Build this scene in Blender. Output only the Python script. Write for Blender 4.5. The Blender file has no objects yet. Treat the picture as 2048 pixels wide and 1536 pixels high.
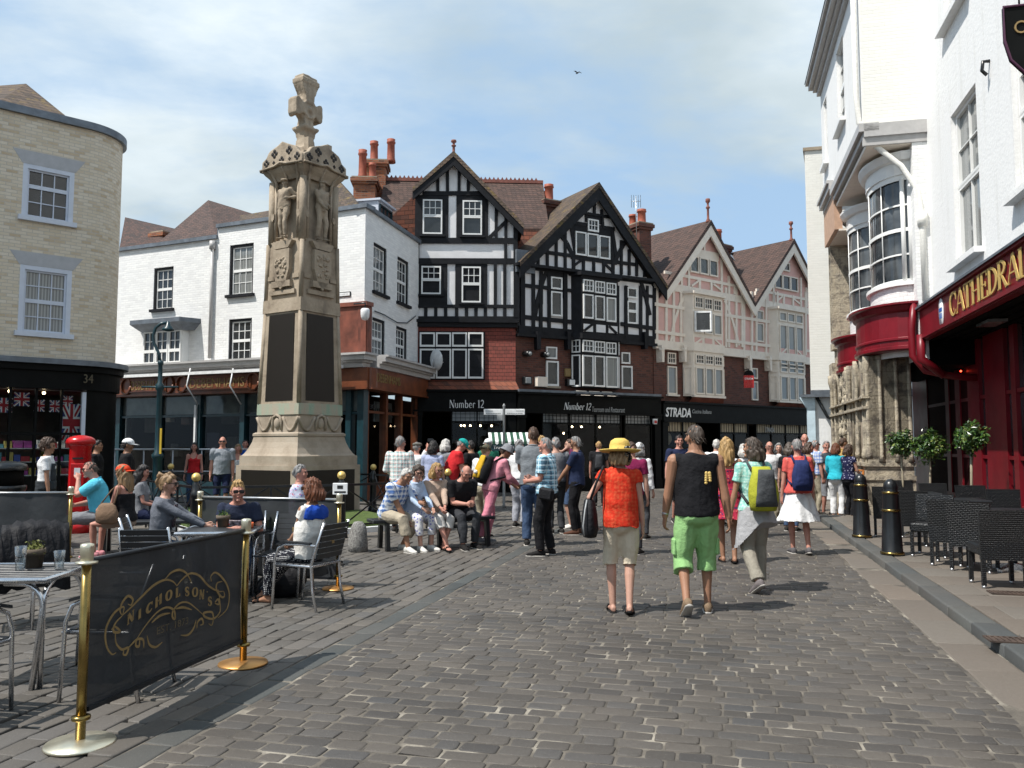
import bpy, math, random
import numpy as np
from mathutils import Vector, Matrix
RN = random.Random(11)
sc = bpy.context.scene
COL = sc.collection
sin, cos, pi, rad = math.sin, math.cos, math.pi, math.radians
# ------------------------------------------------------------------ camera survey
FPX, HOR, CAMZ = 1657.0, 890.0, 1.62
PITCH = math.atan((HOR - 768) / FPX)
def ray(px, py):
    dx, dy = (px - 1024) / FPX, -(py - 768) / FPX
    return Vector((dx, cos(PITCH) - dy * sin(PITCH), sin(PITCH) + dy * cos(PITCH)))
def ground(px, py, z=0.0):
    d = ray(px, py); t = (z - CAMZ) / d.z
    return Vector((d.x * t, d.y * t, z))
def at(px, py, Y):
    d = ray(px, py); t = Y / d.y
    return Vector((d.x * t, Y, CAMZ + d.z * t))
TH = rad(13.9)                       # direction of the street
SU, SW = Vector((sin(TH), cos(TH), 0)), Vector((cos(TH), -sin(TH), 0))
def street(a, d, z=0.0): return SU * a + SW * d + Vector((0, 0, z))
# ------------------------------------------------------------------ mesh builder
class MB:
    def __init__(s): s.v = []; s.f = []; s.m = []; s.s = []
    def add(s, vs, fs, m=0, sm=False):
        o = len(s.v); s.v += [tuple(v) for v in vs]
        s.f += [tuple(i + o for i in f) for f in fs]; s.m += [m] * len(fs); s.s += [sm] * len(fs)
        return s
    def box(s, x0, y0, z0, x1, y1, z1, m=0):
        if x0 > x1: x0, x1 = x1, x0
        if y0 > y1: y0, y1 = y1, y0
        if z0 > z1: z0, z1 = z1, z0
        return s.add([(x0,y0,z0),(x1,y0,z0),(x1,y1,z0),(x0,y1,z0),(x0,y0,z1),(x1,y0,z1),(x1,y1,z1),(x0,y1,z1)],
              [(0,3,2,1),(4,5,6,7),(0,1,5,4),(1,2,6,5),(2,3,7,6),(3,0,4,7)], m)
    def rbox(s, x0, y0, z0, x1, y1, z1, b=.01, m=0):     # box with chamfered edges
        xs, ys, zs = (x0, x1), (y0, y1), (z0, z1); V = []; I = {}
        for i in (0, 1):
            for j in (0, 1):
                for k in (0, 1):
                    sx, sy, sz = 1 - 2 * i, 1 - 2 * j, 1 - 2 * k
                    for a in range(3):
                        d = [b * sx, b * sy, b * sz]; d[a] = 0
                        I[i, j, k, a] = len(V); V.append((xs[i] + d[0], ys[j] + d[1], zs[k] + d[2]))
        F = []
        for a in range(3):
            u, w = (a + 1) % 3, (a + 2) % 3
            for e in (0, 1):
                q = []
                for (p, r) in ((0,0),(1,0),(1,1),(0,1)):
                    c = [0]*3; c[a] = e; c[u] = p; c[w] = r; q.append(I[tuple(c) + (a,)])
                F.append(tuple(q if e else q[::-1]))
            for p in (0, 1):
                for r in (0, 1):
                    c0 = [0]*3; c0[u] = p; c0[w] = r; c1 = list(c0); c1[a] = 1
                    q = [I[tuple(c0)+(u,)], I[tuple(c1)+(u,)], I[tuple(c1)+(w,)], I[tuple(c0)+(w,)]]
                    F.append(tuple(q if p != r else q[::-1]))
        for i in (0, 1):
            for j in (0, 1):
                for k in (0, 1):
                    t = [I[i,j,k,a] for a in range(3)]
                    F.append(tuple(t if (i+j+k) % 2 else t[::-1]))
        return s.add(V, F, m)
    def bar(s, p, q, w, t, up=(0,0,1), m=0):             # beam from p to q, w across, t along 'up'
        p, q = Vector(p), Vector(q); d = (q - p).normalized(); up = Vector(up)
        n = d.cross(up)
        if n.length < 1e-5: n = d.cross(Vector((1,0,0)))
        n.normalize(); u = n.cross(d).normalized(); V = []
        for e in (p, q):
            for (a, b) in ((-1,-1),(1,-1),(1,1),(-1,1)): V.append(e + n*(a*w/2) + u*(b*t/2))
        return s.add(V, [(0,3,2,1),(4,5,6,7),(0,1,5,4),(1,2,6,5),(2,3,7,6),(3,0,4,7)], m)
    def prism(s, poly, y0, y1, m=0):                     # polygon in x,z extruded along y
        n = len(poly); V = [(x, y0, z) for x, z in poly] + [(x, y1, z) for x, z in poly]
        a = sum(poly[i][0]*poly[(i+1)%n][1] - poly[(i+1)%n][0]*poly[i][1] for i in range(n))
        F = [tuple(range(n)), tuple(range(2*n-1, n-1, -1))] + [(i, n+i, n+(i+1)%n, (i+1)%n) for i in range(n)]
        if (a < 0) ^ (y1 < y0): F = [f[::-1] for f in F]
        return s.add(V, F, m)
    def zprism(s, poly, z0, z1, m=0):
        n = len(poly); V = [(x, y, z0) for x, y in poly] + [(x, y, z1) for x, y in poly]
        a = sum(poly[i][0]*poly[(i+1)%n][1] - poly[(i+1)%n][0]*poly[i][1] for i in range(n))
        F = [tuple(range(n-1,-1,-1)), tuple(range(n, 2*n))] + [(i, (i+1)%n, n+(i+1)%n, n+i) for i in range(n)]
        if a < 0: F = [f[::-1] for f in F]
        return s.add(V, F, m)
    def loft(s, rings, m=0, sm=True, cap=(1,1), closed=True):
        n = len(rings[0]); V = [p for r in rings for p in r]; F = []
        for i in range(len(rings)-1):
            for j in range(n if closed else n-1):
                k = (j+1) % n; F.append((i*n+j, i*n+k, (i+1)*n+k, (i+1)*n+j))
        if cap[0]: F.append(tuple(range(n-1,-1,-1)))
        if cap[1]: F.append(tuple((len(rings)-1)*n + j for j in range(n)))
        return s.add(V, F, m, sm)
    def tube(s, pts, r, n=8, m=0, closed=False, sm=True):
        pts = [Vector(p) for p in pts]; L = len(pts); rs = r if isinstance(r, (list, tuple)) else [r]*L
        rings = []; ref = None
        for i in range(L):
            a = pts[(i-1) % L] if (i > 0 or closed) else pts[i]; b = pts[(i+1) % L] if (i < L-1 or closed) else pts[i]
            t = (b - a).normalized()
            if ref is None: ref = Vector((0,0,1)) if abs(t.z) < .9 else Vector((1,0,0))
            u = (ref - t * ref.dot(t)).normalized(); w = t.cross(u); ref = u
            rings.append([pts[i] + (u*cos(2*pi*k/n) + w*sin(2*pi*k/n)) * rs[i] for k in range(n)])
        if closed: rings.append(rings[0])
        return s.loft(rings, m, sm, (0,0) if closed else (1,1))
    def lathe(s, prof, c=(0,0,0), n=24, m=0, sm=True):
        rings = [[(c[0]+r*cos(2*pi*k/n), c[1]+r*sin(2*pi*k/n), c[2]+z) for k in range(n)] for r, z in prof]
        return s.loft(rings, m, sm, (prof[0][0] > 1e-4, prof[-1][0] > 1e-4))
    def ball(s, c, r, n=12, m=0, axes=None):
        r = r if isinstance(r, (list, tuple)) else (r, r, r); h = max(6, n*2//3); rings = []
        for i in range(h+1):
            a = pi * (i/h) ; a = min(max(a, .02), pi-.02); ring = []
            for k in range(n):
                p = Vector((r[0]*sin(a)*cos(2*pi*k/n), r[1]*sin(a)*sin(2*pi*k/n), -r[2]*cos(a)))
                if axes: p = axes @ p
                ring.append(Vector(c) + p)
            rings.append(ring)
        return s.loft(rings, m, True)
    def poly(s, pts, m=0): return s.add(pts, [tuple(range(len(pts)))], m)
    def xf(s, M): s.v = [tuple(M @ Vector(v)) for v in s.v]; return s
    def build(s, name, mats, parent=None, loc=None, rot=None):
        me = bpy.data.meshes.new(name); me.from_pydata(s.v, [], s.f)
        for m in (mats if isinstance(mats, (list, tuple)) else [mats]): me.materials.append(m)
        if s.f:
            me.polygons.foreach_set('material_index', s.m); me.polygons.foreach_set('use_smooth', s.s)
        me.update(); o = bpy.data.objects.new(name, me); COL.objects.link(o)
        if parent: o.parent = parent
        if loc is not None: o.location = loc
        if rot is not None: o.rotation_euler = (0, 0, rot)
        return o
def tag(o, label=None, cat=None, group=None, kind=None):
    if label: o['label'] = label
    if cat: o['category'] = cat
    if group: o['group'] = group
    if kind: o['kind'] = kind
    return o
def thing(name, label, cat, loc=(0,0,0), rot=0, group=None):
    o = bpy.data.objects.new(name, None); COL.objects.link(o); o.empty_display_size = .2
    o.location = loc; o.rotation_euler = (0,0,rot)
    return tag(o, label, cat, group)
def dup(root, loc, rot=None, label=None):
    kids = {}
    for o in COL.objects:
        if o.parent: kids.setdefault(o.parent.name, []).append(o)
    def cp(o, par):
        c = o.copy(); COL.objects.link(c)
        if par: c.parent = par
        for k in kids.get(o.name, []): cp(k, c)
        return c
    r = cp(root, None); r.location = loc
    if rot is not None: r.rotation_euler = (0,0,rot)
    if label: r['label'] = label
    return r
# ------------------------------------------------------------------ materials
def L(h):
    h = h.lstrip('#'); r = []
    for i in (0, 2, 4):
        c = int(h[i:i+2], 16) / 255; r.append(c/12.92 if c <= .04045 else ((c+.055)/1.055)**2.4)
    return tuple(r)
class G:
    def __init__(s, name):
        s.mat = bpy.data.materials.new(name); s.mat.use_nodes = True; s.t = s.mat.node_tree
        s.b = s.t.nodes['Principled BSDF']
        s.obj = s.n('ShaderNodeTexCoord').outputs['Object']
    def n(s, typ, inp=None, **kw):
        nd = s.t.nodes.new(typ)
        for k, v in kw.items(): setattr(nd, k, v)
        for k, v in (inp or {}).items(): s.set(nd.inputs[k], v)
        return nd
    def set(s, sock, v):
        if hasattr(v, 'is_output'): s.t.links.new(v, sock)
        elif hasattr(v, 'outputs'): s.t.links.new(v.outputs[0], sock)
        else:
            if sock.type == 'RGBA' and len(v) == 3: v = tuple(v) + (1,)
            sock.default_value = v
    def math(s, op, a, b=0.0, c=0.0): return s.n('ShaderNodeMath', {0: a, 1: b, 2: c}, operation=op).outputs[0]
    def mix(s, f, a, b, bt='MIX'):
        nd = s.n('ShaderNodeMix', data_type='RGBA', blend_type=bt)
        s.set(nd.inputs[0], f); s.set(nd.inputs[6], a); s.set(nd.inputs[7], b); return nd.outputs[2]
    def noise(s, scale=5, detail=4, vec=None, rough=.55, out=0):
        return s.n('ShaderNodeTexNoise', {'Vector': vec or s.obj, 'Scale': scale, 'Detail': detail, 'Roughness': rough}).outputs[out]
    def ramp(s, f, stops, interp='LINEAR'):
        nd = s.n('ShaderNodeValToRGB', {0: f}); r = nd.color_ramp; r.interpolation = interp
        while len(r.elements) < len(stops): r.elements.new(.5)
        for e, (p, c) in zip(r.elements, stops):
            e.position = p; e.color = tuple(c) + (1,) if len(c) == 3 else c
        return nd.outputs[0]
    def map(s, scale=(1,1,1), loc=(0,0,0), rot=(0,0,0), vec=None):
        return s.n('ShaderNodeMapping', {'Vector': vec or s.obj, 'Scale': scale, 'Location': loc, 'Rotation': rot}).outputs[0]
    def bump(s, h, strength=.3, dist=.02, prev=None):
        i = {'Height': h, 'Strength': strength, 'Distance': dist}
        if prev: i['Normal'] = prev
        return s.n('ShaderNodeBump', i).outputs[0]
    def wall(s):      # (x+y, z, 0)
        sp = s.n('ShaderNodeSeparateXYZ', {0: s.obj}).outputs
        return s.n('ShaderNodeCombineXYZ', {0: s.math('ADD', sp[0], sp[1]), 1: sp[2], 2: 0.0}).outputs[0]
    def end(s, col, rough=.6, normal=None, metal=0.0, spec=.5, **kw):
        s.set(s.b.inputs['Base Color'], col); s.set(s.b.inputs['Roughness'], rough)
        s.set(s.b.inputs['Metallic'], metal); s.set(s.b.inputs['Specular IOR Level'], spec)
        for k, v in kw.items(): s.set(s.b.inputs[k.replace('_', ' ')], v)
        if normal is not None: s.set(s.b.inputs['Normal'], normal)
        return s.mat
_MC = {}
def plain(name, col, rough=.6, metal=0.0, var=.12, vs=6, bs=40, bump=.15, bd=.004, spec=.5, **kw):
    if name in _MC: return _MC[name]
    g = G(name); nz = g.noise(vs, 5)
    lo = tuple(c*(1-var) for c in col); hi = tuple(min(1, c*(1+var)) for c in col)
    c = g.ramp(nz, [(.3, lo), (.7, hi)])
    nm = g.bump(g.noise(bs, 3), bump, bd) if bump else None
    rr = g.math('ADD', g.math('MULTIPLY', g.noise(vs*2.3, 3), .16), rough-.08)
    _MC[name] = g.end(c, rr, nm, metal, spec, **kw); return _MC[name]
def brickmat(name, cols, mortar, bw=.225, bh=.075, ms=.008, rough=.8, bump=.5, dirt=.25, ramp=None, msm=.2):
    g = G(name); v = g.wall()
    wob = g.noise(1.7, 2, out=1)
    v2 = g.n('ShaderNodeVectorMath', {0: v, 1: g.n('ShaderNodeVectorMath', {0: wob, 'Scale': .012}, operation='SCALE').outputs[0]}, operation='ADD').outputs[0]
    br = g.n('ShaderNodeTexBrick', {'Vector': v2, 'Color1': (0,0,0), 'Color2': (1,1,1), 'Mortar': (.5,.5,.5), 'Scale': 1.0,
        'Mortar Size': ms, 'Mortar Smooth': msm, 'Bias': 0.0, 'Brick Width': bw, 'Row Height': bh})
    k = len(cols); c = g.ramp(g.math('ADD', g.math('MULTIPLY', br.outputs[0], .75), g.math('MULTIPLY', g.noise(9, 3), .25)),
        [((i+.5)/k, x) for i, x in enumerate(cols)])
    c = g.mix(br.outputs[1], c, mortar)
    d = g.noise(.9, 6); c = g.mix(g.math('MULTIPLY', g.ramp(d, [(.45, (0,0,0)), (.75, (1,1,1))]), dirt), c, tuple(x*.45 for x in cols[0]))
    h = g.math('SUBTRACT', g.math('MULTIPLY', g.noise(30, 3), .35), br.outputs[1])
    return g.end(c, rough, g.bump(h, bump, .012))
def tilemat(name, cols, tw=.17, th=.11, lichen=None, zs=1.0):
    g = G(name); sp = g.n('ShaderNodeSeparateXYZ', {0: g.obj}).outputs
    v = g.n('ShaderNodeCombineXYZ', {0: g.math('ADD', sp[0], sp[1]), 1: g.math('MULTIPLY', sp[2], zs), 2: 0.0}).outputs[0]
    wob = g.n('ShaderNodeVectorMath', {0: g.noise(2.2, 3, out=1), 'Scale': .05}, operation='SCALE').outputs[0]
    v = g.n('ShaderNodeVectorMath', {0: v, 1: wob}, operation='ADD').outputs[0]
    br = g.n('ShaderNodeTexBrick', {'Vector': v, 'Color1': (0,0,0), 'Color2': (1,1,1), 'Mortar': (.5,.5,.5), 'Scale': 1.0,
        'Mortar Size': .006, 'Mortar Smooth': .1, 'Bias': 0.0, 'Brick Width': tw, 'Row Height': th})
    k = len(cols)
    c = g.ramp(g.math('ADD', g.math('MULTIPLY', br.outputs[0], .6), g.math('MULTIPLY', g.noise(3, 6), .4)), [((i+.5)/k, x) for i, x in enumerate(cols)])
    saw = g.math('FRACT', g.math('DIVIDE', g.n('ShaderNodeSeparateXYZ', {0: v}).outputs[1], th))
    c = g.mix(g.math('MULTIPLY', br.outputs[1], .8), c, (.015,.012,.01))
    if lichen: c = g.mix(g.ramp(g.noise(5, 6), [(.55, (0,0,0)), (.68, (.8,.8,.8))]), c, lichen)
    h = g.math('SUBTRACT', g.math('SUBTRACT', 1.0, saw), g.math('MULTIPLY', br.outputs[1], .5))
    return g.end(c, .85, g.bump(h, 1.0, .035))
M = {}
def setup_mats():
    M['white'] = plain('white_paint', (.78,.78,.76), .45, var=.05, vs=3, bump=.08)
    M['white_brick'] = brickmat('white_painted_brick', [(.72,.72,.71),(.78,.78,.77),(.82,.82,.8)], (.7,.7,.69), ms=.006, rough=.6, bump=.55, dirt=.06, msm=.6)
    M['cream_brick'] = brickmat('cream_painted_brick', [(.76,.75,.7),(.78,.77,.72),(.8,.79,.74)], (.75,.74,.69), ms=.006, rough=.65, bump=.45, dirt=.05, msm=.6)
    M['buff_brick'] = brickmat('buff_brick', [(.5,.385,.25),(.6,.51,.38),(.68,.6,.48),(.62,.53,.39),(.7,.63,.52)], (.5,.45,.38), dirt=.08)
    M['red_brick'] = brickmat('red_brick', [(.06,.02,.014),(.105,.033,.022),(.14,.044,.027),(.085,.027,.02)], (.09,.06,.047), dirt=.4)
    M['chimney_brick'] = brickmat('orange_brick', [(.12,.04,.02),(.3,.09,.035),(.38,.13,.05),(.2,.06,.03)], (.2,.15,.11), dirt=.35)
    g = G('white_stucco'); st = g.noise(1.0, 6, vec=g.map((3.2,3.2,.22)), rough=.65); c = g.mix(g.ramp(st, [(.52, (0,0,0)), (.8, (.5,.5,.5))]), (.79,.79,.78), (.5,.49,.44))
    c = g.mix(g.ramp(g.noise(.7, 7, rough=.7), [(.55, (0,0,0)), (.75, (.35,.35,.35))]), c, (.62,.6,.55))
    M['stucco'] = g.end(c, .8, g.bump(g.math('ADD', g.noise(14, 4), g.math('MULTIPLY', g.noise(2.5, 3), .8)), .45, .015))
    M['render'] = plain('white_render', (.74,.73,.73), .75, var=.07, vs=2.5, bs=25, bump=.3, bd=.01)
    M['pink'] = plain('pink_render', (.64,.385,.34), .75, var=.07, vs=2.5, bs=25, bump=.25, bd=.01)
    M['black_timber'] = plain('black_timber', (.0075,.008,.0105), .65, spec=.25, var=.5, vs=4, bs=18, bump=.5, bd=.006)
    M['cream_timber'] = plain('cream_timber', (.72,.64,.55), .55, var=.07, vs=4, bs=18, bump=.35, bd=.006)
    M['roof'] = tilemat('brown_roof_tiles', [(.035,.02,.015),(.06,.033,.024),(.085,.045,.033),(.05,.03,.025)])
    M['roof_dark'] = tilemat('dark_roof_tiles', [(.028,.016,.012),(.055,.027,.019),(.08,.037,.026)])
    M['roof_moss'] = tilemat('mossy_roof_tiles', [(.04,.027,.018),(.07,.046,.03),(.1,.065,.042)], lichen=(.16,.105,.025))
    M['tile_hung'] = tilemat('red_hung_tiles', [(.12,.028,.019),(.19,.04,.027),(.155,.034,.023)], .16, .13)
    M['tile_hung_old'] = tilemat('old_hung_tiles', [(.07,.03,.02),(.2,.06,.03),(.12,.045,.03)], .2, .16)
    M['lead'] = plain('grey_lead', (.14,.16,.185), .5, metal=.3, var=.25, vs=5, bump=.1)
    M['slate'] = plain('grey_slate_roof', (.2,.23,.26), .45, var=.35, vs=3, bump=.2)
    M['shop_black'] = plain('black_shop_paint', (.0035,.004,.004), .5, var=.4, vs=3, bump=.05, spec=.1)
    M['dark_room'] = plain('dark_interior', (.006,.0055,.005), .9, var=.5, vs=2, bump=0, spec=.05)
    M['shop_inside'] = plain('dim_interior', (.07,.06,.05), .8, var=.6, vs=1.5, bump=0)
    M['wood_brown'] = plain('varnished_wood', (.15,.045,.018), .35, var=.4, vs=3, bump=.1)
    M['copper'] = plain('copper_panel', (.17,.05,.03), .5, var=.5, vs=2.5, bump=.1)
    M['grey_trim'] = plain('grey_painted_trim', (.42,.41,.4), .45, var=.1)
    M['grey_stone'] = plain('grey_lintel_stone', (.4,.4,.41), .7, var=.08, bump=.1)
    M['blue_white'] = plain('bluish_white_paint', (.56,.6,.68), .45, var=.05)
    M['red_gloss'] = plain('red_gloss_paint', (.15,.006,.012), .36, var=.3, vs=1.4, bump=.12, spec=.35)
    M['post_red'] = plain('pillar_box_red', (.42,.006,.008), .28, var=.12, vs=3, bump=.03)
    M['gold'] = plain('gold_leaf', (.72,.5,.16), .4, metal=.35, var=.1, bump=0)
    M['gold_dull'] = plain('gold_print', (.24,.16,.06), .6, var=.2, vs=20, bump=0)
    M['gold_faint'] = plain('faint_gold_print', (.09,.07,.04), .6, bump=0)
    M['brass'] = plain('polished_brass', (.27,.19,.065), .27, metal=1.0, var=.2, vs=9, bump=.04)
    M['brass_pale'] = plain('worn_brass', (.7,.65,.5), .36, metal=.9, var=.12, vs=9, bump=.04)
    M['copper_base'] = plain('orange_brass', (.5,.26,.085), .38, metal=.8, var=.12, bump=.04)
    M['alu'] = plain('brushed_aluminium', (.62,.63,.65), .27, metal=1.0, var=.1, vs=20, bump=.04)
    M['steel'] = plain('galvanised_steel', (.45,.46,.47), .4, metal=.9, var=.15, bump=.05)
    M['iron'] = plain('black_iron', (.008,.009,.01), .3, var=.4, bump=.08)
    M['green_iron'] = plain('dark_green_iron', (.008,.035,.045), .35, var=.3, bump=.1)
    M['black_slat'] = plain('black_slats', (.012,.014,.017), .4, var=.3, bump=.1)
    M['letter_white'] = plain('white_lettering', (.75,.76,.76), .5, bump=0)
    M['letter_grey'] = plain('grey_lettering', (.3,.31,.31), .5, bump=0)
    M['letter_black'] = plain('black_lettering', (.01,.01,.01), .5, bump=0)
    M['terracotta'] = plain('terracotta', (.3,.075,.04), .7, var=.25)
    M['terracotta_pale'] = plain('weathered_terracotta', (.2,.07,.05), .75, var=.3)
    g = G('dark_window_glass')
    M['glass'] = g.end(g.ramp(g.noise(.9, 4), [(.35, (.006,.008,.01)), (.7, (.04,.045,.05))]), .04, g.bump(g.noise(2.2, 2), .05, .02), spec=.7)
    g = G('mid_window_glass'); M['glass_mid'] = g.end(g.ramp(g.noise(1.4, 4), [(.35, (.025,.03,.035)), (.7, (.13,.14,.145))]), .05, g.bump(g.noise(2.2, 2), .05, .02), spec=.7)
    g = G('curtained_window_glass')
    w = g.n('ShaderNodeTexWave', {'Vector': g.map((1,1,.05)), 'Scale': 5.0, 'Distortion': 3.0, 'Detail': 2.0})
    M['glass_net'] = g.end(g.mix(w.outputs[1], (.1,.11,.11), (.3,.31,.3)), .06, spec=.7)
    g = G('pale_window_glass')
    M['glass_pale'] = g.end(g.ramp(g.noise(1.3, 3), [(.35, (.1,.11,.115)), (.7, (.26,.27,.27))]), .05, spec=.7)
    g = G('leaded_glass')
    vo = g.n('ShaderNodeTexBrick', {'Vector': g.map((7,7,7), rot=(0, rad(45), 0), vec=g.obj), 'Color1': (.05,.06,.06), 'Color2': (.11,.12,.12), 'Mortar': (.02,.02,.02),
          'Scale': 1.0, 'Mortar Size': .05, 'Brick Width': 1.0, 'Row Height': 1.0})
    M['glass_lead'] = g.end(vo.outputs[0], .15, spec=.6)
    g = G('clear_shop_glass')
    tr = g.n('ShaderNodeBsdfTransparent', {'Color': (.8,.84,.83)}); gl = g.n('ShaderNodeBsdfGlossy', {'Color': (1,1,1), 'Roughness': .02})
    fr = g.n('ShaderNodeFresnel', {'IOR': 1.5}); mx = g.n('ShaderNodeMixShader', {0: g.math('MULTIPLY', fr.outputs[0], .45), 1: tr, 2: gl})
    g.t.links.new(mx.outputs[0], g.t.nodes['Material Output'].inputs[0]); M['shop_glass'] = g.mat
    # monument stone
    g = G('weathered_limestone'); n1 = g.noise(1.6, 8, rough=.65); n2 = g.noise(14, 5)
    c = g.ramp(n1, [(.28, (.16,.12,.085)), (.45, (.34,.275,.2)), (.62, (.43,.355,.265)), (.8, (.29,.235,.18))])
    c = g.mix(g.math('MULTIPLY', n2, .35), c, (.12,.1,.08))
    st = g.noise(1.0, 5, vec=g.map((2.6,2.6,.35)))
    c = g.mix(g.ramp(st, [(.54, (0,0,0)), (.72, (.6,.6,.6))]), c, (.1,.08,.06))
    M['stone'] = g.end(c, .9, g.bump(g.math('ADD', n2, g.math('MULTIPLY', n1, 1.5)), .5, .02))
    g = G('pale_limestone'); n1 = g.noise(2.2, 8, rough=.65); n2 = g.noise(22, 5)
    c = g.ramp(n1, [(.3, (.23,.185,.135)), (.5, (.34,.28,.215)), (.75, (.41,.355,.285))])
    M['stone_pale'] = g.end(g.mix(g.math('MULTIPLY', n2, .25), c, (.2,.17,.13)), .9, g.bump(n2, .45, .012))
    g = G('copper_stained_stone'); n1 = g.noise(1.8, 6, vec=g.map((2.2,2.2,.5)), rough=.6)
    c = g.ramp(n1, [(.4, (.36,.31,.24)), (.53, (.28,.34,.26)), (.7, (.19,.31,.23))])
    M['stone_green'] = g.end(c, .9, g.bump(g.noise(22, 5), .4, .012))
    g = G('dark_bronze_plaque'); v = g.wall()
    br = g.n('ShaderNodeTexBrick', {'Vector': v, 'Color1': (0,0,0), 'Color2': (1,1,1), 'Mortar': (0,0,0), 'Scale': 1.0, 'Mortar Size': .006, 'Brick Width': .11, 'Row Height': .022})
    M['plaque'] = g.end(g.mix(g.math('MULTIPLY', br.outputs[1], .5), (.014,.012,.011), (.06,.05,.04)), .45, g.bump(br.outputs[1], .3, .004), metal=.6)
    g = G('old_church_stone'); n1 = g.noise(2.3, 7, rough=.7); n2 = g.noise(16, 5)
    c = g.ramp(n1, [(.3, (.07,.06,.05)), (.42, (.22,.19,.15)), (.52, (.44,.38,.28)), (.62, (.32,.28,.22)), (.72, (.13,.112,.095)), (.85, (.08,.07,.06))])
    br = g.n('ShaderNodeTexBrick', {'Vector': g.wall(), 'Scale': 1.0, 'Mortar Size': .006, 'Brick Width': .5, 'Row Height': .27})
    c = g.mix(g.math('MULTIPLY', br.outputs[1], .5), c, (.1,.085,.07))
    M['stone_old'] = g.end(c, .9, g.bump(g.math('SUBTRACT', g.math('ADD', n2, g.math('MULTIPLY', n1, 2.0)), br.outputs[1]), .7, .03))
    g = G('rough_granite'); n2 = g.noise(40, 4)
    M['granite'] = g.end(g.ramp(n2, [(.3, (.08,.075,.07)), (.7, (.3,.29,.27))]), .85, g.bump(n2, .7, .02))
    g = G('green_grass'); M['grass'] = g.end(g.ramp(g.noise(9, 6), [(.3, (.05,.09,.015)), (.7, (.12,.17,.035))]), .9, g.bump(g.noise(60, 4), 1.0, .05))
setup_mats()
# ------------------------------------------------------------------ camera, light, sky
cam = bpy.data.cameras.new('camera'); cam.sensor_width = 36; cam.lens = FPX / 2048 * 36; cam.clip_end = 3000; cam.clip_start = .05
co = bpy.data.objects.new('camera', cam); COL.objects.link(co); co.location = (0, 0, CAMZ); co.rotation_euler = (pi/2 + PITCH, 0, 0)
sc.camera = co
EL = rad(58); SUN = Vector((-.88*cos(EL), -.475*cos(EL), sin(EL))).normalized()
sl = bpy.data.lights.new('sun', 'SUN'); sl.energy = 5.0; sl.angle = rad(.5); sl.color = (1, .955, .89)
so = bpy.data.objects.new('sun', sl); COL.objects.link(so); so.rotation_euler = SUN.to_track_quat('Z', 'Y').to_euler()
w = bpy.data.worlds.new('World'); sc.world = w; w.use_nodes = True; wt = w.node_tree
def wn(typ, inp=None, **kw):
    n = wt.nodes.new(typ)
    for k, v in kw.items(): setattr(n, k, v)
    for k, v in (inp or {}).items():
        if hasattr(v, 'is_output'): wt.links.new(v, n.inputs[k])
        else: n.inputs[k].default_value = v
    return n
sky = wn('ShaderNodeTexSky', sky_type='NISHITA', sun_disc=False, sun_elevation=EL, sun_rotation=math.atan2(SUN.x, SUN.y), air_density=1.0, dust_density=1.2, ozone_density=1.0)
tc = wn('ShaderNodeTexCoord').outputs['Generated']
sp = wn('ShaderNodeSeparateXYZ', {0: tc}).outputs
den = wn('ShaderNodeMath', {0: sp[2], 1: .16}, operation='ADD').outputs[0]
den = wn('ShaderNodeMath', {0: den, 1: .06}, operation='MAXIMUM').outputs[0]
uv = wn('ShaderNodeCombineXYZ', {0: wn('ShaderNodeMath', {0: sp[0], 1: den}, operation='DIVIDE').outputs[0],
        1: wn('ShaderNodeMath', {0: sp[1], 1: den}, operation='DIVIDE').outputs[0], 2: 0.0}).outputs[0]
def wnoise(loc, scale, detail, rough, sc3=(1,1,1), dist=0.0):
    mp = wn('ShaderNodeMapping', {'Vector': uv, 'Location': loc, 'Scale': sc3}).outputs[0]
    return wn('ShaderNodeTexNoise', {'Vector': mp, 'Scale': scale, 'Detail': detail, 'Roughness': rough, 'Distortion': dist}).outputs[0]
def wramp(f, stops):
    n = wn('ShaderNodeValToRGB', {0: f}); r = n.color_ramp
    while len(r.elements) < len(stops): r.elements.new(.5)
    for e, (p, c) in zip(r.elements, stops): e.position = p; e.color = (c[0], c[1], c[2], 1)
    return n.outputs[0]
def wmix(f, a, b):
    n = wn('ShaderNodeMix', data_type='RGBA')
    for i, v in ((0, f), (6, a), (7, b)):
        if hasattr(v, 'is_output'): wt.links.new(v, n.inputs[i])
        else: n.inputs[i].default_value = v if i == 0 else tuple(v) + (1,)
    return n.outputs[2]
SKYK = .10
big = wnoise((3.1, 1.3, 0), .62, 9, .52, (1, 1.25, 1), .35)
fine = wnoise((7.7, 2.2, 4), 1.9, 8, .6, (1, 1.5, 1), .2)
mx = wn('ShaderNodeMath', {0: big, 1: wn('ShaderNodeMath', {0: fine, 1: .38}, operation='MULTIPLY').outputs[0]}, operation='ADD').outputs[0]
cover = wramp(mx, [(.60, (.04, .04, .04)), (.78, (1, 1, 1))])
dark = wramp(wnoise((1.2, 4.6, 2), .8, 7, .5), [(.36, (1, 1, 1)), (.52, (0, 0, 0))])
cloud = wmix(dark, (7.3, 8.1, 8.5), (4.5, 5.4, 5.9))
blue = wmix(.8, sky.outputs[0], (3.7, 5.5, 7.7))
skyc = wmix(cover, blue, cloud)
bg = wn('ShaderNodeBackground', {'Color': skyc, 'Strength': SKYK})
wo = [n for n in wt.nodes if n.type == 'OUTPUT_WORLD'][0]
for n in list(wt.nodes):
    if n.type == 'BACKGROUND' and n != bg: wt.nodes.remove(n)
wt.links.new(bg.outputs[0], wo.inputs[0])
vs = sc.view_settings; vs.view_transform = 'Standard'; vs.look = 'None'; vs.exposure = .3; vs.gamma = 1; vs.use_curve_mapping = False
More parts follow.
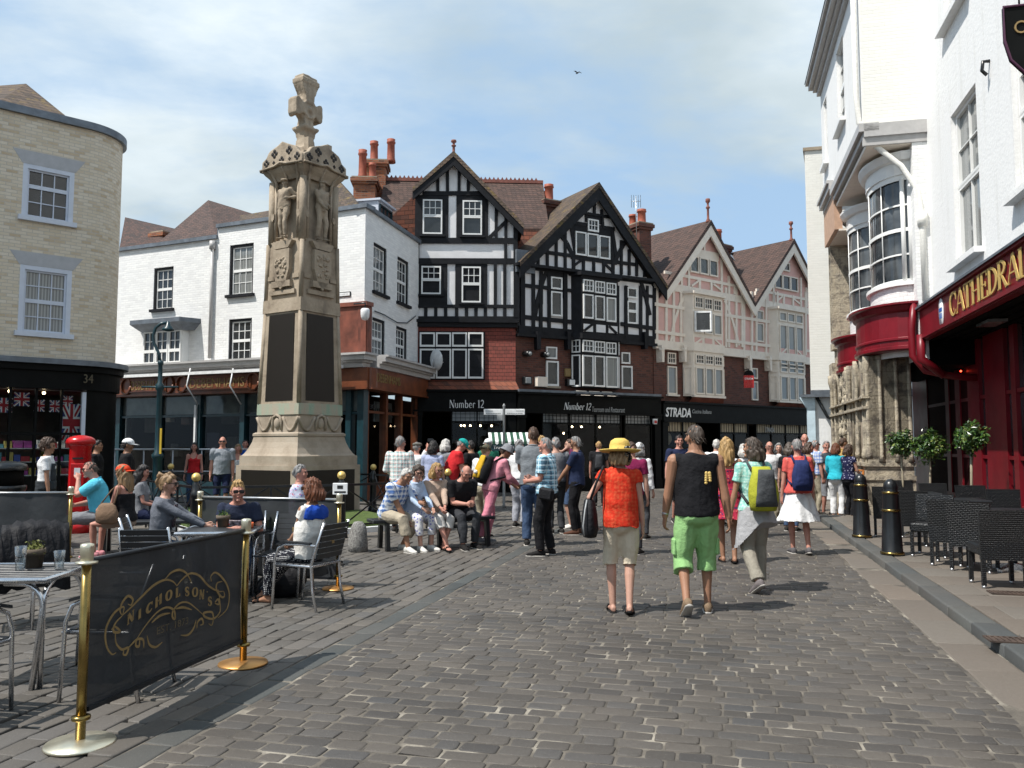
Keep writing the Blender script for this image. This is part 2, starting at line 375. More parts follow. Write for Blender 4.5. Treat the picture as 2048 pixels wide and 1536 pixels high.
sc.cycles.max_bounces = 6; sc.cycles.transparent_max_bounces = 12; sc.cycles.caustics_reflective = False; sc.cycles.caustics_refractive = False
sc.cycles.sample_clamp_indirect = 4
# ------------------------------------------------------------------ ground
def sett_mat(name, cols, n=1.0):
    g = G(name); ri = g.n('ShaderNodeNewGeometry').outputs['Random Per Island']
    k = len(cols); c = g.ramp(ri, [((i+.5)/k, x) for i, x in enumerate(cols)])
    nz = g.noise(26, 6, rough=.65); big = g.noise(.55, 5)
    c = g.mix(g.math('MULTIPLY', nz, .55), c, tuple(x*.5 for x in cols[0]))
    c = g.mix(g.ramp(big, [(.4, (0,0,0)), (.7, (.45,.45,.45))]), c, (.115,.1,.085))
    c = g.mix(g.ramp(g.noise(90, 2), [(.66, (0,0,0)), (.75, (.35,.35,.35))]), c, (.3,.28,.25))
    rr = g.math('ADD', g.math('MULTIPLY', g.noise(7, 4), .3), .5)
    return g.end(c, rr, g.bump(g.math('ADD', nz, g.math('MULTIPLY', g.noise(110, 3), .5)), .55, .006), spec=.4)
M['sett'] = sett_mat('granite_setts', [(.045,.041,.038),(.08,.071,.061),(.06,.059,.059),(.104,.09,.075),(.052,.046,.04),(.085,.074,.062)])
M['sett_sq'] = sett_mat('square_setts', [(.088,.08,.07),(.115,.105,.09),(.1,.096,.092),(.135,.12,.102),(.08,.073,.064)])
M['sett_blue'] = sett_mat('bluish_setts', [(.05,.056,.055),(.07,.077,.075),(.06,.065,.062)])
M['flag'] = sett_mat('paving_flags', [(.145,.122,.1),(.17,.145,.118),(.155,.14,.12),(.18,.145,.115)])
M['kerb'] = sett_mat('kerb_stone', [(.07,.075,.074),(.092,.096,.09),(.08,.082,.078)])
g = G('sandy_joint'); nz = g.noise(3, 6)
M['joint'] = g.end(g.ramp(nz, [(.38, (.06,.053,.044)), (.55, (.12,.105,.085)), (.64, (.24,.215,.175)), (.76, (.36,.33,.27))]), .95, g.bump(g.noise(50, 4), .8, .01))
M['joint_dark'] = plain('dark_joint', (.035,.03,.026), .95, var=.5, vs=4, bs=60, bump=.6)
M['earth'] = plain('paved_ground', (.13,.12,.105), .9, var=.3, vs=2, bs=50, bump=.6)
RS = np.random.RandomState(5)
def in_view(P, m=260):
    Y = P[:, 1]; ok = Y > 1.6; px = np.where(ok, 1024 + FPX * P[:, 0] / np.maximum(Y, .1), 0)
    py = 890 + FPX * CAMZ / np.maximum(Y, .1)
    return ok & (px > -m) & (px < 2048 + m) & (py < 1536 + 260)
def setts(name, a0, a1, d0, d1, pitch, length, along, mat, h=.04, gap=.0075, jit=.004, tilt=.003, top=0.0, jl=.25, round_=.0095):
    """a sheet of individually rounded stones; courses run across the street (along=0) or up it (along=1)"""
    Cn = []; S = []
    lo, hi = (d0, d1) if along else (a0, a1); x0, x1 = (a0, a1) if along else (d0, d1)
    nrow = max(1, round((hi - lo) / pitch)); ph = (hi - lo) / nrow
    for r in range(nrow):
        x = x0 - RS.rand() * length
        while x < x1:
            l = length * (1 + jl * (RS.rand() * 2 - 1)); s0, s1 = max(x, x0), min(x + l, x1); x += l
            if s1 - s0 < .05: continue
            c = ((s0 + s1) / 2, lo + (r + .5) * ph)
            Cn.append(c if along else (c[1], c[0])); S.append(((s1 - s0) / 2, ph / 2) if along else (ph / 2, (s1 - s0) / 2))
    Cn = np.array(Cn); S = np.array(S)
    P = Cn[:, :1] * np.array([[SU.x, SU.y]]) + Cn[:, 1:] * np.array([[SW.x, SW.y]])
    k = in_view(P); Cn, S = Cn[k], S[k]; n = len(Cn)
    S = S - gap * (.35 + .65 * RS.rand(n, 1)); S = np.maximum(S, .02)
    ch = np.minimum(.012, S.min(1) * .3)[:, None] * (.5 + RS.rand(n, 4))
    def ring(ins, z):
        sx, sy = S[:, 0] - ins, S[:, 1] - ins; pts = []
        for i, (ux, uy) in enumerate(((1,1),(-1,1),(-1,-1),(1,-1))):
            c = ch[:, i]; A = np.stack([ux*sx, uy*(sy - c)], 1); B = np.stack([ux*(sx - c), uy*sy], 1)
            pts += [A, B] if i % 2 == 0 else [B, A]
        R = np.stack(pts, 1); return R, z
    J = RS.randn(n, 8, 2) * jit * .6
    tl = RS.randn(n, 2) * tilt / .1; hz = RS.randn(n) * tilt * .6 + top
    V = []
    for ins, z in ((0, -h), (0, -round_*.75), (round_*.35, -round_*.22), (round_*1.3, 0.0)):
        R, z = ring(ins, z); R = R + J; zz = z + hz[:, None] + R[:, :, 0]*tl[:, :1]*.35 + R[:, :, 1]*tl[:, 1:]*.35
        ad = R + Cn[:, None, :]
        X = ad[:, :, 0]*SU.x + ad[:, :, 1]*SW.x; Y = ad[:, :, 0]*SU.y + ad[:, :, 1]*SW.y
        V.append(np.stack([X, Y, zz], 2))
    V = np.concatenate(V, 1).reshape(-1, 3); nv = 32
    quads = [(r*8+j, r*8+(j+1) % 8, (r+1)*8+(j+1) % 8, (r+1)*8+j) for r in range(3) for j in range(8)]
    Q = np.array(quads); base = (np.arange(n)*nv)[:, None, None]
    LQ = (Q[None] + base).reshape(-1); LT = (np.arange(24, 32)[None] + base[:, 0]).reshape(-1)
    flip = along == 0
    me = bpy.data.meshes.new(name); me.vertices.add(len(V)); me.vertices.foreach_set('co', V.astype('f').ravel())
    nl = len(LQ) + len(LT); me.loops.add(nl); me.polygons.add(n*25)
    me.loops.foreach_set('vertex_index', np.concatenate([LQ, LT]).astype('i'))
    ls = np.concatenate([np.arange(n*24)*4, len(LQ) + np.arange(n)*8]).astype('i')
    me.polygons.foreach_set('loop_start', ls)
    me.polygons.foreach_set('use_smooth', np.ones(n*25, dtype=bool)); me.update(calc_edges=True); me.validate()
    if me.polygons[len(me.polygons)-1].normal.z < 0: me.flip_normals()
    me.materials.append(mat); o = bpy.data.objects.new(name, me); COL.objects.link(o); return tag(o, kind='structure')
def sheet(name, a0, a1, d0, d1, z, mat):
    return tag(MB().poly([street(a0,d0,z), street(a0,d1,z), street(a1,d1,z), street(a1,d0,z)]).build(name, mat), kind='structure')
tag(MB().poly([(-600,-600,-.09),(600,-600,-.09),(600,600,-.09),(-600,600,-.09)]).build('ground', M['earth']), kind='structure')
sheet('road_bed', -3, 34, -3.08, 2.1, -.0055, M['joint'])
sheet('square_bed', -3, 30, -20, -3.08, -.034, M['joint_dark'])
setts('cobbled_road', 2, 30.5, -2.86, 1.70, .13, .205, 0, M['sett'], gap=.011, jl=.34, round_=.0085, jit=.0035)
setts('drain_strip', 2, 26, -3.07, -2.87, .2, .42, 1, M['sett_blue'], jit=.01)
setts('cobbled_square', 2, 29, -17, -3.08, .172, .27, 1, M['sett_sq'], h=.06, gap=.009, jit=.007, tilt=.005, jl=.35)
setts('gutter', 2, 30, 1.71, 2.09, .38, .95, 1, M['flag'], gap=.004, jit=.002, tilt=.003, round_=.008)
setts('kerb', 2, 19.6, 2.10, 2.33, .23, 1.0, 1, M['kerb'], h=.2, gap=.004, jit=.002, tilt=.002, top=.09, round_=.018)
setts('pavement', 2, 19.6, 2.34, 6.5, .62, .8, 0, M['flag'], h=.2, gap=.004, jit=.002, tilt=.002, top=.085, round_=.006)
setts('side_street', 19.6, 26, 1.71, 9, .3, .5, 0, M['flag'], gap=.006, jit=.003, tilt=.003, round_=.008)
# ------------------------------------------------------------------ facade tools
class Fac:
    """a wall plane of a building: local x along it (left to right as seen), y into the building, z up"""
    def __init__(s, root, P, ang): s.root = root; s.P = Vector((P[0], P[1], 0)); s.ang = ang; s.D = Vector((cos(ang), sin(ang), 0)); s.N = Vector((-sin(ang), cos(ang), 0))
    def px(s, x, y, off=0.0):
        d = ray(x, y); o = Vector((0, 0, CAMZ)); t = (s.P + s.N*off - o).dot(s.N) / d.dot(s.N); q = o + d*t
        return ((q - s.P).dot(s.D), q.z)
    def s(s, x, off=0.0): return s.px(x, HOR, off)[0]
    def w(s, x, y, z): return s.P + s.D*x + s.N*y + Vector((0, 0, z))
    def build(s, mb, name, mats, parent=None):
        o = mb.build(name, mats, parent or s.root)
        if not parent:
            r = s.root; q = s.P - r.location; a = -r.rotation_euler.z
            o.location = (q.x*cos(a) - q.y*sin(a), q.x*sin(a) + q.y*cos(a), s.P.z - r.location.z); o.rotation_euler = (0, 0, s.ang + a)
        return o
def Z(x0, y0, k): return lambda x, y: (x0 + x*k, y0 + y*k)
def window(F, s0, z0, s1, z1, y=0.0, segs=((0, .5, 3, 2), (.5, 1, 3, 2)), lights=1, fw=.05, bw=.022, fm='white', gl='glass', gap=.03, depth=.05, sill=None, name='window', proud=.03, mull=True):
    """frame with glazing bars as one part, its glass and sill as sub-parts; segs = (top, bottom, columns, rows) of each light"""
    if s0 > s1: s0, s1 = s1, s0
    if z0 > z1: z0, z1 = z1, z0
    mb = MB(); lw = (s1 - s0 + gap) / lights - gap
    yf, yb = y - proud, y + depth
    for i in range(lights):
        a = s0 + i*(lw + gap); b = a + lw
        for (t, u, c, r) in segs:
            zt, zb = z1 - (z1 - z0)*t, z1 - (z1 - z0)*u
            e = fw
            mb.box(a, yf, zb, a+e, yb, zt); mb.box(b-e, yf, zb, b, yb, zt)
            mb.box(a+e, yf, zt-e, b-e, yb, zt); mb.box(a+e, yf, zb, b-e, yb, zb+e*1.2)
            for k in range(1, c):
                x = a+e + (b-a-2*e)*k/c; mb.box(x-bw/2, yf+.012, zb+e, x+bw/2, yb-.003, zt-e)
            for k in range(1, r):
                zz = zb+e + (zt-zb-2*e)*k/r; mb.box(a+e, yf+.014, zz-bw/2, b-e, yb-.004, zz+bw/2)
    o = F.build(mb, name, M[fm]); yp = y + depth*.35
    g = MB().box(s0+.01, yp, z0+.01, s1-.01, yp+.012, z1-.01).build('pane', M[gl], o)
    if sill: MB().box(s0-sill[0], y-sill[1], z0-sill[2], s1+sill[0], y+.02, z0-.004).build('sill', M[sill[3]], o)
    return o
class Beams:
    def __init__(s, F, zf=None, th=.05): s.F, s.zf, s.th, s.n, s.mb = F, zf or (lambda x, y: (x, y)), th, 0, MB()
    def t(s): s.n += 1; return s.th + (s.n % 23)*.0011
    def b(s, x0, y0, x1, y1, w):       # by photo position
        p, q = s.F.px(*s.zf(x0, y0)), s.F.px(*s.zf(x1, y1)); return s.l(p, q, w)
    def l(s, p, q, w):
        t = s.t(); s.mb.bar((p[0], -t/2+.01, p[1]), (q[0], -t/2+.01, q[1]), w, t+.02, (0,1,0)); return s
    def panel(s, x0, y0, x1, y1):
        p, q = s.F.px(*s.zf(x0, y0)), s.F.px(*s.zf(x1, y1)); t = s.t()*.5; s.mb.box(p[0], -t, q[1], q[0], .01, p[1]); return s
    def arc(s, pts, w):
        P = [s.F.px(*s.zf(*p)) for p in pts]
        for a, b in zip(P, P[1:]): s.l(a, b, w)
def wall_holes(F, mb, s0, z0, s1, z1, holes, rev=.16, m=0, mr=None):
    xs = sorted({s0, s1, *[h[0] for h in holes], *[h[2] for h in holes]}); zs = sorted({z0, z1, *[h[1] for h in holes], *[h[3] for h in holes]})
    for a, b in zip(xs, xs[1:]):
        for c, d in zip(zs, zs[1:]):
            if not any(h[0]-1e-6 <= a and b <= h[2]+1e-6 and h[1]-1e-6 <= c and d <= h[3]+1e-6 for h in holes):
                mb.poly([(a,0,c),(b,0,c),(b,0,d),(a,0,d)], m)
    k = m if mr is None else mr
    for (a, c, b, d) in holes:
        mb.poly([(a,0,c),(a,rev,c),(a,rev,d),(a,0,d)], k).poly([(b,0,d),(b,rev,d),(b,rev,c),(b,0,c)], k)
        mb.poly([(a,0,d),(a,rev,d),(b,rev,d),(b,0,d)], k).poly([(b,0,c),(b,rev,c),(a,rev,c),(a,0,c)], k)
def text(s, F, x, z, width, height, y, mat, name='lettering', shear=0.0, parent=None, ext=.008, bold=0.0, align='LEFT'):
    cu = bpy.data.curves.new(name, 'FONT'); cu.body = s; cu.size = 1; cu.extrude = ext; cu.shear = shear; cu.offset = bold; cu.resolution_u = 3
    t = bpy.data.objects.new(name, cu); me = bpy.data.meshes.new_from_object(t); bpy.data.objects.remove(t); bpy.data.curves.remove(cu)
    co = np.empty(len(me.vertices)*3, 'f'); me.vertices.foreach_get('co', co); co = co.reshape(-1, 3)
    mn, mxx = co.min(0), co.max(0); co[:, 0] = (co[:, 0]-mn[0]) * width/(mxx[0]-mn[0]); co[:, 1] = (co[:, 1]-mn[1]) * height/(mxx[1]-mn[1])
    out = np.stack([co[:, 0]+x, y - co[:, 2], co[:, 1]+z], 1); me.vertices.foreach_set('co', out.astype('f').ravel()); me.update()
    me.materials.clear(); me.materials.append(M[mat]); me.name = name
    if F is None:
        o = bpy.data.objects.new(name, me); COL.objects.link(o); o.parent = parent; return o
    o = F.build(MB(), name, [], parent); old = o.data; o.data = me; bpy.data.meshes.remove(old); return o
# serif capitals drawn as strokes: (points, widths)
def arcp(cx, cy, rx, ry, a0, a1, n=10): return [(cx+rx*cos(rad(a0+(a1-a0)*k/n)), cy+ry*sin(rad(a0+(a1-a0)*k/n))) for k in range(n+1)]
def tw(n, lo, hi): return [lo + (hi-lo)*sin(pi*k/(n-1)) for k in range(n)]
K, T_ = .15, .05
SER = lambda x, y, w=.26: ([(x-w/2,y),(x+w/2,y)], [.045,.045])
GL = {
 'A': (.78, [([(.04,0),(.39,1)],[T_,T_]), ([(.74,0),(.39,1)],[K,K]), ([(.18,.36),(.62,.36)],[T_,T_]), SER(.04,.02,.22), SER(.74,.02)]),
 'B': (.64, []),
 'C': (.74, [(arcp(.4,.5,.34,.47,38,322,16), tw(17,.05,K)), ([(.68,.62),(.68,.97)],[.04,.07])]),
 'D': (.78, [([(.14,0),(.14,1)],[K,K]), (arcp(.16,.5,.54,.47,90,-90,14), tw(15,.05,K)), SER(.14,.02), SER(.14,.98)]),
 'E': (.64, [([(.14,0),(.14,1)],[K,K]), ([(.1,.98),(.56,.98)],[T_,T_]), ([(.1,.02),(.58,.02)],[T_,T_]), ([(.1,.52),(.44,.52)],[T_,T_]), ([(.56,.8),(.56,1)],[.04,.07]), ([(.58,0),(.58,.24)],[.07,.04]), ([(.44,.42),(.44,.62)],[.04,.04])]),
 'H': (.82, [([(.14,0),(.14,1)],[K,K]), ([(.66,0),(.66,1)],[K,K]), ([(.14,.5),(.66,.5)],[T_,T_]), SER(.14,.02), SER(.14,.98), SER(.66,.02), SER(.66,.98)]),
 'I': (.32, [([(.15,0),(.15,1)],[K,K]), SER(.15,.02), SER(.15,.98)]),
 'L': (.62, [([(.14,0),(.14,1)],[K,K]), ([(.1,.02),(.56,.02)],[T_,T_]), SER(.14,.98), ([(.56,0),(.56,.26)],[.07,.04])]),
 'N': (.8, [([(.12,0),(.12,1)],[T_,T_]), ([(.68,0),(.68,1)],[T_,T_]), ([(.14,1),(.66,0)],[K,K]), SER(.12,.02,.22), SER(.68,.98,.22)]),
 'O': (.8, [(arcp(.4,.5,.34,.47,90,270,12), tw(13,.05,K)), (arcp(.4,.5,.34,.47,-90,90,12), tw(13,.05,K))]),
 'R': (.74, [([(.14,0),(.14,1)],[K,K]), (arcp(.2,.74,.36,.24,90,-90,10), tw(11,.05,K)), ([(.3,.5),(.66,0)],[.08,K]), SER(.14,.02), SER(.14,.98), SER(.66,.02,.2)]),
 'S': (.58, [(arcp(.29,.74,.21,.23,30,240,10)+arcp(.29,.26,.22,.24,60,-150,10), [.05,.06,.07,.08,.09,.1,.11,.12,.13,.14,.15,.15,.14,.13,.12,.1,.09,.08,.07,.06,.05,.05]), ([(.48,.74),(.48,.98)],[.04,.05]), ([(.08,.04),(.08,.28)],[.05,.04])]),
 'T': (.72, [([(.35,0),(.35,1)],[K,K]), ([(.02,.98),(.68,.98)],[T_,T_]), ([(.03,.76),(.03,1)],[.04,.07]), ([(.67,.76),(.67,1)],[.04,.07]), SER(.35,.02)]),
 'u': (.58, [([(.12,.62),(.12,.14)],[.11,.11]), (arcp(.26,.16,.14,.15,180,340,8), tw(9,.04,.06)), ([(.43,0),(.43,.62)],[.11,.11])]),
 'm': (.86, [([(.12,0),(.12,.62)],[.11,.11]), (arcp(.26,.44,.15,.17,160,0,8), tw(9,.04,.07)), ([(.41,0),(.41,.46)],[.11,.11]), (arcp(.55,.44,.15,.17,160,0,8), tw(9,.04,.07)), ([(.7,0),(.7,.46)],[.11,.11])]),
 'b': (.6, [([(.12,0),(.12,1)],[.11,.11]), (arcp(.29,.31,.19,.29,150,-150,12), tw(13,.04,.12))]),
 'e': (.54, [(arcp(.27,.31,.19,.29,0,315,14), tw(15,.04,.12)), ([(.1,.33),(.46,.33)],[.035,.035])]),
 'r': (.44, [([(.12,0),(.12,.62)],[.11,.11]), (arcp(.28,.42,.15,.18,160,40,6), tw(7,.05,.1))]),
 '1': (.4, [([(.19,0),(.19,1)],[.13,.13]), ([(.19,1),(.05,.86)],[.04,.04]), SER(.19,.02)]),
 '2': (.58, [(arcp(.27,.72,.19,.26,160,-40,10), tw(11,.05,.13)), ([(.42,.57),(.08,.07)],[.11,.06]), ([(.06,.05),(.5,.05)],[.1,.1])]),
 ' ': (.3, []),
 "'": (.2, [([(.1,1),(.08,.74)],[.12,.04])]),
}
def strokes(mb, fn, st, th, m=0):
    """ribbons of varying width; fn maps (x, y) of the drawing to a 3d point, th is the thickness direction"""
    for pts, ws in st:
        n = len(pts); Lf, Rt = [], []
        for i in range(n):
            a, b_ = pts[max(0,i-1)], pts[min(n-1,i+1)]; dx, dy = b_[0]-a[0], b_[1]-a[1]; l = math.hypot(dx, dy) or 1; nx, ny = -dy/l*ws[i]/2, dx/l*ws[i]/2
            Lf.append(fn(pts[i][0]+nx, pts[i][1]+ny)); Rt.append(fn(pts[i][0]-nx, pts[i][1]-ny))
        V = [Vector(p) for p in Lf+Rt]; V2 = [v+Vector(th) for v in V]
        F = [(i,n+i,n+i+1,i+1) for i in range(n-1)] + [(2*n+i+1,3*n+i+1,3*n+i,2*n+i) for i in range(n-1)]
        F += [(i,i+1,2*n+i+1,2*n+i) for i in range(n-1)] + [(n+i+1,n+i,3*n+i,3*n+i+1) for i in range(n-1)]
        mb.add(V+V2, F, m)
def stext(st, F, x, z, width, height, y, mat, name='sign_lettering', shear=0.0):
    adv = sum(GL[ch][0] for ch in st); kx = width/adv; mb = MB(); cx = x
    for q, ch in enumerate(st):
        strokes(mb, lambda u, v, cx=cx, q=q: (cx+u*kx+shear*v*height, y-.0006*q, z+v*height), GL[ch][1], (0,-.01,0)); cx += GL[ch][0]*kx
    return F.build(mb, name, M[mat])
def gable(F, apex, left, right, depth, t=.16, bw=.3, over=.32, roof='roof', barge='black_timber', y0=0.0):
    mb = MB(); d = lambda p, k: (p[0], p[1]-k)
    mb.prism([left, apex, right, d(right, t), d(apex, t*1.25), d(left, t)], y0-over, y0+depth)
    o = F.build(mb, 'gable_roof', M[roof])
    b = MB().prism([d(left, t), d(apex, t*1.25), d(right, t), d(right, t+bw), d(apex, t*1.25+bw*1.15), d(left, t+bw)], y0-over+.03, y0-over+.11)
    F.build(b, 'bargeboard', M[barge]); return o
def slab(F, pts, t, name, mat, parent=None):     # roof plane given by local points, thickened downwards
    n = len(pts); V = list(pts) + [(x, y, z-t) for x, y, z in pts]
    mb = MB().add(V, [tuple(range(n)), tuple(range(2*n-1, n-1, -1))] + [(i, n+i, n+(i+1) % n, (i+1) % n) for i in range(n)])
    return F.build(mb, name, M[mat], parent)
def finial(F, s, y, z, h, parent=None):
    return F.build(MB().lathe([(.001,0),(.09,0),(.1,h*.08),(.05,h*.18),(.045,h*.55),(.085,h*.6),(.085,h*.64),(.045,h*.68),(.04,h*.78),(.1,h*.86),(.09,h*.97),(.001,h)], (s, y, z), 12), 'finial', M['terracotta_pale'], parent)
def chimney(F, s0, s1, y0, y1, z0, z1, pots, brick='chimney_brick', cap='stone', potm='terracotta'):
    mb = MB().box(s0, y0, z0, s1, y1, z1-.3).box(s0-.06, y0-.06, z1-.3, s1+.06, y1+.06, z1-.2).box(s0-.11, y0-.11, z1-.2, s1+.11, y1+.11, z1-.06)
    mb.box(s0-.07, y0-.07, z1-.06, s1+.07, y1+.07, z1, 1)
    o = F.build(mb, 'chimney', [M[brick], M[cap]])
    for (x, y, r, h) in pots:
        MB().lathe([(r*1.12,0),(r*1.05,h*.1),(r*.92,h*.2),(r*.86,h*.8),(r*1.05,h*.84),(r*1.05,h*.89),(r*.9,h*.92),(r*1.0,h),(r*.75,h),(r*.7,h*.9),(.001,h*.88)], (x, y, z1), 14).build('chimney_pot', M[potm], o)
    return o
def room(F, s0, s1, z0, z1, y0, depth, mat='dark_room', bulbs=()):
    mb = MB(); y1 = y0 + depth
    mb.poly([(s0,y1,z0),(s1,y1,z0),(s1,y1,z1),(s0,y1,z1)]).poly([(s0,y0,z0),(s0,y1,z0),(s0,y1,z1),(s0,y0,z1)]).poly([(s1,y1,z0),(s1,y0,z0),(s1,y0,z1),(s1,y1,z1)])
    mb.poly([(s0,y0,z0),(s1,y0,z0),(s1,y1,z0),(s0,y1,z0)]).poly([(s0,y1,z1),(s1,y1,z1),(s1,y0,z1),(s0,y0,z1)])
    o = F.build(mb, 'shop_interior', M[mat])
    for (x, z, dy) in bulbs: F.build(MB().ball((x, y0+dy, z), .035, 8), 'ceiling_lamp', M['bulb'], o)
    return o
g = G('lit_lamp'); g.set(g.b.inputs['Emission Color'], (1, .75, .45)); g.set(g.b.inputs['Emission Strength'], 12.0); M['bulb'] = g.mat
# ------------------------------------------------------------------ black and white house with one gable
za, zb = Z(640, 260, .21484), Z(800, 560, .21484)
PA = at(831, HOR, 28.6)
rootA = thing('half_timbered_house', 'black and white timbered house with red hung tiles over the left black shop', 'house', (PA.x, PA.y, 0), rad(3.5))
FA = Fac(rootA, PA, rad(3.5)); a = FA
s0, s1 = 0.0, a.s(1031); zc = a.px(*zb(600, 440))[1]
apx, lft, rgt = a.px(*za(1245, 222)), a.px(*za(866, 560)), a.px(*za(1890, 893))
zl = a.px(*za(890, 600))[1]; zr = a.px(*za(1815, 860))[1]
FA.build(MB().prism([(s0,zc),(s1,zc),(s1,zr),(apx[0],apx[1]-.3),(s0,zl)], 0, .3), 'wall', M['render'])
gable(FA, apx, lft, rgt, 5.2, bw=.27, roof='roof_moss')
B = Beams(FA, za)
B.b(955, 592, 1535, 592, .15)
for x, y0, y1 in ((1097, 430, 590), (1187, 350, 590), (1295, 350, 590), (1380, 430, 590)): B.b(x, y0, x, y1, .11)
B.panel(886, 606, 1195, 1010).panel(1270, 606, 1565, 1010)
B.b(1640, 690, 1640, 1020, .11).b(1730, 790, 1730, 1020, .11)
B.b(1820, 850, 1820, 1240, .15); B.b(1575, 1005, 1725, 860, .12)
B.b(886, 1032, 1835, 1034, .2).b(905, 1030, 905, 1225, .15).b(1728, 1030, 1728, 1225, .11).b(886, 1222, 1835, 1224, .2)
B.zf = zb
yt = -170
B.panel(130, yt, 440, 245).panel(515, yt, 812, 245)
for x in (887, 975): B.b(x, -172, x, 245, .115)
B.b(1083, -172, 1083, 350, .2).b(130, 245, 1110, 247, .11)
for x in (148, 240, 333, 425, 528, 619, 707, 795, 885, 975): B.b(x, 250, x, 360, .12)
B.b(130, 362, 1110, 362, .17)
FA.build(B.mb, 'timber_frame', M['black_timber'])
zt, zq = a.px(*zb(600, 375))[1], a.px(*zb(600, 442))[1]
FA.build(MB().box(-.05, -.22, zt-.1, s1+.08, .01, zt).box(-.02, -.13, zq, s1+.04, .012, zt-.1), 'cornice', M['black_timber'])
S1 = ((0, .48, 3, 2), (.47, 1, 1, 1))
for (x0, y0, x1, y1, gl) in ((958,646,1137,972,'glass'), (1328,655,1507,980,'glass')):
    p, q = a.px(*za(x0,y0), -.05), a.px(*za(x1,y1), -.05); window(FA, p[0], q[1], q[0], p[1], -.05, S1, gl=gl, sill=(.1,.08,.09,'black_timber'))
for (x0, y0, x1, y1, gl) in ((200,-130,380,135,'glass'), (575,-125,752,212,'glass_pale')):
    p, q = a.px(*zb(x0,y0), -.05), a.px(*zb(x1,y1), -.05); window(FA, p[0], q[1], q[0], p[1], -.05, ((0,.49,3,2),(.48,1,1,1)), gl=gl, sill=(.1,.08,.07,'black_timber'))
# tile hung storey and its four-light window
zk, zf = a.px(*zb(600, 940))[1], a.px(*zb(600, 1032))[1]
mb = MB().box(-.02, -.05, zk, s1, .3, zc+.02)
mb.add([(-.02,-.05,zk),(s1,-.05,zk),(s1+.12,-.4,zf),(-.02,-.4,zf),(s1,.3,zk),(s1+.12,.3,zf)], [(3,2,1,0),(2,5,4,1)], 1)
FA.build(mb, 'tile_hung_wall', [M['tile_hung'], M['tile_hung_old']])
p, q = a.px(*zb(178, 478), -.09), a.px(*zb(790, 928), -.09)
FA.build(MB().box(p[0], -.1, q[1], q[0], -.04, p[1]), 'window_surround', M['black_timber'])
for i, (x0, x1) in enumerate(((185,325),(335,475),(485,622),(633,775))):
    p, q = a.px(*zb(x0, 488), -.11), a.px(*zb(x1, 622), -.11); window(FA, p[0], q[1], q[0], p[1], -.11, ((0,1,1,1),), gl='glass_pale' if i in (0,3) else 'glass', fw=.055)
    p, q = a.px(*zb(x0, 640), -.11), a.px(*zb(x1, 918), -.11); window(FA, p[0], q[1], q[0], p[1], -.11, ((0,1,1,1),), gl='glass', fw=.055)
# black shop front
def shopfront(F, s0, s1, zf0, zf1, y, bays, zs, ledge, bulbs=(), pil=.28, mat='shop_black', inside='dark_room', transom='glass_pale', rows=3):
    mb = MB().box(s0, y-.1, zf0, s1, .2, zf1).box(s0-.04, y-.2, zf1, s1+.04, .2, zf1+.07).box(s0-.02, y-.15, zf0-.06, s1+.02, .2, zf0)
    for x in (s0, s1-pil): mb.box(x, y-.06, -.05, x+pil, .2, zf0-.06).box(x-.03, y-.1, -.05, x+pil+.03, .2, .35).box(x-.03, y-.1, zf0-.22, x+pil+.03, .21, zf0-.07)
    F.build(mb, 'fascia', M[mat])
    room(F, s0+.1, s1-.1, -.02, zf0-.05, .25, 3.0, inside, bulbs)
    for (a, b) in bays:
        w = MB(); e = .05
        w.box(a, y+.02, -.05, b, y+.16, ledge); n = max(1, round((b-a)/1.1))
        for k in range(n+1):
            x = a + (b-a-e)*k/n; w.box(x, y+.03, ledge, x+e, y+.12, zf0-.06)
        w.box(a, y+.035, zs-.03, b, y+.115, zs+.03)
        o = F.build(w, 'shop_window', M[mat])
        MB().poly([(a,y+.07,ledge),(b,y+.07,ledge),(b,y+.07,zs),(a,y+.07,zs)]).build('pane', M['shop_glass'], o)
        if transom:
            t = MB().box(a+e, y+.08, zs+.03, b-e, y+.1, zf0-.06); t.build('leaded_light', M[transom], o)
            u = MB()
            for k in range(1, rows): zz = zs + (zf0-zs)*k/rows; u.box(a+e, y+.068, zz-.008, b-e, y+.08, zz+.008)
            m2 = max(3, round((b-a)/.16))
            for k in range(1, m2): x = a + (b-a)*k/m2; u.box(x-.007, y+.066, zs+.03, x+.007, y+.079, zf0-.06)
            u.build('lead_bars', M[mat], o)
zy = Z(820, 780, .24414)
f0, f1 = a.px(*zb(600, 1212))[1], a.px(*zb(600, 1045))[1]
bx = [(a.s(zy(335,0)[0]), a.s(zy(760,0)[0])), (a.s(zy(790,0)[0]), s1-.3)]
shopfront(FA, -.05, s1, f0, f1, -.25, bx, a.px(*zy(400, 262))[1], .5, [(a.s(zy(x,0)[0]), a.px(*zy(x, y))[1], .5) for x, y in ((445,288),(495,288),(675,289),(580,288),(418,287))])
p, q = a.px(*zb(458, 1190), -.37), a.px(*zb(785, 1118), -.37)
stext('Number 12', FA, p[0], p[1], q[0]-p[0], q[1]-p[1], -.365, 'letter_white')
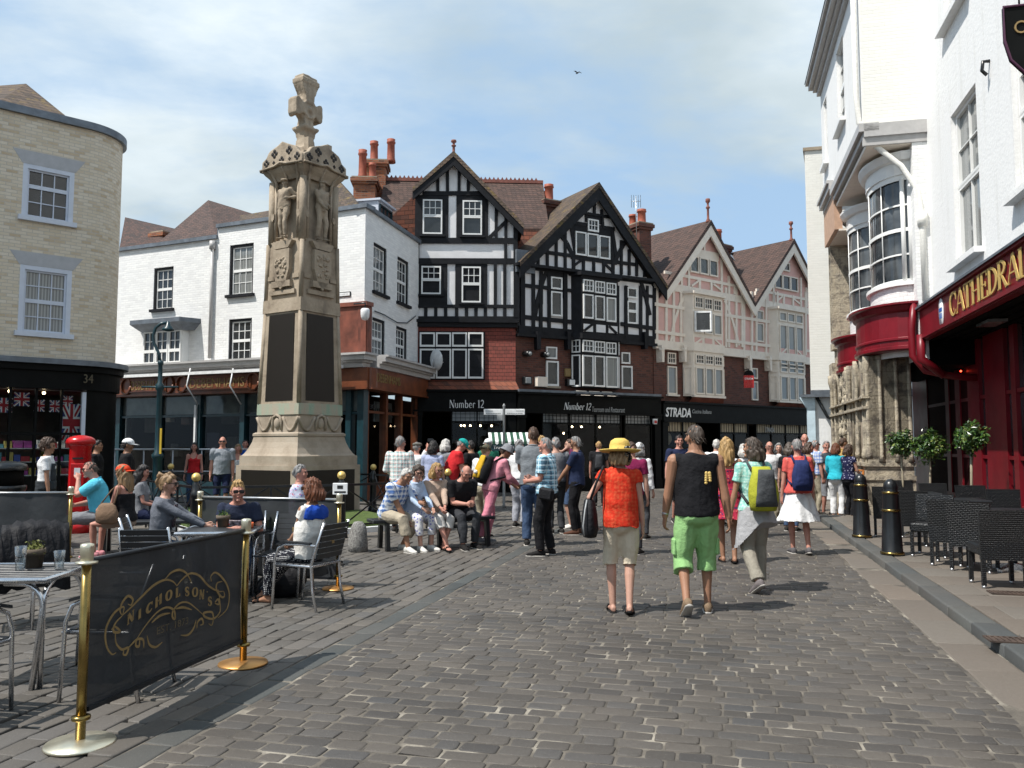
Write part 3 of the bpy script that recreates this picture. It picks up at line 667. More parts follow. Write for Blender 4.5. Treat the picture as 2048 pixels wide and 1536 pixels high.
# main roof, ridge tiles, chimney, side wall
zr_, yr = at(900, 361, 32.4).z, 3.8
sL, sR = a.px(768, 361, yr)[0], a.px(1081, 361, yr)[0]
ze_ = zr_ - 4.4
slab(FA, [(sL, yr, zr_), (sL, .45, zr_-3.7), (s1, .45, zr_-3.7), (s1+.05, 1.6, zr_-2.43), (sR+.1, 1.6, zr_-2.43), (sR+.1, yr, zr_)], .14, 'roof', 'roof')
slab(FA, [(sL, yr, zr_), (sR+.1, yr, zr_), (sR+.1, yr+4, zr_-4.2), (sL, yr+4, zr_-4.2)], .18, 'rear_roof', 'roof')
mb = MB()
k = int((sR-sL)/.17)
for i in range(k):
    x = sL + .17*i + .05; mb.add([(x,yr-.02,zr_+.06),(x+.15,yr-.02,zr_+.06),(x+.075,yr-.02,zr_+.2),(x,yr+.03,zr_+.06),(x+.15,yr+.03,zr_+.06),(x+.075,yr+.03,zr_+.2)], [(0,1,2),(5,4,3),(1,4,5,2),(0,2,5,3)])
mb.box(sL, yr-.1, zr_-.06, sR+.1, yr+.1, zr_+.07)
FA.build(mb, 'ridge_tiles', M['terracotta_pale'])
mb = MB().add([(s1,.0,zc-1.0),(s1,yr*2,zc-1.0),(s1,yr*2,ze_),(s1,yr,zr_-.15),(s1,0,ze_+.2)], [(4,3,2,1,0)]).add([(sR,1.6,zc),(sR,1.6,zr_-2.7),(sR,yr,zr_-.2),(sR,yr*2,ze_),(sR,yr*2,zc)], [(0,1,2,3,4)])
mb.add([(s1,1.6,zc),(sR,1.6,zc),(sR,1.6,zr_-2.5),(s1,1.6,zr_-2.5)], [(0,1,2,3)])
mb.add([(0,.0,0),(0,yr*2,0),(0,yr*2,ze_),(0,yr,zr_-.15),(0,0,ze_+.2)], [(0,1,2,3,4)])
FA.build(mb, 'side_wall', M['tile_hung_old'])
p = a.px(*za(730, 800), 1.0); q = a.px(*za(880, 640), .15)
slab(FA, [(q[0]+.1, .1, q[1]+.2), (q[0]-1.2, .5, q[1]-.9), (q[0]-1.2, .5, q[1]-3), (q[0]+.1, .1, q[1]-3)], .1, 'tile_hung_cheek', 'tile_hung_old')
finial(FA, apx[0], -.15, apx[1]-.12, at(907, 281, 28.6).z - apx[1] + .12)
yc = 2.6
c0, c1 = a.px(*za(318, 0), yc)[0], a.px(*za(520, 0), yc)[0]; zc1 = a.px(*za(400, 432), yc)[1]
cw = c1 - c0
chimney(FA, c0, c1, yc, yc+.9, zc1-2.6, zc1, [(c0+cw*.36, yc+.35, .17, 1.15), (c0+cw*.83, yc+.3, .15, .62)])
d0, d1 = a.px(*za(430, 0), yc+.9)[0], a.px(*za(615, 0), yc+.9)[0]; zd1 = a.px(*za(500, 270), yc+.9)[1]
chimney(FA, d0, d1, yc+.92, yc+1.8, zd1-3.4, zd1, [(d0+.28, yc+1.3, .17, .85), (d0+.95, yc+1.3, .17, .95)])
# ------------------------------------------------------------------ second black and white gable
zc_, zd_ = Z(1000, 340, .16602), Z(1000, 590, .16602)
PB = FA.w(s1+.02, -.06, 0); AB = rad(29.5)
rootB = thing('half_timbered_house', 'black and white timbered house with one wide gable above a dark brick storey', 'house', (PB.x, PB.y, 0), AB)
FB = Fac(rootB, PB, AB); b = FB
e1 = b.s(1310); apx, lft, rgt = b.px(*zc_(1138, 172)), b.px(*zc_(196, 1118)), b.px(*zc_(1955, 1400))
jz = b.px(*zd_(1000, 505))[1]          # bottom of the timbered storey
hz = lambda x, y, f=zc_: b.px(*f(x, y))
wl = b.s(1042)
FB.build(MB().prism([(wl,jz),(e1,jz),(e1,rgt[1]-.1),(apx[0],apx[1]-.35),(wl,lft[1]-.05)], 0, .3), 'wall', M['render'])
gable(FB, apx, lft, rgt, 6.0, bw=.42, roof='roof_moss')
B = Beams(FB, zc_)
p = hz(1000, 1245); B.l((wl-.1, p[1]), (e1, p[1]), .22)              # eaves beam
zs = hz(1000, 1075)[1]; B.l((wl+.9, hz(600, 1000)[1]), (hz(850,1030)[0], hz(600,1000)[1]), .13)
B.l((hz(1400,1110)[0], hz(1500,1125)[1]), (e1-.9, hz(1500,1125)[1]), .13)
B.l((hz(850,1030)[0], hz(1100,1085)[1]), (hz(1400,1110)[0], hz(1100,1085)[1]), .12)
for x, y0, y1 in ((455,1010,1200),(565,900,1210),(672,790,1215),(780,680,1220),(880,980,1220),(1000,1060,1230),(1123,1070,1240),(1243,1090,1250),(1355,1090,1250),(1455,850,1260),(1550,960,1270),(1640,1080,1280),(1735,1170,1290)):
    B.b(x, y0, x, y1, .11 if x not in (880, 1355) else .13)
B.panel(878, 650, 1375, 1110).panel(1020, 520, 1240, 660)
B.b(1130, 360, 1130, 560, .1).b(900, 505, 1340, 575, .1).b(1215, 480, 1235, 700, .1)
B.b(888, 640, 1375, 715, .14); B.b(845, 600, 905, 1010, .15); B.b(1345, 720, 1405, 1120, .14)
B.arc(((690, 740), (800, 880), (868, 1030)), .15); B.arc(((1375, 1110), (1450, 960), (1500, 870)), .15)
B.b(890, 1150, 985, 1080, .09).b(1255, 1130, 1345, 1215, .09)
# storey below the eaves beam
B.zf = zc_
for x, w in ((268,.17),(395,.13),(490,.13),(585,.13),(780,.16),(905,.12)): B.b(x, 1200, x, 1620, w)
B.zf = zd_
for x, w in ((268,.17),(395,.13),(485,.13),(585,.12),(780,.16),(905,.16),(1412,.1),(1512,.14),(1690,.14),(1770,.11),(1855,.15)): B.b(x, -180 if x < 1000 else -110, x, 520 if x > 1400 else 440, w)
B.b(270, 265, 905, 330, .15); B.b(1450, 350, 1860, 405, .15)
B.zf = zc_; B.b(270, 1390, 600, 1425, .13); B.b(770, 1445, 905, 1460, .12)
B.b(1690, 1500, 1850, 1530, .11)
B.arc(((570, 1190), (510, 1340), (450, 1560), (415, 1760)), .15); B.arc(((1690, 1340), (1740, 1500), (1800, 1750)), .14)
B.l((wl-.12, jz+.08), (e1+.05, jz+.08), .3)
B.zf = zc_; B.panel(600, 1225, 765, 1545)
FB.build(B.mb, 'timber_frame', M['black_timber'])
FB.build(MB().box(wl-.18, -.16, jz-.16, e1+.06, .05, jz-.06).box(-.1, -.3, p[1]-.05, e1+.1, -.06, p[1]+.05), 'cornice', M['black_timber'])
S0 = ((0, 1, 1, 1),)
def wb(F, f, x0, y0, x1, y1, off, segs=S0, **k):
    p, q = F.px(*f(x0, y0), off), F.px(*f(x1, y1), off); return window(F, p[0], q[1], q[0], p[1], off, segs, **k)
wb(FB, zc_, 1057, 585, 1187, 752, -.06, ((0,1,3,2),))
for x0, y0, x1, y1 in ((907,735,1040,1038),(1050,757,1185,1060),(1192,785,1325,1082)): wb(FB, zc_, x0, y0, x1, y1, -.06, gl='glass')
wb(FB, zc_, 612, 1283, 748, 1445, -.06); wb(FB, zd_, 612, -48, 748, 262, -.06)
wb(FB, zc_, 1532, 1412, 1650, 1550, -.05); wb(FB, zd_, 1532, 70, 1650, 352, -.05, ((0,.45,1,1),(.45,1,1,1)))
# projecting bay through two storeys
BO = -.36
def bay(F, x0, x1, z0, z1, o, mat, side=.24):
    return MB().zprism([(x0-side, .02), (x0, o), (x1, o), (x1+side, .02)], z0, z1)
x0, x1 = b.px(*zc_(985, 1400), BO)[0], b.px(*zc_(1420, 1400), BO)[0]
zt = b.px(*zc_(1180, 1290), BO)[1]; zq = b.px(*zd_(1200, 330), BO)[1]; zj = b.px(*zd_(1200, 470), BO)[1]; zw = b.px(*zd_(1200, 1118), BO)[1]
bm = bay(FB, x0, x1, zw, zt, BO, None); FB.build(bm, 'bay', M['black_timber'])
FB.build(bay(FB, x0-.1, x1+.1, zt, zt+.12, BO-.12, None), 'bay_roof', M['black_timber']); FB.build(MB().zprism([(x0-.4,.02),(x0-.05,BO-.1),(x1+.05,BO-.1),(x1+.4,.02)], zj-.22, zj-.02), 'bay_cornice', M['black_timber'])
mb = MB()
for (xa, ya, xb, yb) in ((1010,345,1120,445),(1160,355,1272,455),(1308,370,1415,465)):
    p, q = b.px(*zd_(xa, ya), BO-.01), b.px(*zd_(xb, yb), BO-.01); mb.box(p[0], BO-.015, q[1], q[0], BO+.02, p[1])
FB.build(mb, 'render_panel', M['render'])
B2 = Beams(FB, zd_); mb = MB()
for (xa, ya, xb, yb) in ((1012,430,1118,350),(1312,375,1405,465)):
    p, q = b.px(*zd_(xa, ya), BO-.02), b.px(*zd_(xb, yb), BO-.02); FB.build(MB().bar((p[0],BO-.02,p[1]),(q[0],BO-.02,q[1]), .09, .05, (0,1,0)), 'bay_brace', M['black_timber'])
for i, (xa, xb) in enumerate(((1003,1125),(1143,1262),(1282,1398))):
    dy = i*20
    wb(FB, zc_, xa, 1315+dy, xb, 1472+dy, BO-.03, ((0,1,3,2),), fw=.04)
    wb(FB, zd_, xa, -15+dy, xb, 290+dy, BO-.03, gl='glass_net' if i == 2 else 'glass')
    wb(FB, zd_, xa-6, 540+dy*.7, xb, 690+dy*.7, BO-.03, ((0,1,3,2),), fw=.04)
    wb(FB, zd_, xa-8, 722+dy*.4, xb+(25 if i == 2 else 0), 1100+dy*.5, BO-.03, gl='glass_net' if i == 2 else 'glass')
def cants(F, x0, x1, o, side, z0, z1, segs, **k):       # windows in the two slanting sides of a bay
    ln = math.hypot(side, o)
    for P, an in ((F.w(x0-side, .02, 0), math.atan2(o, side)), (F.w(x1, o, 0), math.atan2(-o, side))):
        window(Fac(F.root, P, F.ang+an), .05, z0, ln-.05, z1, -.015, segs, **k)
zz_ = lambda f, y, x=1200: FB.px(*f(x, y), BO)[1]
cants(FB, x0, x1, BO, .24, zz_(zd_, 690+14), zz_(zd_, 550), ((0,1,2,2),), fw=.04); cants(FB, x0, x1, BO, .24, zz_(zd_, 1110), zz_(zd_, 730), S0, fw=.045)
# brick storey
zf1 = b.px(*zd_(1000, 1190))[1]
FB.build(MB().box(-.1, .06, zf1-.3, e1+.02, .4, jz), 'brick_wall', M['red_brick'])
wb(FB, zd_, 555, 620, 685, 775, .03, gl='glass_pale', fw=.05); wb(FB, zd_, 555, 790, 705, 1100, .03, fw=.06, sill=(.05,.08,.08,'stone'))
wb(FB, zd_, 1460, 688, 1565, 832, .03, fw=.05); wb(FB, zd_, 1460, 850, 1595, 1135, .03, fw=.06)
def on(F, f, x0, y0, x1, y1, t, name, mat, back=.06):
    p, q = F.px(*f(x0, y0)), F.px(*f(x1, y1)); return F.build(MB().rbox(min(p[0],q[0]), -t, min(p[1],q[1]), max(p[0],q[0]), back, max(p[1],q[1]), .012), name, M[mat])
on(FB, zd_, 425, 985, 548, 1110, .16, 'meter_box', 'cream_timber'); on(FB, zd_, 272, 985, 370, 1080, .12, 'floodlight', 'iron')
on(FB, zd_, 288, 995, 352, 1068, .14, 'floodlight_glass', 'letter_grey', -.1); on(FB, zd_, 790, 1010, 880, 1100, .14, 'floodlight', 'iron'); on(FB, zd_, 812, 1022, 878, 1090, .16, 'floodlight_glass', 'letter_white', -.1)
on(FB, zd_, 783, 885, 850, 985, .03, 'wall_plate', 'gold_dull')
for x, y in ((305, 715), (520, 725)):
    p = b.px(*zd_(x, y)); o = FB.build(MB().tube([(p[0], .06, p[1]+.02), (p[0]+.03, -.28, p[1])], .1, 12), 'spotlight', M['iron'])
    MB().tube([(p[0]+.03, -.28, p[1]), (p[0]+.033, -.3, p[1])], .07, 12).build('lamp_glass', M['letter_grey'], o)
for x in (440, 800, 1725):
    p = b.px(*zd_(x, 560)); FB.build(MB().prism([(p[0]-.08,p[1]+.35),(p[0]+.08,p[1]+.35),(p[0]+.06,p[1]-.3),(p[0]-.06,p[1]-.3)], -.2, .08), 'corbel', M['black_timber'])
p, q = b.px(*zd_(930, 1145), -.5), b.px(*zd_(1400, 1225), -.5); mb = MB(); n = 6
for k in range(n):
    A, C = k/n*pi/2, (k+1)/n*pi/2; f = lambda t: (-.42-.35*(1-cos(t)) + .1, p[1] - (p[1]-q[1])*sin(t))
    (y0, z0), (y1, z1) = f(A), f(C); mb.add([(p[0],y0,z0),(q[0],y0,z0),(q[0],y1,z1),(p[0],y1,z1)], [(3,2,1,0)], 0)
    for j in range(4):
        x = p[0] + (q[0]-p[0])*j/3; mb.bar((x,y0-.01,z0),(x,y1-.01,z1), .08, .05, (0,-1,0), 1)
FB.build(mb, 'cove', [M['cream_timber'], M['black_timber']])
g0, g1 = b.px(*zd_(1000, 1425))[1], b.px(*zd_(1000, 1230))[1]
g0 = b.px(*zd_(1100, 1425))[1]; g1 = b.px(*zd_(1100, 1228))[1]
bb = [(b.s(zy(1050,0)[0]), b.s(zy(1700,0)[0])), (b.s(zy(1725,0)[0]), e1-.35)]
shopfront(FB, -.1, e1, g0, g1, -.3, bb, b.px(*zy(1300, 275))[1], .5, [(b.s(zy(x,0)[0]), b.px(*zy(x, y))[1], .6) for x, y in ((1435,297),(1513,298),(1665,300),(1365,352))])
FB.build(MB().box(-.12, -.42, g1+.07, e1, .2, g1+.16), 'lead_flashing', M['lead'])
p, q = b.px(*zd_(768, 1400), -.42), b.px(*zd_(1092, 1312), -.42)
stext('Number 12', FB, p[0], p[1]+.06, q[0]-p[0], .52*(q[1]-p[1])+.1, -.415, 'letter_white', shear=.2)
p, q = b.px(*zd_(1112, 1408), -.42), b.px(*zd_(1505, 1375), -.42)
text('Tearoom and Restaurant', FB, p[0], p[1], q[0]-p[0], .19, -.41, 'letter_grey', 'sign_lettering', shear=.2)
p, q = b.px(1304, 843, -.36), b.px(1315, 838, -.36)
o = FB.build(MB().prism([(p[0],p[1]+.1),(p[0]+.2,p[1]+.1),(p[0]+.17,p[1]-.1),(p[0]+.03,p[1]-.1)], -.45, -.37), 'alarm_box', M['letter_white'])
MB().box(p[0]+.035, -.455, p[1]-.07, p[0]+.165, -.45, p[1]+.04).build('alarm_badge', M['post_red'], o)
# chimneys left and right of this gable, lead valley
p, q = b.px(*zc_(545, 395), 2.0), b.px(*zc_(730, 395), 2.0); z1 = b.px(*zc_(640, 360), 2.0)[1]
chimney(FB, p[0], q[0]-.05, 2.0, 3.2, z1-3.6, z1, [(p[0]+.42, 2.4, .19, .72), (p[0]+.62, 2.9, .17, .6)], 'red_brick')
p, q = b.px(*zc_(1680, 800), .8), b.px(*zc_(1820, 800), .8); z1 = b.px(*zc_(1740, 630), .8)[1]
chimney(FB, p[0], q[0], .8, 1.9, z1-3.4, z1, [(p[0]+.4, 1.15, .19, .62), (p[0]+.3, 1.6, .17, .5)], 'red_brick')
p = b.px(*zc_(200, 960)); FB.build(MB().box(p[0]-.05, -.1, p[1]-.8, p[0]+.7, .5, p[1]), 'lead_valley', M['lead'])
# ------------------------------------------------------------------ pink and cream pair of gables
zp, zq_ = Z(1260, 380, .19531), Z(1260, 640, .19531)
PC = FB.w(e1+.02, -.02, 0); AC = rad(38.5)
rootC = thing('half_timbered_house', 'pink and cream timbered house with twin gables over a black restaurant front', 'house', (PC.x, PC.y, 0), AC)
FC = Fac(rootC, PC, AC); c = FC
ee = c.s(1640); ap1, l1, v1 = c.px(*zp(770, 322)), c.px(*zp(318, 1000)), c.px(*zp(1222, 1165)); ap2 = c.px(*zp(1622, 512)); r2 = (2*ap2[0]-v1[0], v1[1]); ee = max(ee, r2[0]-.2)
jc = c.px(*zq_(700, 300))[1]
FC.build(MB().prism([(0,jc),(ee,jc),(ee,v1[1]),(ap2[0],ap2[1]-.35),(v1[0],v1[1]-.1),(ap1[0],ap1[1]-.35),(l1[0]+.1,l1[1]-.25),(0,l1[1]-.7)], 0, .3), 'wall', M['pink'])
gable(FC, ap1, l1, v1, 5, bw=.4, roof='roof', barge='cream_timber'); gable(FC, ap2, v1, r2, 5, bw=.4, roof='roof', barge='cream_timber')
finial(FC, ap1[0], -.15, ap1[1]-.1, 1.05); finial(FC, ap2[0], -.15, ap2[1]-.1, .95)
B = Beams(FC, zp)
B.b(640, 640, 900, 690, .34); B.b(755, 500, 755, 620, .1)
eb = c.px(*zp(700, 1045))[1]; B.l((0, eb), (ee, eb), .3)
zm = c.px(*zp(750, 920))[1]
for (g, x0, x1) in ((ap1, 470, 1100), (ap2, 1290, 1860)):
    B.l((g[0]-2.6, zm), (g[0]+2.6, zm), .12)
for x, y0, y1 in ((520,780,1010),(595,700,1010),(705,920,1030),(825,940,1050),(930,700,1060),(1005,880,1060),(440,900,1000),(1065,990,1070),(1345,990,1150),(1400,920,1150),(1460,860,1160),(1565,1080,1180),(1660,1080,1190),(1740,900,1200),(1800,1000,1200)):
    B.b(x, y0, x, y1, .12)
for (x0,y0,x1,y1) in ((620,985,695,930),(845,965,920,1025),(1495,1140,1560,1085),(1670,1115,1735,1170)): B.b(x0,y0,x1,y1,.08)
B.zf = zq_
for x in (270,365,440,515,595,625,975,1005,1080,1140,1160,1240,1285,1385,1465,1500,1790): B.b(x, -290 if x > 1100 else -330, x, 280 if x < 1150 else 360, .13)
ml, mh = c.px(*zq_(450, -130))[1], c.px(*zq_(450, 145))[1]
for zz in (ml, mh): B.l((0, zz), (c.px(*zq_(610,0))[0], zz), .13); B.l((c.px(*zq_(960,0))[0], zz), (c.px(*zq_(1500,0))[0], zz), .13)
B.l((c.px(*zq_(1780,0))[0], mh), (ee, mh), .13)
B.arc(((585,-300),(500,-150),(440,40),(405,260)), .13); B.arc(((960,-200),(1040,0),(1110,260)), .13)
B.l((-.02, jc+.02), (ee, jc+.02), .34)
FC.build(B.mb, 'timber_frame', M['cream_timber'])
FC.build(MB().box(-.05, -.14, jc-.16, ee, .05, jc-.1), 'cornice', M['cream_timber'])
wb(FC, zp, 612, 665, 900, 895, -.06, S0, lights=3, fm='cream_timber', gl='glass_lead', fw=.05, gap=.06)
wb(FC, zp, 1563, 735, 1635, 840, -.06, S0, fm='cream_timber'); wb(FC, zp, 1480, 850, 1720, 1050, -.06, S0, lights=3, fm='cream_timber', fw=.05)
wb(FC, zp, 1285, 1225, 1365, 1340, -.05, S0, fm='cream_timber', gl='glass_net'); wb(FC, zq_, 1285, 25, 1370, 230, -.05, S0, fm='cream_timber', gl='glass_net')
BO = -.33
for (xa, xb, ytop, ymid, ybot, dz) in ((640, 945, 1085, 1235, 1475, 0), (1508, 1775, 1240, 1365, 1540, 1)):
    x0, x1 = c.px(*zp(xa, ytop), BO)[0], c.px(*zp(xb, ytop), BO)[0]
    z1 = c.px(*zp((xa+xb)/2, ytop), BO)[1]
    zw = c.px(*zq_((xa+xb)/2, 785 if not dz else 840), BO)[1]
    FC.build(bay(FC, x0, x1, zw, z1, BO, None), 'bay', M['cream_timber'])
    FC.build(bay(FC, x0-.06, x1+.06, z1, z1+.1, BO-.14, None), 'bay_roof', M['cream_timber']); FC.build(MB().zprism([(x0-.4,.02),(x0-.02,BO-.06),(x1+.02,BO-.06),(x1+.4,.02)], jc-.14, jc+.2), 'bay_cornice', M['cream_timber'])
    W = x1 - x0; gz = 'glass_net'
    def row(y0, y1, segs, gl, f, sides=False):
        zt, zb_ = c.px(*f((xa+xb)/2, y0), BO-.03)[1], c.px(*f((xa+xb)/2, y1), BO-.03)[1]
        window(FC, x0+.1, zb_, x1-.1, zt, BO-.02, segs, lights=3, fm='cream_timber', gl=gl, fw=.05, gap=.07)
    row(ytop+22, ymid-8, ((0,1,3,2),) if not dz else S0, 'glass' if not dz else gz, zp); row(ymid+25, ybot if not dz else 1830, S0, gz, zp)
    row(360 if not dz else 450, 460 if not dz else 545, ((0,1,3,2),) if not dz else S0, 'glass' if not dz else gz, zq_); row(490 if not dz else 580, 765 if not dz else 825, S0, gz, zq_)
    cz = lambda y: c.px(*zq_((xa+xb)/2, y), BO-.02)[1]
    for ya, yb in ((360,460),(490,765)) if not dz else ((450,545),(580,825)): cants(FC, x0, x1, BO, .24, cz(yb), cz(ya), ((0,1,2,2),) if ya == 360 else S0, fm='cream_timber', gl='glass' if ya == 360 else gz, fw=.04)
    pm = MB(); n = 3
    zt, zb_ = c.px(*zq_((xa+xb)/2, 190 if not dz else 300), BO)[1], c.px(*zq_((xa+xb)/2, 255 if not dz else 370), BO)[1]
    for k in range(3): pm.box(x0+W*(k+.14)/3, BO-.012, zb_, x0+W*(k+.86)/3, BO+.01, zt)
    FC.build(pm, 'render_panel', M['pink'])
    FC.build(MB().bar((x0+W*.05,BO-.02,zb_),(x0+W*.3,BO-.02,zt), .07, .04, (0,1,0)), 'bay_brace', M['cream_timber']); FC.build(MB().bar((x0+W*.95,BO-.02,zb_),(x0+W*.7,BO-.02,zt), .07, .04, (0,1,0)), 'bay_brace', M['cream_timber'])
    FC.build(MB().add([(x0,BO,zw),(x1,BO,zw),(x1+.3,-.02,zw-.45),(x0-.3,-.02,zw-.45)], [(3,2,1,0)]).box(x0-.05,BO-.06,zw-.04,x1+.05,BO+.1,zw+.05, 1), 'cove', [M['copper'], M['cream_timber']])
p0 = c.px(*zp(640, 1225), BO-.04); p1 = c.px(*zp(640, 1475), BO-.04); x0 = c.px(*zp(655, 1225), BO)[0]
mb = MB(); zt, zb_ = p0[1]-.05, p1[1]+.1
for (q0, q1) in (((0,0),(.42,-.45)),):
    for (za_, zb2, w_) in ((zt, zt-.07, 0), (zb_, zb_+.07, 0)): mb.bar((x0, BO-.06, (za_+zb2)/2), (x0+.42, BO-.5, (za_+zb2)/2), .05, .07)
    mb.bar((x0, BO-.06, zt), (x0, BO-.06, zb_), .06, .06, (0,1,0)).bar((x0+.42, BO-.5, zt), (x0+.42, BO-.5, zb_), .06, .06, (0,1,0))
o = FC.build(mb, 'open_casement', M['letter_white']); MB().add([(x0,BO-.06,zt),(x0+.42,BO-.5,zt),(x0+.42,BO-.5,zb_),(x0,BO-.06,zb_)], [(3,2,1,0)]).build('pane', M['glass'], o)
zf1 = c.px(*zq_(700, 850))[1]
FC.build(MB().box(0, .05, zf1-.3, ee, .4, jc-.1), 'brick_wall', M['red_brick'])
wb(FC, zq_, 382, 330, 468, 455, .02, ((0,1,3,2),), fm='cream_timber', fw=.05); wb(FC, zq_, 382, 470, 480, 765, .02, S0, fm='cream_timber', gl='glass_net', sill=(.08,.1,.07,'cream_timber'))
wb(FC, zq_, 1245, 490, 1305, 605, .02, S0, fm='cream_timber', gl='glass_pale'); wb(FC, zq_, 1245, 625, 1310, 825, .02, S0, fm='cream_timber', gl='glass_pale')
for x in (290, 520, 1190, 1395):
    p = c.px(*zq_(x, 330 if x < 700 else 430)); FC.build(MB().prism([(p[0]-.09,p[1]+.25),(p[0]+.09,p[1]+.25),(p[0]+.06,p[1]-.4),(p[0]-.06,p[1]-.4)], -.25, .08).ball((p[0],-.16,p[1]+.08),.12,10).ball((p[0],-.1,p[1]-.25),.09,10), 'corbel', M['cream_timber'])
h0, h1 = c.px(*zq_(500, 1035))[1], c.px(*zq_(500, 862))[1]
sx = lambda x: c.s(zq_(x, 0)[0])
shopfront(FC, .02, ee, h0, h1, -.3, [(sx(330), sx(640)), (sx(870), sx(1160)), (sx(1240), sx(1830))], c.px(*zq_(480, 1150))[1], .5, [(sx(1480), 2.3, 1.2)], transom='warm_pane', rows=1) if M.setdefault('warm_pane', plain('cream_blind', (.3,.25,.17), .6, bump=0)) else 0
p, q = c.px(*zq_(368, 985), -.42), c.px(*zq_(625, 920), -.42)
text('STRADA', FC, p[0], p[1]-.02, q[0]-p[0], .36, -.41, 'letter_white', 'sign_lettering', shear=.2, bold=.02)
p, q = c.px(*zq_(640, 955), -.42), c.px(*zq_(835, 930), -.42); text('Cucina Italiana', FC, p[0], p[1], q[0]-p[0], .16, -.41, 'letter_grey', 'sign_lettering', shear=.2)
p, q = c.px(*zq_(1405, 1148), -.42), c.px(*zq_(1497, 1115), -.42); text('STRADA', FC, p[0], p[1], q[0]-p[0], .2, -.33, 'letter_grey', 'sign_lettering')
p = c.px(*zq_(430, 1215), .4); o = FC.build(MB().ball((p[0], .8, p[1]), .3, 14), 'globe_lamp', M['warm_pane'])
p, q = c.px(*zp(935, 640), 1.8), c.px(*zp(1030, 640), 1.8); z1 = c.px(*zp(990, 560), 1.8)[1]
chimney(FC, p[0], q[0], 1.8, 3.0, z1-3.2, z1, [(p[0]+.28, 2.2, .2, .75), (p[0]+.1, 2.7, .18, .55)], 'red_brick')
# slate roofs seen in the valleys behind
for (x0, y0, x1, y1, dz) in ((215, 560, 560, 690, 3.2), (1000, 640, 1200, 800, 3.0)):
    p, q = c.px(*zp(x0, y0), dz), c.px(*zp(x1, y0), dz)
    FC.build(MB().add([(p[0],dz,p[1]),(q[0],dz,p[1]-.3),(q[0]+.2,dz-2,p[1]-2.4),(p[0]-.3,dz-2,p[1]-2.1)], [(3,2,1,0)]).box(p[0],dz-.05,p[1]-.06,q[0],dz+.1,p[1]+.03, 1), 'slate_roof', [M['slate'], M['iron']])
# ------------------------------------------------------------------ white corner building (department store)
CD = at(725, HOR, 24.16)
rootD = thing('corner_building', 'white painted brick corner store with brown wooden shop signs and black framed sashes', 'building', (CD.x, CD.y, 0), 0)
AL = rad(-24); DL = Vector((cos(AL), sin(AL), 0)); WL = 11.2
FL = Fac(rootD, Vector((CD.x, CD.y, 0)) - DL*WL, AL); FR = Fac(rootD, CD, pi/2 - TH); WR = FR.s(832)
z1, z2, z4, z5 = Z(0,150,.25391), Z(0,500,.25391), Z(460,560,.19531), Z(640,260,.21484)
ztl, ztr = FL.px(*z1(1300,1345))[1], FL.px(600, 434)[1]; sm = FL.s(424)
zcn = FL.px(600, 717)[1]
def hol(F, f, x0, y0, x1, y1): p, q = F.px(*f(x0,y0)), F.px(*f(x1,y1)); return (p[0], q[1], q[0], p[1])
HL = [hol(FL, z2, 1215, 145, 1358, 462), hol(FL, z2, 1812, -35, 1990, 345), hol(FL, z2, 1805, 548, 1977, 868)]
HL.append((FL.s(538), HL[1][1], FL.s(580), HL[1][3]))
mb = MB(); wall_holes(FL, mb, 0, zcn-.5, sm, ztl, [h for h in HL if h[2] < sm]); wall_holes(FL, mb, sm, zcn-.5, WL, ztr, [h for h in HL if h[0] > sm])
FL.build(mb, 'wall', M['white_brick'])
HR = [hol(FR, z5, 500, 1040, 618, 1555), hol(FR, z5, 722, 1165, 822, 1640)]
q = [hol(FR, z4, 1458, 375, 1583, 812), hol(FR, z4, 1702, 458, 1810, 872)]
HR += q
HR[1] = (HR[1][0], HR[0][1], HR[1][2], HR[0][3]); HR[3] = (HR[3][0], HR[2][1], HR[3][2], HR[2][3])
mb = MB(); wall_holes(FR, mb, 0, zcn-.5, WR+.3, ztr, HR); FR.build(mb, 'wall', M['white_brick'])
for F, hs in ((FL, HL), (FR, HR)):
    for i, (a, c_, b_, d) in enumerate(hs):
        o = F.build(MB().box(a, .03, c_, a+.07, .14, d).box(b_-.07, .03, c_, b_, .14, d).box(a+.07, .03, d-.07, b_-.07, .14, d).box(a-.08, -.1, c_-.07, b_+.08, .16, c_+.02), 'window_surround', M['black_timber'])
        window(F, a+.075, c_+.025, b_-.075, d-.075, .09, ((0,.5,3,2),(.5,1,3,2)), fw=.04, gl=('glass','glass_net','glass','glass')[i] if F is FL else ('glass_pale','glass','glass_pale','glass')[i], proud=.02, depth=.03)
FL.build(MB().box(-.1,-.09,ztl,sm+.02,.4,ztl+.12).box(sm,-.09,ztr,WL+.09,.4,ztr+.12).box(sm-.02,.0,ztl+.1,sm+.03,.4,ztr), 'parapet_cap', M['lead'])
FR.build(MB().box(-.05,-.09,ztr+.001,WR+.3,.4,ztr+.121), 'parapet_cap', M['lead'])
p = FL.s(418); FL.build(MB().tube([(p,-.08,ztl-.1),(p,-.08,zcn+.15)], .055, 10).tube([(p,-.08,ztl-.08),(p,-.08,ztl-.35)], .1, 10), 'downpipe', M['grey_trim'])
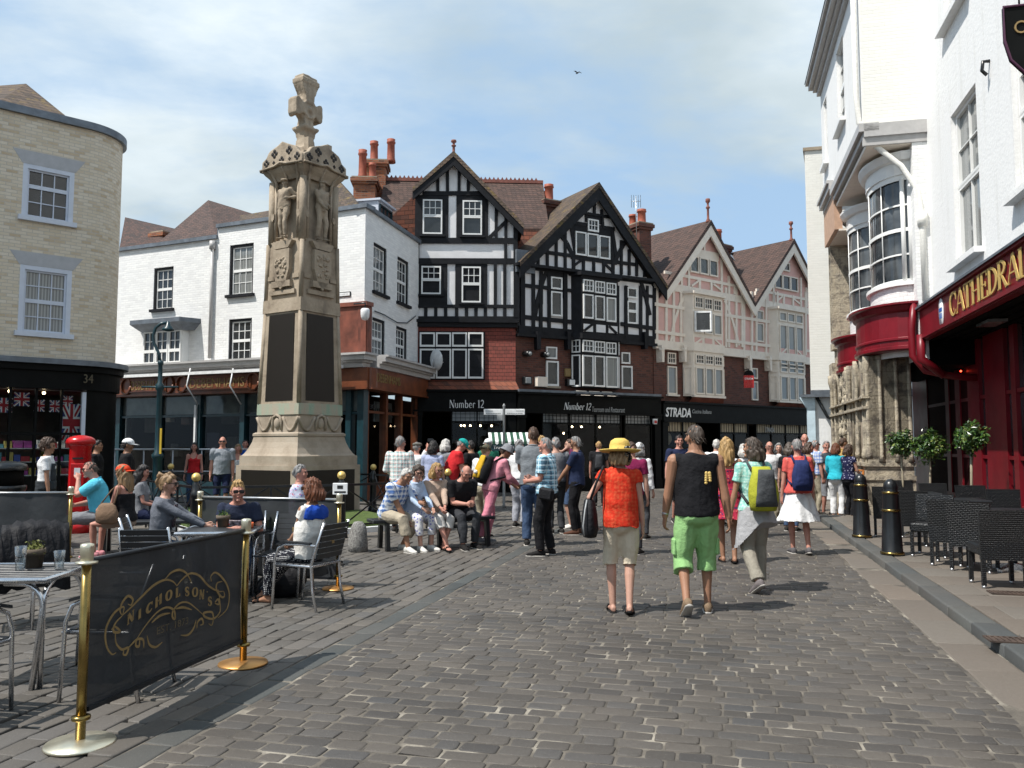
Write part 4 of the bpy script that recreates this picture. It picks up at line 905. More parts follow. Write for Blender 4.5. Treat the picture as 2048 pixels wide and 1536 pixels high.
# oriel window under a lead hood
p, q = FL.px(*z2(1135,650), -.25), FL.px(*z2(1428,885), -.25)
o = FL.build(MB().zprism([(p[0]-.06,.02),(p[0],-.24),(q[0],-.24),(q[0]+.04,.02)], q[1]-.12, p[1]+.12), 'oriel', M['white'])
window(FL, p[0]+.02, q[1], q[0]-.02, p[1], -.26, ((0,.62,2,2),(.62,1,2,1)), lights=3, fw=.045, gap=.03)
h0, h1 = FL.px(*z2(1280,640))[1], FL.px(*z2(1280,580))[1]
FL.build(MB().loft([[(p[0]-.3,.02,h0-.05),(p[0]-.05,-.3,h0-.05),(q[0]+.05,-.3,h0-.05),(q[0]+.3,.02,h0-.05)],[(p[0]-.55,.02,h1-.08),(p[0]-.25,-.62,h1-.08),(q[0]+.25,-.62,h1-.08),(q[0]+.55,.02,h1-.08)],[(p[0]-.55,.02,h1+.06),(p[0]-.25,-.62,h1+.06),(q[0]+.25,-.62,h1+.06),(q[0]+.55,.02,h1+.06)]], 0, False), 'oriel_hood', M['lead'])
# cornice over the shop, fascia, signs
zb0, zb1 = FL.px(600, 743)[1], FL.px(600, 781)[1]
def cornice(F, x0, x1, z0, z1, y, x1e=0.0):
    h = z1 - z0; k = MB()
    for i, (f0, f1, e) in enumerate(((0,.35,.3),(.35,.5,.38),(.5,.85,.5),(.85,1,.58))): k.box(x0, y-e, z0+h*f0, x1+x1e*e, y+.1, z0+h*f1)
    return F.build(k, 'cornice', M['grey_trim'])
cornice(FL, 0, WL, zb0, zcn, -.2, 1.0); cornice(FR, 0, WR, zb0+.002, zcn-.002, -.2)
FL.build(MB().box(0,-.85,zb0-.04,WL-.2,-.72,zb0+.05), 'awning_roller', M['letter_white'])
def signboard(F, x0, x1, z0, z1):
    F.build(MB().box(x0,-.42,z0,x1,.1,z1).box(x0,-.46,z0-.05,x1,.1,z0), 'fascia', M['wood_brown'])
signboard(FL, 0, WL+.42, zb1, zb0); signboard(FR, -.41, WR, zb1+.001, zb0-.001)
z8 = Z(230,720,.16113)
for (xa, xb, wd) in ((865, 1690, 'DEBENHAMS'), (170, 640, 'DEBENHAMS')):
    p, q = FL.px(*z8(xa, 345), -.43), FL.px(*z8(xb, 200), -.43); hh = .62*(zb0-zb1); m = (zb0+zb1)/2
    o = FL.build(MB().box(p[0], -.45, m-hh/2, q[0], -.421, m+hh/2), 'sign_panel', M['wood_brown'])
    MB().box(p[0],-.475,m+hh/2,q[0],-.44,m+hh/2+.04).box(p[0],-.475,m-hh/2-.04,q[0],-.44,m-hh/2).tube([(p[0]-.1+.22*cos(t),-.46,m+.27*sin(t)) for t in [k*pi/8 for k in range(17)]], .035, 6).tube([(q[0]+.1+.22*cos(t),-.46,m+.27*sin(t)) for t in [k*pi/8 for k in range(17)]], .035, 6).build('sign_scroll', M['wood_brown'], o)
    W = q[0]-p[0]; text(wd, None, p[0]+W*.09, m-.14, W*.82, .3, -.45, 'gold_dull', 'sign_lettering', parent=o, ext=.012)
p, q = FR.px(*z4(1505,1090), -.43), FR.px(*z4(1745,1010), -.43); text('DEBENHAMS', FR, p[0], (zb0+zb1)/2-.1, q[0]-p[0], .26, -.43, 'gold_dull', 'sign_lettering')
for x in (980, 1510):
    p, q = FL.px(*z8(x, 110), -.6), FL.px(*z8(x+40, 540), -1.0); FL.build(MB().tube([(p[0],-.75,p[1]),(p[0]+.12,-1.0,(p[1]+q[1])/2),(p[0]+.2,-.6,q[1])], .022, 8), 'awning_arm', M['letter_white'])
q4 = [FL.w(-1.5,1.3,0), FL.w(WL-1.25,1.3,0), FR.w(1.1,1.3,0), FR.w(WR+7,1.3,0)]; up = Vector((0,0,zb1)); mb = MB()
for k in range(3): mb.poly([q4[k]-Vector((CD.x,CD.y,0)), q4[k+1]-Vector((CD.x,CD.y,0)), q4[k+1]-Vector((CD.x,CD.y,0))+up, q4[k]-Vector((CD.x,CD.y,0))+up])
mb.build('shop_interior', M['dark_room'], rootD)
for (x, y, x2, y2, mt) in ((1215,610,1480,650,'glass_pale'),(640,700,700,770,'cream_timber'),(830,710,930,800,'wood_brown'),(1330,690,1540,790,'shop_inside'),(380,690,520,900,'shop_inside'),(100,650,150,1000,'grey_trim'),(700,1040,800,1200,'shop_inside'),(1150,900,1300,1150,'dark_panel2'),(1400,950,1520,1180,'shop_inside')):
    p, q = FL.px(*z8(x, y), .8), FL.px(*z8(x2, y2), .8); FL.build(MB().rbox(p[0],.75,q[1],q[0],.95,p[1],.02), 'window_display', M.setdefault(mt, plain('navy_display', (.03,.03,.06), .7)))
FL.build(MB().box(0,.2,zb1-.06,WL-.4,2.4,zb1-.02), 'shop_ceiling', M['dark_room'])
mb = MB()
for x in (z8(60,0)[0], z8(555,0)[0], z8(1055,0)[0], z8(1600,0)[0], 700): s = FL.s(x); mb.box(s-.09,-.12,0,s+.09,.12,zb1-.05)
mb.box(0,-.1,0,WL,.1,.45).box(0,-.06,zb1-.75,WL,.06,zb1-.68).box(WL-.12,-.12,0,WL+.1,.12,zb1-.05)
o = FL.build(mb, 'shop_window', M['green_iron']); MB().poly([(0,0,.45),(WL,0,.45),(WL,0,zb1),(0,0,zb1)]).build('pane', M['shop_glass'], o)
MB().box(0.05,.02,zb1-.66,WL-.15,.05,zb1-.06).build('blind', M['glass_pale'], o)
FL.build(MB().box(FL.s(397)-.03,-.2,.9,FL.s(397)+.04,-.13,2.9), 'white_post', M['letter_white'])
mb = MB()
for x in (.05, WR*.34, WR*.62, WR-.2): mb.box(x,-.1,0,x+.16,.12,zb1-.05)
mb.box(.05,-.08,0,WR,.1,.5).box(.05,-.05,zb1-.7,WR,.05,zb1-.63)
o = FR.build(mb, 'shop_window', M['wood_brown']); MB().poly([(0.05,0,.5),(WR,0,.5),(WR,0,zb1),(0.05,0,zb1)]).build('pane', M['shop_glass'], o)
p, q = FR.px(*z4(1480,1450), .3), FR.px(*z4(1660,1265), .3); MB().box(p[0],.3,p[1],q[0],.33,q[1]).build('poster', M['glass_pale'], o)
text('DEBENHAMS', None, p[0]+.05, (p[1]+q[1])/2, q[0]-p[0]-.1, .12, .29, 'letter_black', 'poster_lettering', parent=o)
p, q = FL.px(*z4(1215,1445), .25), FL.px(*z4(1275,1370), .25); FL.build(MB().box(p[0],.2,p[1],q[0],.22,q[1]), 'notice', M['letter_white'])
# copper clad corner box, street name, cable
p = FL.px(674, 615, -.2); zt = FL.px(705, 613, -.2)[1]; zz = FL.px(705, 711, -.2)[1]; e = FR.px(744, 640, -.2)[0]
FL.build(MB().box(p[0],-.2,zz,WL+.2,.1,zt).box(p[0],-.26,zt,WL+.26,.1,zt+.12), 'corner_box', M['copper']); FR.build(MB().box(-.2,-.2,zz+.002,e,.1,zt-.002), 'corner_box', M['copper'])
p, q = FL.px(640, 598), FL.px(702, 583)
o = FL.build(MB().box(p[0]-.6,-.03,p[1],q[0],.0,q[1]), 'street_sign', M['letter_black']); MB().box(p[0]-.57,-.034,p[1]+.025,q[0]-.025,-.03,q[1]-.025).build('sign_plate', M['letter_white'], o)
text('BUTCHERY LANE', None, p[0]-.5, p[1]+.07, q[0]-p[0]+.42, q[1]-p[1]-.14, -.036, 'letter_black', 'street_name', parent=o, ext=.002)
p = FR.px(727, 627, -.3); cc = thing('security_camera', 'white dome security camera on an arm at the brown corner box', 'camera', FR.w(p[0], -.35, p[1]))
MB().lathe([(.001,-.2),(.08,-.18),(.12,-.1),(.13,.02),(.13,.1),(.1,.14),(.001,.15)], n=14).build('housing', M['letter_white'], cc)
MB().tube([(0,0,.14),(0,0,.3),(-.35,.15,.3)], .025, 8).build('bracket', M['iron'], cc)
mb = MB(); P = [FR.px(x, y, -.06) for x, y in ((750,622),(770,630),(795,645),(815,646),(832,632))]; mb.tube([(s,-.05,z) for s, z in P], .018, 6); FR.build(mb, 'cable', M['iron'])
# tiled roofs and dormer behind the parapet
def facets(F, pts, faces, name, mat): return F.build(MB().add(pts, faces), name, M[mat])
P3 = lambda F, f, x, y, o: (F.px(*f(x, y), o)[0], o, F.px(*f(x, y), o)[1])
A, Lq, Rq = P3(FL,z1,1640,985,3.6), P3(FL,z1,1150,1400,.7), P3(FL,z1,1700,1270,.7)
E, Er = P3(FL,z1,2000,1095,4.4), P3(FL,z1,2080,1210,.7)
facets(FL, [Lq, Rq, A, E, Er, (Lq[0]-.5,7,Lq[2])], [(0,1,2),(1,4,3,2),(0,2,5)], 'roof', 'roof')
A, B_, C_ = P3(FL,z1,985,1120,4.0), P3(FL,z1,1400,1215,4.4), P3(FL,z1,930,1420,.8); D_ = P3(FL,z1,1480,1400,.8)
facets(FL, [A, B_, D_, C_], [(0,3,2,1)], 'roof', 'roof_dark')
p, q = FL.px(*z1(1200,1250), 2.2), FL.px(*z1(1283,1250), 2.2); zz = FL.px(*z1(1240,1232), 2.2)[1]
chimney(FL, p[0], q[0], 2.2, 2.8, zz-1.5, zz, [])
A, B_ = P3(FL,z1,1888,1108,2.5), P3(FL,z1,2160,1060,2.8); facets(FL, [A, B_, P3(FL,z1,2160,1200,.8), P3(FL,z1,1888,1240,.8)], [(0,3,2,1)], 'roof', 'roof_moss')
A = P3(FL,z5,130,415,3.0); B_, C_ = P3(FL,z5,395,735,.6), P3(FL,z5,-300,830,.6); D_ = P3(FL,z5,300,600,4.8)
facets(FL, [A, C_, P3(FL,z5,300,745,.6), B_, D_], [(0,1,2),(0,2,3,4)], 'roof', 'roof_moss')
p, q = FR.px(*z5(542,690), .9), FR.px(*z5(655,690), .9); zt, zz = FR.px(*z5(545,655), .9)[1], FR.px(*z5(600,830), .9)[1]
FR.build(MB().box(p[0],.9,ztr-.3,q[0]+.2,3.2,zt).box(p[0]-.06,.8,zt,q[0]+.3,3.2,zt+.07), 'dormer', M['blue_white'])
window(FR, p[0]+.08, ztr+.2, q[0]+.1, zt-.1, .88, ((0,1,3,3),), fm='green_iron', bw=.03)
# ------------------------------------------------------------------ buff brick building with the rounded corner
AE = rad(42); PE = at(0, HOR, 18.0)
rootE = thing('rounded_corner_building', 'buff brick building with a rounded corner above a black souvenir shop', 'building', (PE.x, PE.y, 0), AE)
FE = Fac(rootE, PE, AE); e_ = FE
ztop, zf1, zf0 = e_.px(60, 232)[1], e_.px(60, 727)[1], e_.px(100, 778)[1]
SE = 1.5; RE = 1.05
def curve(y=0.0, n=18, s0=-6.0, end=1.9):
    P = [(s0, y), (SE, y)]
    for k in range(1, n+1):
        t = end*k/n; r = RE - y; P.append((SE + r*sin(t), RE - r*cos(t)))
    P.append((P[-1][0]+cos(end)*6, P[-1][1]+sin(end)*6)); return P
hE = []
for f, (x0,y0,x1,y1) in ((z1,(185,690,572,1185)),(z2,(160,110,548,685))): hE.append(hol(FE, f, x0, y0, x1, y1))
mb = MB(); wall_holes(FE, mb, -6, zf1-.1, SE, ztop, hE, rev=.12)
Cv = curve()[1:]; mb.loft([[(x,y,zf1-.1) for x,y in Cv],[(x,y,ztop) for x,y in Cv]], 0, True, (0,0), False)
FE.build(mb, 'wall', M['buff_brick'])
def band(name, y, z0, z1, mat, y2=.3):
    A, B_ = curve(y), curve(y2); rings = [[(x,yy,z0) for x,yy in A],[(x,yy,z1) for x,yy in A],[(x,yy,z1) for x,yy in B_],[(x,yy,z0) for x,yy in B_]]
    return FE.build(MB().loft(rings+[rings[0]], 0, False, (0,0), False), name, M[mat])
band('parapet_cap', -.09, ztop, ztop+.17, 'lead'); band('fascia', -.12, zf0, zf1, 'shop_black'); band('cornice', -.3, zf1, zf1+.12, 'lead')
band('cornice', -.2, zf1-.14, zf1-.002, 'shop_black')
for i, (a, c_, b_, d) in enumerate(hE):
    FE.build(MB().box(a,.0,c_,a+.1,.12,d).box(b_-.1,0,c_,b_,.12,d).box(a+.1,0,d-.1,b_-.1,.12,d).box(a-.07,-.1,c_-.06,b_+.07,.12,c_+.05), 'window_surround', M['blue_white'])
    window(FE, a+.1, c_+.05, b_-.1, d-.1, .08, ((0,.36,3,1),(.36,1,3,2)) if i == 0 else ((0,.5,3,2),(.5,1,3,2)), fm='blue_white', fw=.04, gl='glass' if i == 0 else 'glass_net', proud=.03, depth=.04)
    FE.build(MB().prism([(a-.02,d),(b_+.02,d),(b_+.22,d+.3),(a-.22,d+.3)], -.006, .02), 'lintel', M['grey_stone'])
A = P3(FE,z1,205,68,2.6); b1, b2 = P3(FE,z1,-200,330,.4), P3(FE,z1,565,360,.9)
facets(FE, [A, b1, b2, (A[0]+2.2,4.5,b2[2]), (A[0]-3,5,A[2]-.4)], [(0,1,2),(0,2,3),(0,4,1)], 'roof', 'roof_moss')
# shop on the ground floor: deep black frame, window full of flags and goods
z7 = Z(0,750,.19531)
w1 = e_.s(z7(848,0)[0]); wz = e_.px(*z7(600,168))[1]
mb = MB().box(-6,-.1,-.1,w1,.15,.35); A = curve(-.04)
for x in (-4.5,-3,-1.5, e_.s(z7(85,0)[0]), e_.s(z7(350,0)[0]), e_.s(z7(612,0)[0])): mb.box(x-.025,-.04,.35,x+.025,.05,zf0)
zb_ = e_.px(*z7(300,600))[1]; mb.box(-6,-.05,zb_-.03,w1,.05,zb_+.03)
o = FE.build(mb, 'shop_window', M['shop_black']); MB().poly([(-6,0,.35),(w1,0,.35),(w1,0,zf0),(-6,0,zf0)]).build('pane', M['shop_glass'], o)
MB().box(w1-.06,-.06,.35,w1+.02,.06,wz).build('jamb', M['blue_white'], o)
Cv = [q for q in curve(-.05) if q[0] > w1+.02]; Cv = [(w1+.02,-.05)] + Cv
FE.build(MB().loft([[(x,y,-.1) for x,y in Cv],[(x,y,zf0+.05) for x,y in Cv]], 0, True, (0,0), False), 'shop_pier', M['shop_black'])
room(FE, -5.9, w1+.1, -.02, zf0, .5, 2.6, 'shop_inside', [(e_.s(z7(x,0)[0]), e_.px(*z7(x,y))[1], .05) for x, y in ((130,152),(490,172))])
def union_flag(w, h, root):
    b_ = MB().box(-w/2,-.004,-h,w/2,.004,0); b_.build('field', plain('flag_blue', (.015,.03,.16), .7, bump=0), root)
    c_ = MB(); d = .13*h
    c_.bar((-w/2,-.006,-h),(w/2,-.006,0), d, .003, (0,1,0)).bar((-w/2,-.0085,0),(w/2,-.0085,-h), d, .003, (0,1,0)).box(-w*.16,-.014,-h,w*.16,-.0105,0).box(-w/2,-.018,-h/2-.16*h,w/2,-.0145,-h/2+.16*h)
    c_.build('white_cross', M['letter_white'], root)
    MB().bar((-w/2,-.0105,-h+.02),(w/2,-.0105,-.02), d*.4, .003, (0,1,0)).bar((-w/2,-.0205,-.02),(w/2,-.0205,-h+.02), d*.4, .002, (0,1,0)).box(-w*.09,-.023,-h,w*.09,-.019,0).box(-w/2,-.026,-h/2-.1*h,w/2,-.0235,-h/2+.1*h).build('red_cross', plain('flag_red', (.35,.012,.02), .7, bump=0), root)
for i, (x, y, w_, h_, lb) in enumerate(((40,235,.32,.32,'small union flag at the left end of the souvenir shop window'),(405,255,.2,.26,'small union flag hanging left of the middle window bar'),(562,262,.2,.26,'small union flag hanging right of the middle window bar'),(695,215,.2,.24,'small union flag just above the large flag in the window'),(735,300,.36,.85,'large union flag hanging by the white window jamb'),(225,180,.3,.3,'pale union flag below the left ceiling lamp in the window'))):
    p = e_.px(*z7(x, y), .2); t = thing('flag', lb, 'flag', FE.w(p[0], .2, p[1]), AE, 'union flags in the souvenir shop window'); union_flag(w_, h_, t)
# goods on the window shelves
cols = [(.4,.03,.04),(.05,.08,.3),(.6,.6,.58),(.45,.36,.1),(.3,.05,.25),(.08,.25,.3)]
gm = [plain('goods_%d' % i, c_, .6, bump=0) for i, c_ in enumerate(cols)]
mb = MB(); xs = e_.s(-60)
for r in range(3):
    z = zb_ - .12 - .3*r; x = xs
    while x < w1-.15:
        w_ = .08 + RN.random()*.14; mb.box(x,.28,z-.2,x+w_*.9,.36,z-.2+.08+RN.random()*.13, RN.randrange(6)); x += w_
    mb.box(xs,.2,z-.22,w1-.05,.4,z-.2, 2)
tag(FE.build(mb, 'goods_display', gm), kind='stuff')
text('34', FE, SE+.05, (zf0+zf1)/2-.12, .2, .2, -.25, 'gold_faint', 'shop_number')
# ------------------------------------------------------------------ white shop building on the right
AF = math.atan2(-SU.y, -SU.x); PF = street(18.7, 4.4)
rootF = thing('shop_building', 'tall white stuccoed building with a deep red fascia reading CATHEDRAL', 'building', PF, AF)
FF = Fac(rootF, PF, AF); f_ = FF
z3, z44 = Z(1560,0,.23828), Z(1560,300,.23828)
S9 = 15.5
sb0, sb1 = f_.px(1877, 664.5, -.25), f_.px(1858, 606, -.25)
zS0, zS1 = sb0[1], f_.px(1900, 575, -.25)[1]
u0 = f_.px(*z3(1448,1050)); u1 = f_.px(*z44(1655,850)); s1w = (f_.px(*z3(1425,1050))[0], f_.px(*z44(1500,930))[1], f_.px(*z3(1655,700))[0]+.12, f_.px(*z3(1540,860))[1])
zsill = f_.px(*z44(1470,1000))[1]; zhead = f_.px(*z3(1640,690))[1]
wA = (f_.px(*z3(1440,1200))[0], f_.px(*z44(1540,930))[1], f_.px(*z3(1648,900))[0], zhead)
wB = (f_.px(*z44(1985,400))[0], wA[1]+.35, f_.px(*z44(1985,400))[0]+1.3, wA[3]-.1)
zu = f_.px(*z3(1400,270))[1]; su = f_.px(*z3(1380,200))[0]
wC = (su, zu+.1, f_.px(*z3(1560,0))[0]+.15, zu+2.2)
wD = (wB[0], wC[1], wB[2], wC[3])
mb = MB(); wall_holes(FF, mb, 0, zS1, S9, 15.0, [wA, wB, wC, wD], rev=.2); mb.box(0,.3,0,S9,.31,0.01)
FF.build(mb, 'wall', M['stucco'])
for h in (wA, wB, wC, wD):
    window(FF, h[0]+.02, h[1], h[2]-.02, h[3], .12, ((0,.5,2,2),(.49,1,2,1)), fw=.07, gl='glass_net' if h is wA else 'glass_pale', depth=.05, proud=.04)
    FF.build(MB().box(h[0]-.1,-.16,h[1]-.1,h[2]+.1,.2,h[1]), 'sill', M['stucco'])
# fascia, lead flashing, soffit, recessed shop front
FF.build(MB().box(.05,-.27,zS0,S9,-.12,zS1).box(.05,-.33,zS1-.09,S9,-.271,zS1-.02).box(.05,-.31,zS0+.02,S9,-.271,zS0+.09), 'fascia', M['red_gloss'])
FF.build(MB().add([(0,-.36,zS1-.01),(S9,-.36,zS1-.01),(S9,.05,zS1+.2),(0,.05,zS1+.2),(0,-.36,zS1-.05),(S9,-.36,zS1-.05)], [(0,1,2,3),(4,5,1,0)]), 'flashing', M['lead'])
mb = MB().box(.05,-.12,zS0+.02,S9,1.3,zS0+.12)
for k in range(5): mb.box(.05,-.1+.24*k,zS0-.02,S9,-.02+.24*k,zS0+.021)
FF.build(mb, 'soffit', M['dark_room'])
p = f_.px(1990, 655, .3); FF.build(MB().box(p[0]-.35,.1,zS0-.07,p[0]+.35,.4,zS0-.021), 'soffit_lamp', M['glass_pale'])
YF = .8
mb = MB(); zy5 = Z(1820,640,.23438)
for (xa, xb) in ((62,185),(430,470),(540,640),(690,868),(920,960)):
    p, q = f_.px(*zy5(xa,1300), YF), f_.px(*zy5(xb,1300), YF); mb.box(p[0],YF-.05,0,q[0],YF+.04,zS0)
x = f_.px(*zy5(960,1300), YF)[0]+1.2
while x < S9: mb.box(x,YF-.05,0,x+.35,YF+.04,zS0); x += 1.5
mb.box(-5,YF-.04,0,S9,YF+.045,.55); mb.box(-2.4,YF-.045,.55,-2.1,YF+.046,zS0)
for zz in (1.35, 2.55): mb.box(-5,YF-.03,zz,S9,YF+.03,zz+.07)
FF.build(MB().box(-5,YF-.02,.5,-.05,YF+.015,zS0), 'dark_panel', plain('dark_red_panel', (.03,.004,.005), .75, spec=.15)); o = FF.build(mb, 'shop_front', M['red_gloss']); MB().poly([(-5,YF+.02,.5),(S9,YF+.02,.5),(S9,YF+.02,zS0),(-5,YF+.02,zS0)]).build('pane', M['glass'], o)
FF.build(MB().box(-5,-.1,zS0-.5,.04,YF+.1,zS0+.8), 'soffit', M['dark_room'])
p = f_.px(1932, 742, YF); FF.build(MB().ball((p[0],YF-.1,p[1]),.02,8), 'red_lamp', M.setdefault('red_lamp', (lambda g: (g.set(g.b.inputs['Emission Color'],(1,.05,.02)), g.set(g.b.inputs['Emission Strength'],8.0), g.mat)[2])(G('red_lamp'))))
x0, x1 = f_.px(1900.5, 610, -.28)[0], f_.px(2040, 545, -.28)[0]
hz0 = zS0 + .2*(zS1-zS0); hh = .6*(zS1-zS0)
adv = sum(GL[ch][0] for ch in 'CATHEDRA'); kx = (x1-x0)/adv; cx = x0; jb = 0
mb = MB()
for ch in 'CATHEDRAL':
    jb += .0006; strokes(mb, lambda x, y, cx=cx, jb=jb: (cx+x*kx, -.285-jb, hz0+y*hh), GL[ch][1], (0,-.012,0)); cx += GL[ch][0]*kx
FF.build(mb, 'sign_lettering', M['gold'])
p = f_.px(*z44(1355,1370), -.28); o = FF.build(MB().lathe([(.001,0),(.19,0),(.19,.02),(.001,.02)], n=20).xf(Matrix.Translation((p[0],-.272,p[1])) @ Matrix.Rotation(pi/2,4,'X') @ Matrix.Diagonal((.8,1.5,1,1))), 'emblem', M['letter_white'])
MB().box(p[0]-.1,-.298,p[1]+.03,p[0]+.1,-.292,p[1]+.1).box(p[0]-.07,-.298,p[1]-.1,p[0]-.02,-.292,p[1]).box(p[0]+.02,-.298,p[1]-.1,p[0]+.07,-.292,p[1]).build('emblem_mark', plain('emblem_blue', (.03,.12,.4), .5, bump=0), o)
# downpipe: white and crooked above, red below
def pp(x, y, off): q = f_.px(x, y, off); return (q[0], off, q[1])
P = [(-.1,-1.34,15),(-.1,-1.34,9.2),(-.1,-1.3,8.6),(-.08,-1.0,8.05),(-.05,-.5,7.55),(-.02,-.2,7.0),(0.02,-.14,6.4),(0.02,-.14,zS1+.15)]
FF.build(MB().tube(P, .06, 12), 'downpipe', M['cream_brick']); FF.build(MB().tube([(0.02,-.14,6.5),(.02,-.14,6.2)], .1, 12), 'rainwater_head', M['cream_brick'])
FF.build(MB().tube([(.02,-.36,zS1+.15),(.02,-.42,zS0+.25),(.02,-.42,zS0-.3),(.06,-.2,zS0-.62),(.1,.3,zS0-.75),(.1,.9,zS0-.8)], .075, 12).tube([(.28,-.3,zS0+.1),(.28,-.32,zS0-.4),(.33,.1,zS0-.75)], .09, 10), 'downpipe', M['red_gloss'])
p = f_.px(*z3(1735,590), -.05); o = FF.build(MB().tube([(p[0],.0,p[1]+.15),(p[0],-.1,p[1]+.15),(p[0],-.12,p[1]),(p[0],-.05,p[1]-.08)], .03, 8), 'iron_hook', M['iron'])
# hanging sign at the top right
hs = thing('hanging_sign', 'dark shield shaped sign hanging from a scrolled iron bracket at the top right', 'sign', street(11.1, 4.02, 6.05), -TH)
sh = [(-.49,.98),(-.49,.55),(-.43,.3),(-.25,.08),(0,0),(.25,.08),(.43,.3),(.49,.55),(.49,.98)]
MB().prism(sh, -.03, .03).build('board', M['shop_black'], hs)
MB().tube([(x,-.035,z) for x, z in sh], .018, 6, closed=True).build('rim', plain('purple_trim', (.06,.012,.04), .4, bump=0), hs)
text('Cathedral', None, -.38, .62, .76, .16, -.04, 'gold_dull', 'sign_lettering', parent=hs); text('Gate', None, -.2, .36, .4, .15, -.04, 'gold_dull', 'sign_lettering', parent=hs)
MB().tube([(-.6,0,1.28),(.56,0,1.28)], .022, 8).tube([(-.3,0,1.0),(-.3,0,1.28)], .012, 6).tube([(.3,0,1.0),(.3,0,1.28)], .012, 6).tube([(-.6+.09*cos(t),0,1.28+.09+.09*sin(t)) for t in [k*pi/8-pi/2 for k in range(0,-13,-1)]], .018, 6).tube([(-.25+.13*cos(t),0,1.28+.13+.13*sin(t)) for t in [k*pi/8-pi/2 for k in range(15)]], .016, 6).tube([(.56,0,1.28),(.3,0,1.62),(-.05,0,1.56)], .016, 6).build('bracket', M['iron'], hs)
# ------------------------------------------------------------------ bay building next to it: overhanging storey, bow windows, carved stone below
PG = street(25.5, 3.16)
rootG = thing('bay_building', 'white building with an overhanging storey, two bow windows and carved stone below', 'building', PG, AF)
FG = Fac(rootG, PG, AF); g_ = FG; SG = 6.8; ZO = 8.5
hB = [(.55,9.6,1.25,11.5), (3.3,9.6,4.45,11.7)]
mb = MB(); wall_holes(FG, mb, 0, ZO, SG, 12.1, hB, rev=.16)
FG.build(mb, 'wall', M['stucco'])
FG.build(MB().poly([(SG,0,ZO),(SG,1.26,ZO),(SG,1.26,15),(SG,0,12.1)]).poly([(SG,0,12.0),(SG,1.26,12),(SG,1.26,15),(SG,0,15)]), 'side_wall', M['cream_brick'])
for h in hB:
    window(FG, h[0]+.02, h[1], h[2]-.02, h[3], .1, ((0,.5,2,2),(.5,1,2,2)), fw=.06, gl='glass_pale'); FG.build(MB().box(h[0]-.1,-.14,h[1]-.1,h[2]+.1,.16,h[1]), 'sill', M['white'])
def stepped(x0, x1, z0, prof, y, name, mat, e1=0):
    k = MB()
    for (e, za_, zb2) in prof: k.box(x0-e*.6, y-e, z0+za_, x1+e*e1, y+.3, z0+zb2)
    return FG.build(k, name, M[mat])
stepped(0, SG, 12.0, ((.1,0,.15),(.2,.15,.25),(.32,.25,.42),(.4,.42,.5)), 0, 'eaves_cornice', 'grey_trim')
FG.build(MB().add([(-.3,-.42,12.5),(SG,-.42,12.5),(SG,2.5,15.2),(-.3,2.5,15.2)], [(0,1,2,3)]), 'roof', M['roof'])
FG.build(MB().box(3.0,2.2,13,3.9,3.2,17.4), 'chimney', M['red_brick'])
# cornice under the overhang, with its soffit
stepped(2.2, SG, ZO-.48, ((-.1,0,.16),(.02,.16,.3),(.1,.3,.48)), 0, 'overhang_cornice', 'grey_trim', 1)
stepped(0, 2.15, ZO-.1, ((.02,0,.12),(.12,.12,.28),(.18,.28,.36)), 0, 'overhang_cornice', 'grey_trim')
FG.build(MB().box(0,.0,ZO-1.1,2.15,.2,ZO-.1), 'frieze', plain('peach_panel', (.5,.32,.22), .7, bump=.1))
FG.build(MB().box(SG-.02,-.02,ZO-.48,SG+.05,1.26,ZO-.3).box(SG-.02,0,ZO-.3,SG+.1,1.26,ZO-.02), 'side_cornice', M['grey_trim'])
FG.build(MB().box(2.2,.05,ZO-.5,SG,1.25,ZO-.42).box(0,.1,ZO-1.15,2.2,1.25,ZO-1.1), 'soffit', M['cream_timber'])
YB = .95
FG.build(MB().poly([(.25,YB,3.4),(SG+.02,YB,3.4),(SG+.02,YB,ZO-.4),(.25,YB,ZO-.4)]).poly([(SG+.02,YB,3.4),(SG+.02,1.35,3.4),(SG+.02,1.35,ZO-.4),(SG+.02,YB,ZO-.4)]), 'first_floor_wall', M['white_brick'])
def bowpts(c, w, d, n=14, t0=0.0): return [(c - w*cos(pi*k/n), YB - d*sin(pi*k/n)) for k in range(n+1)]
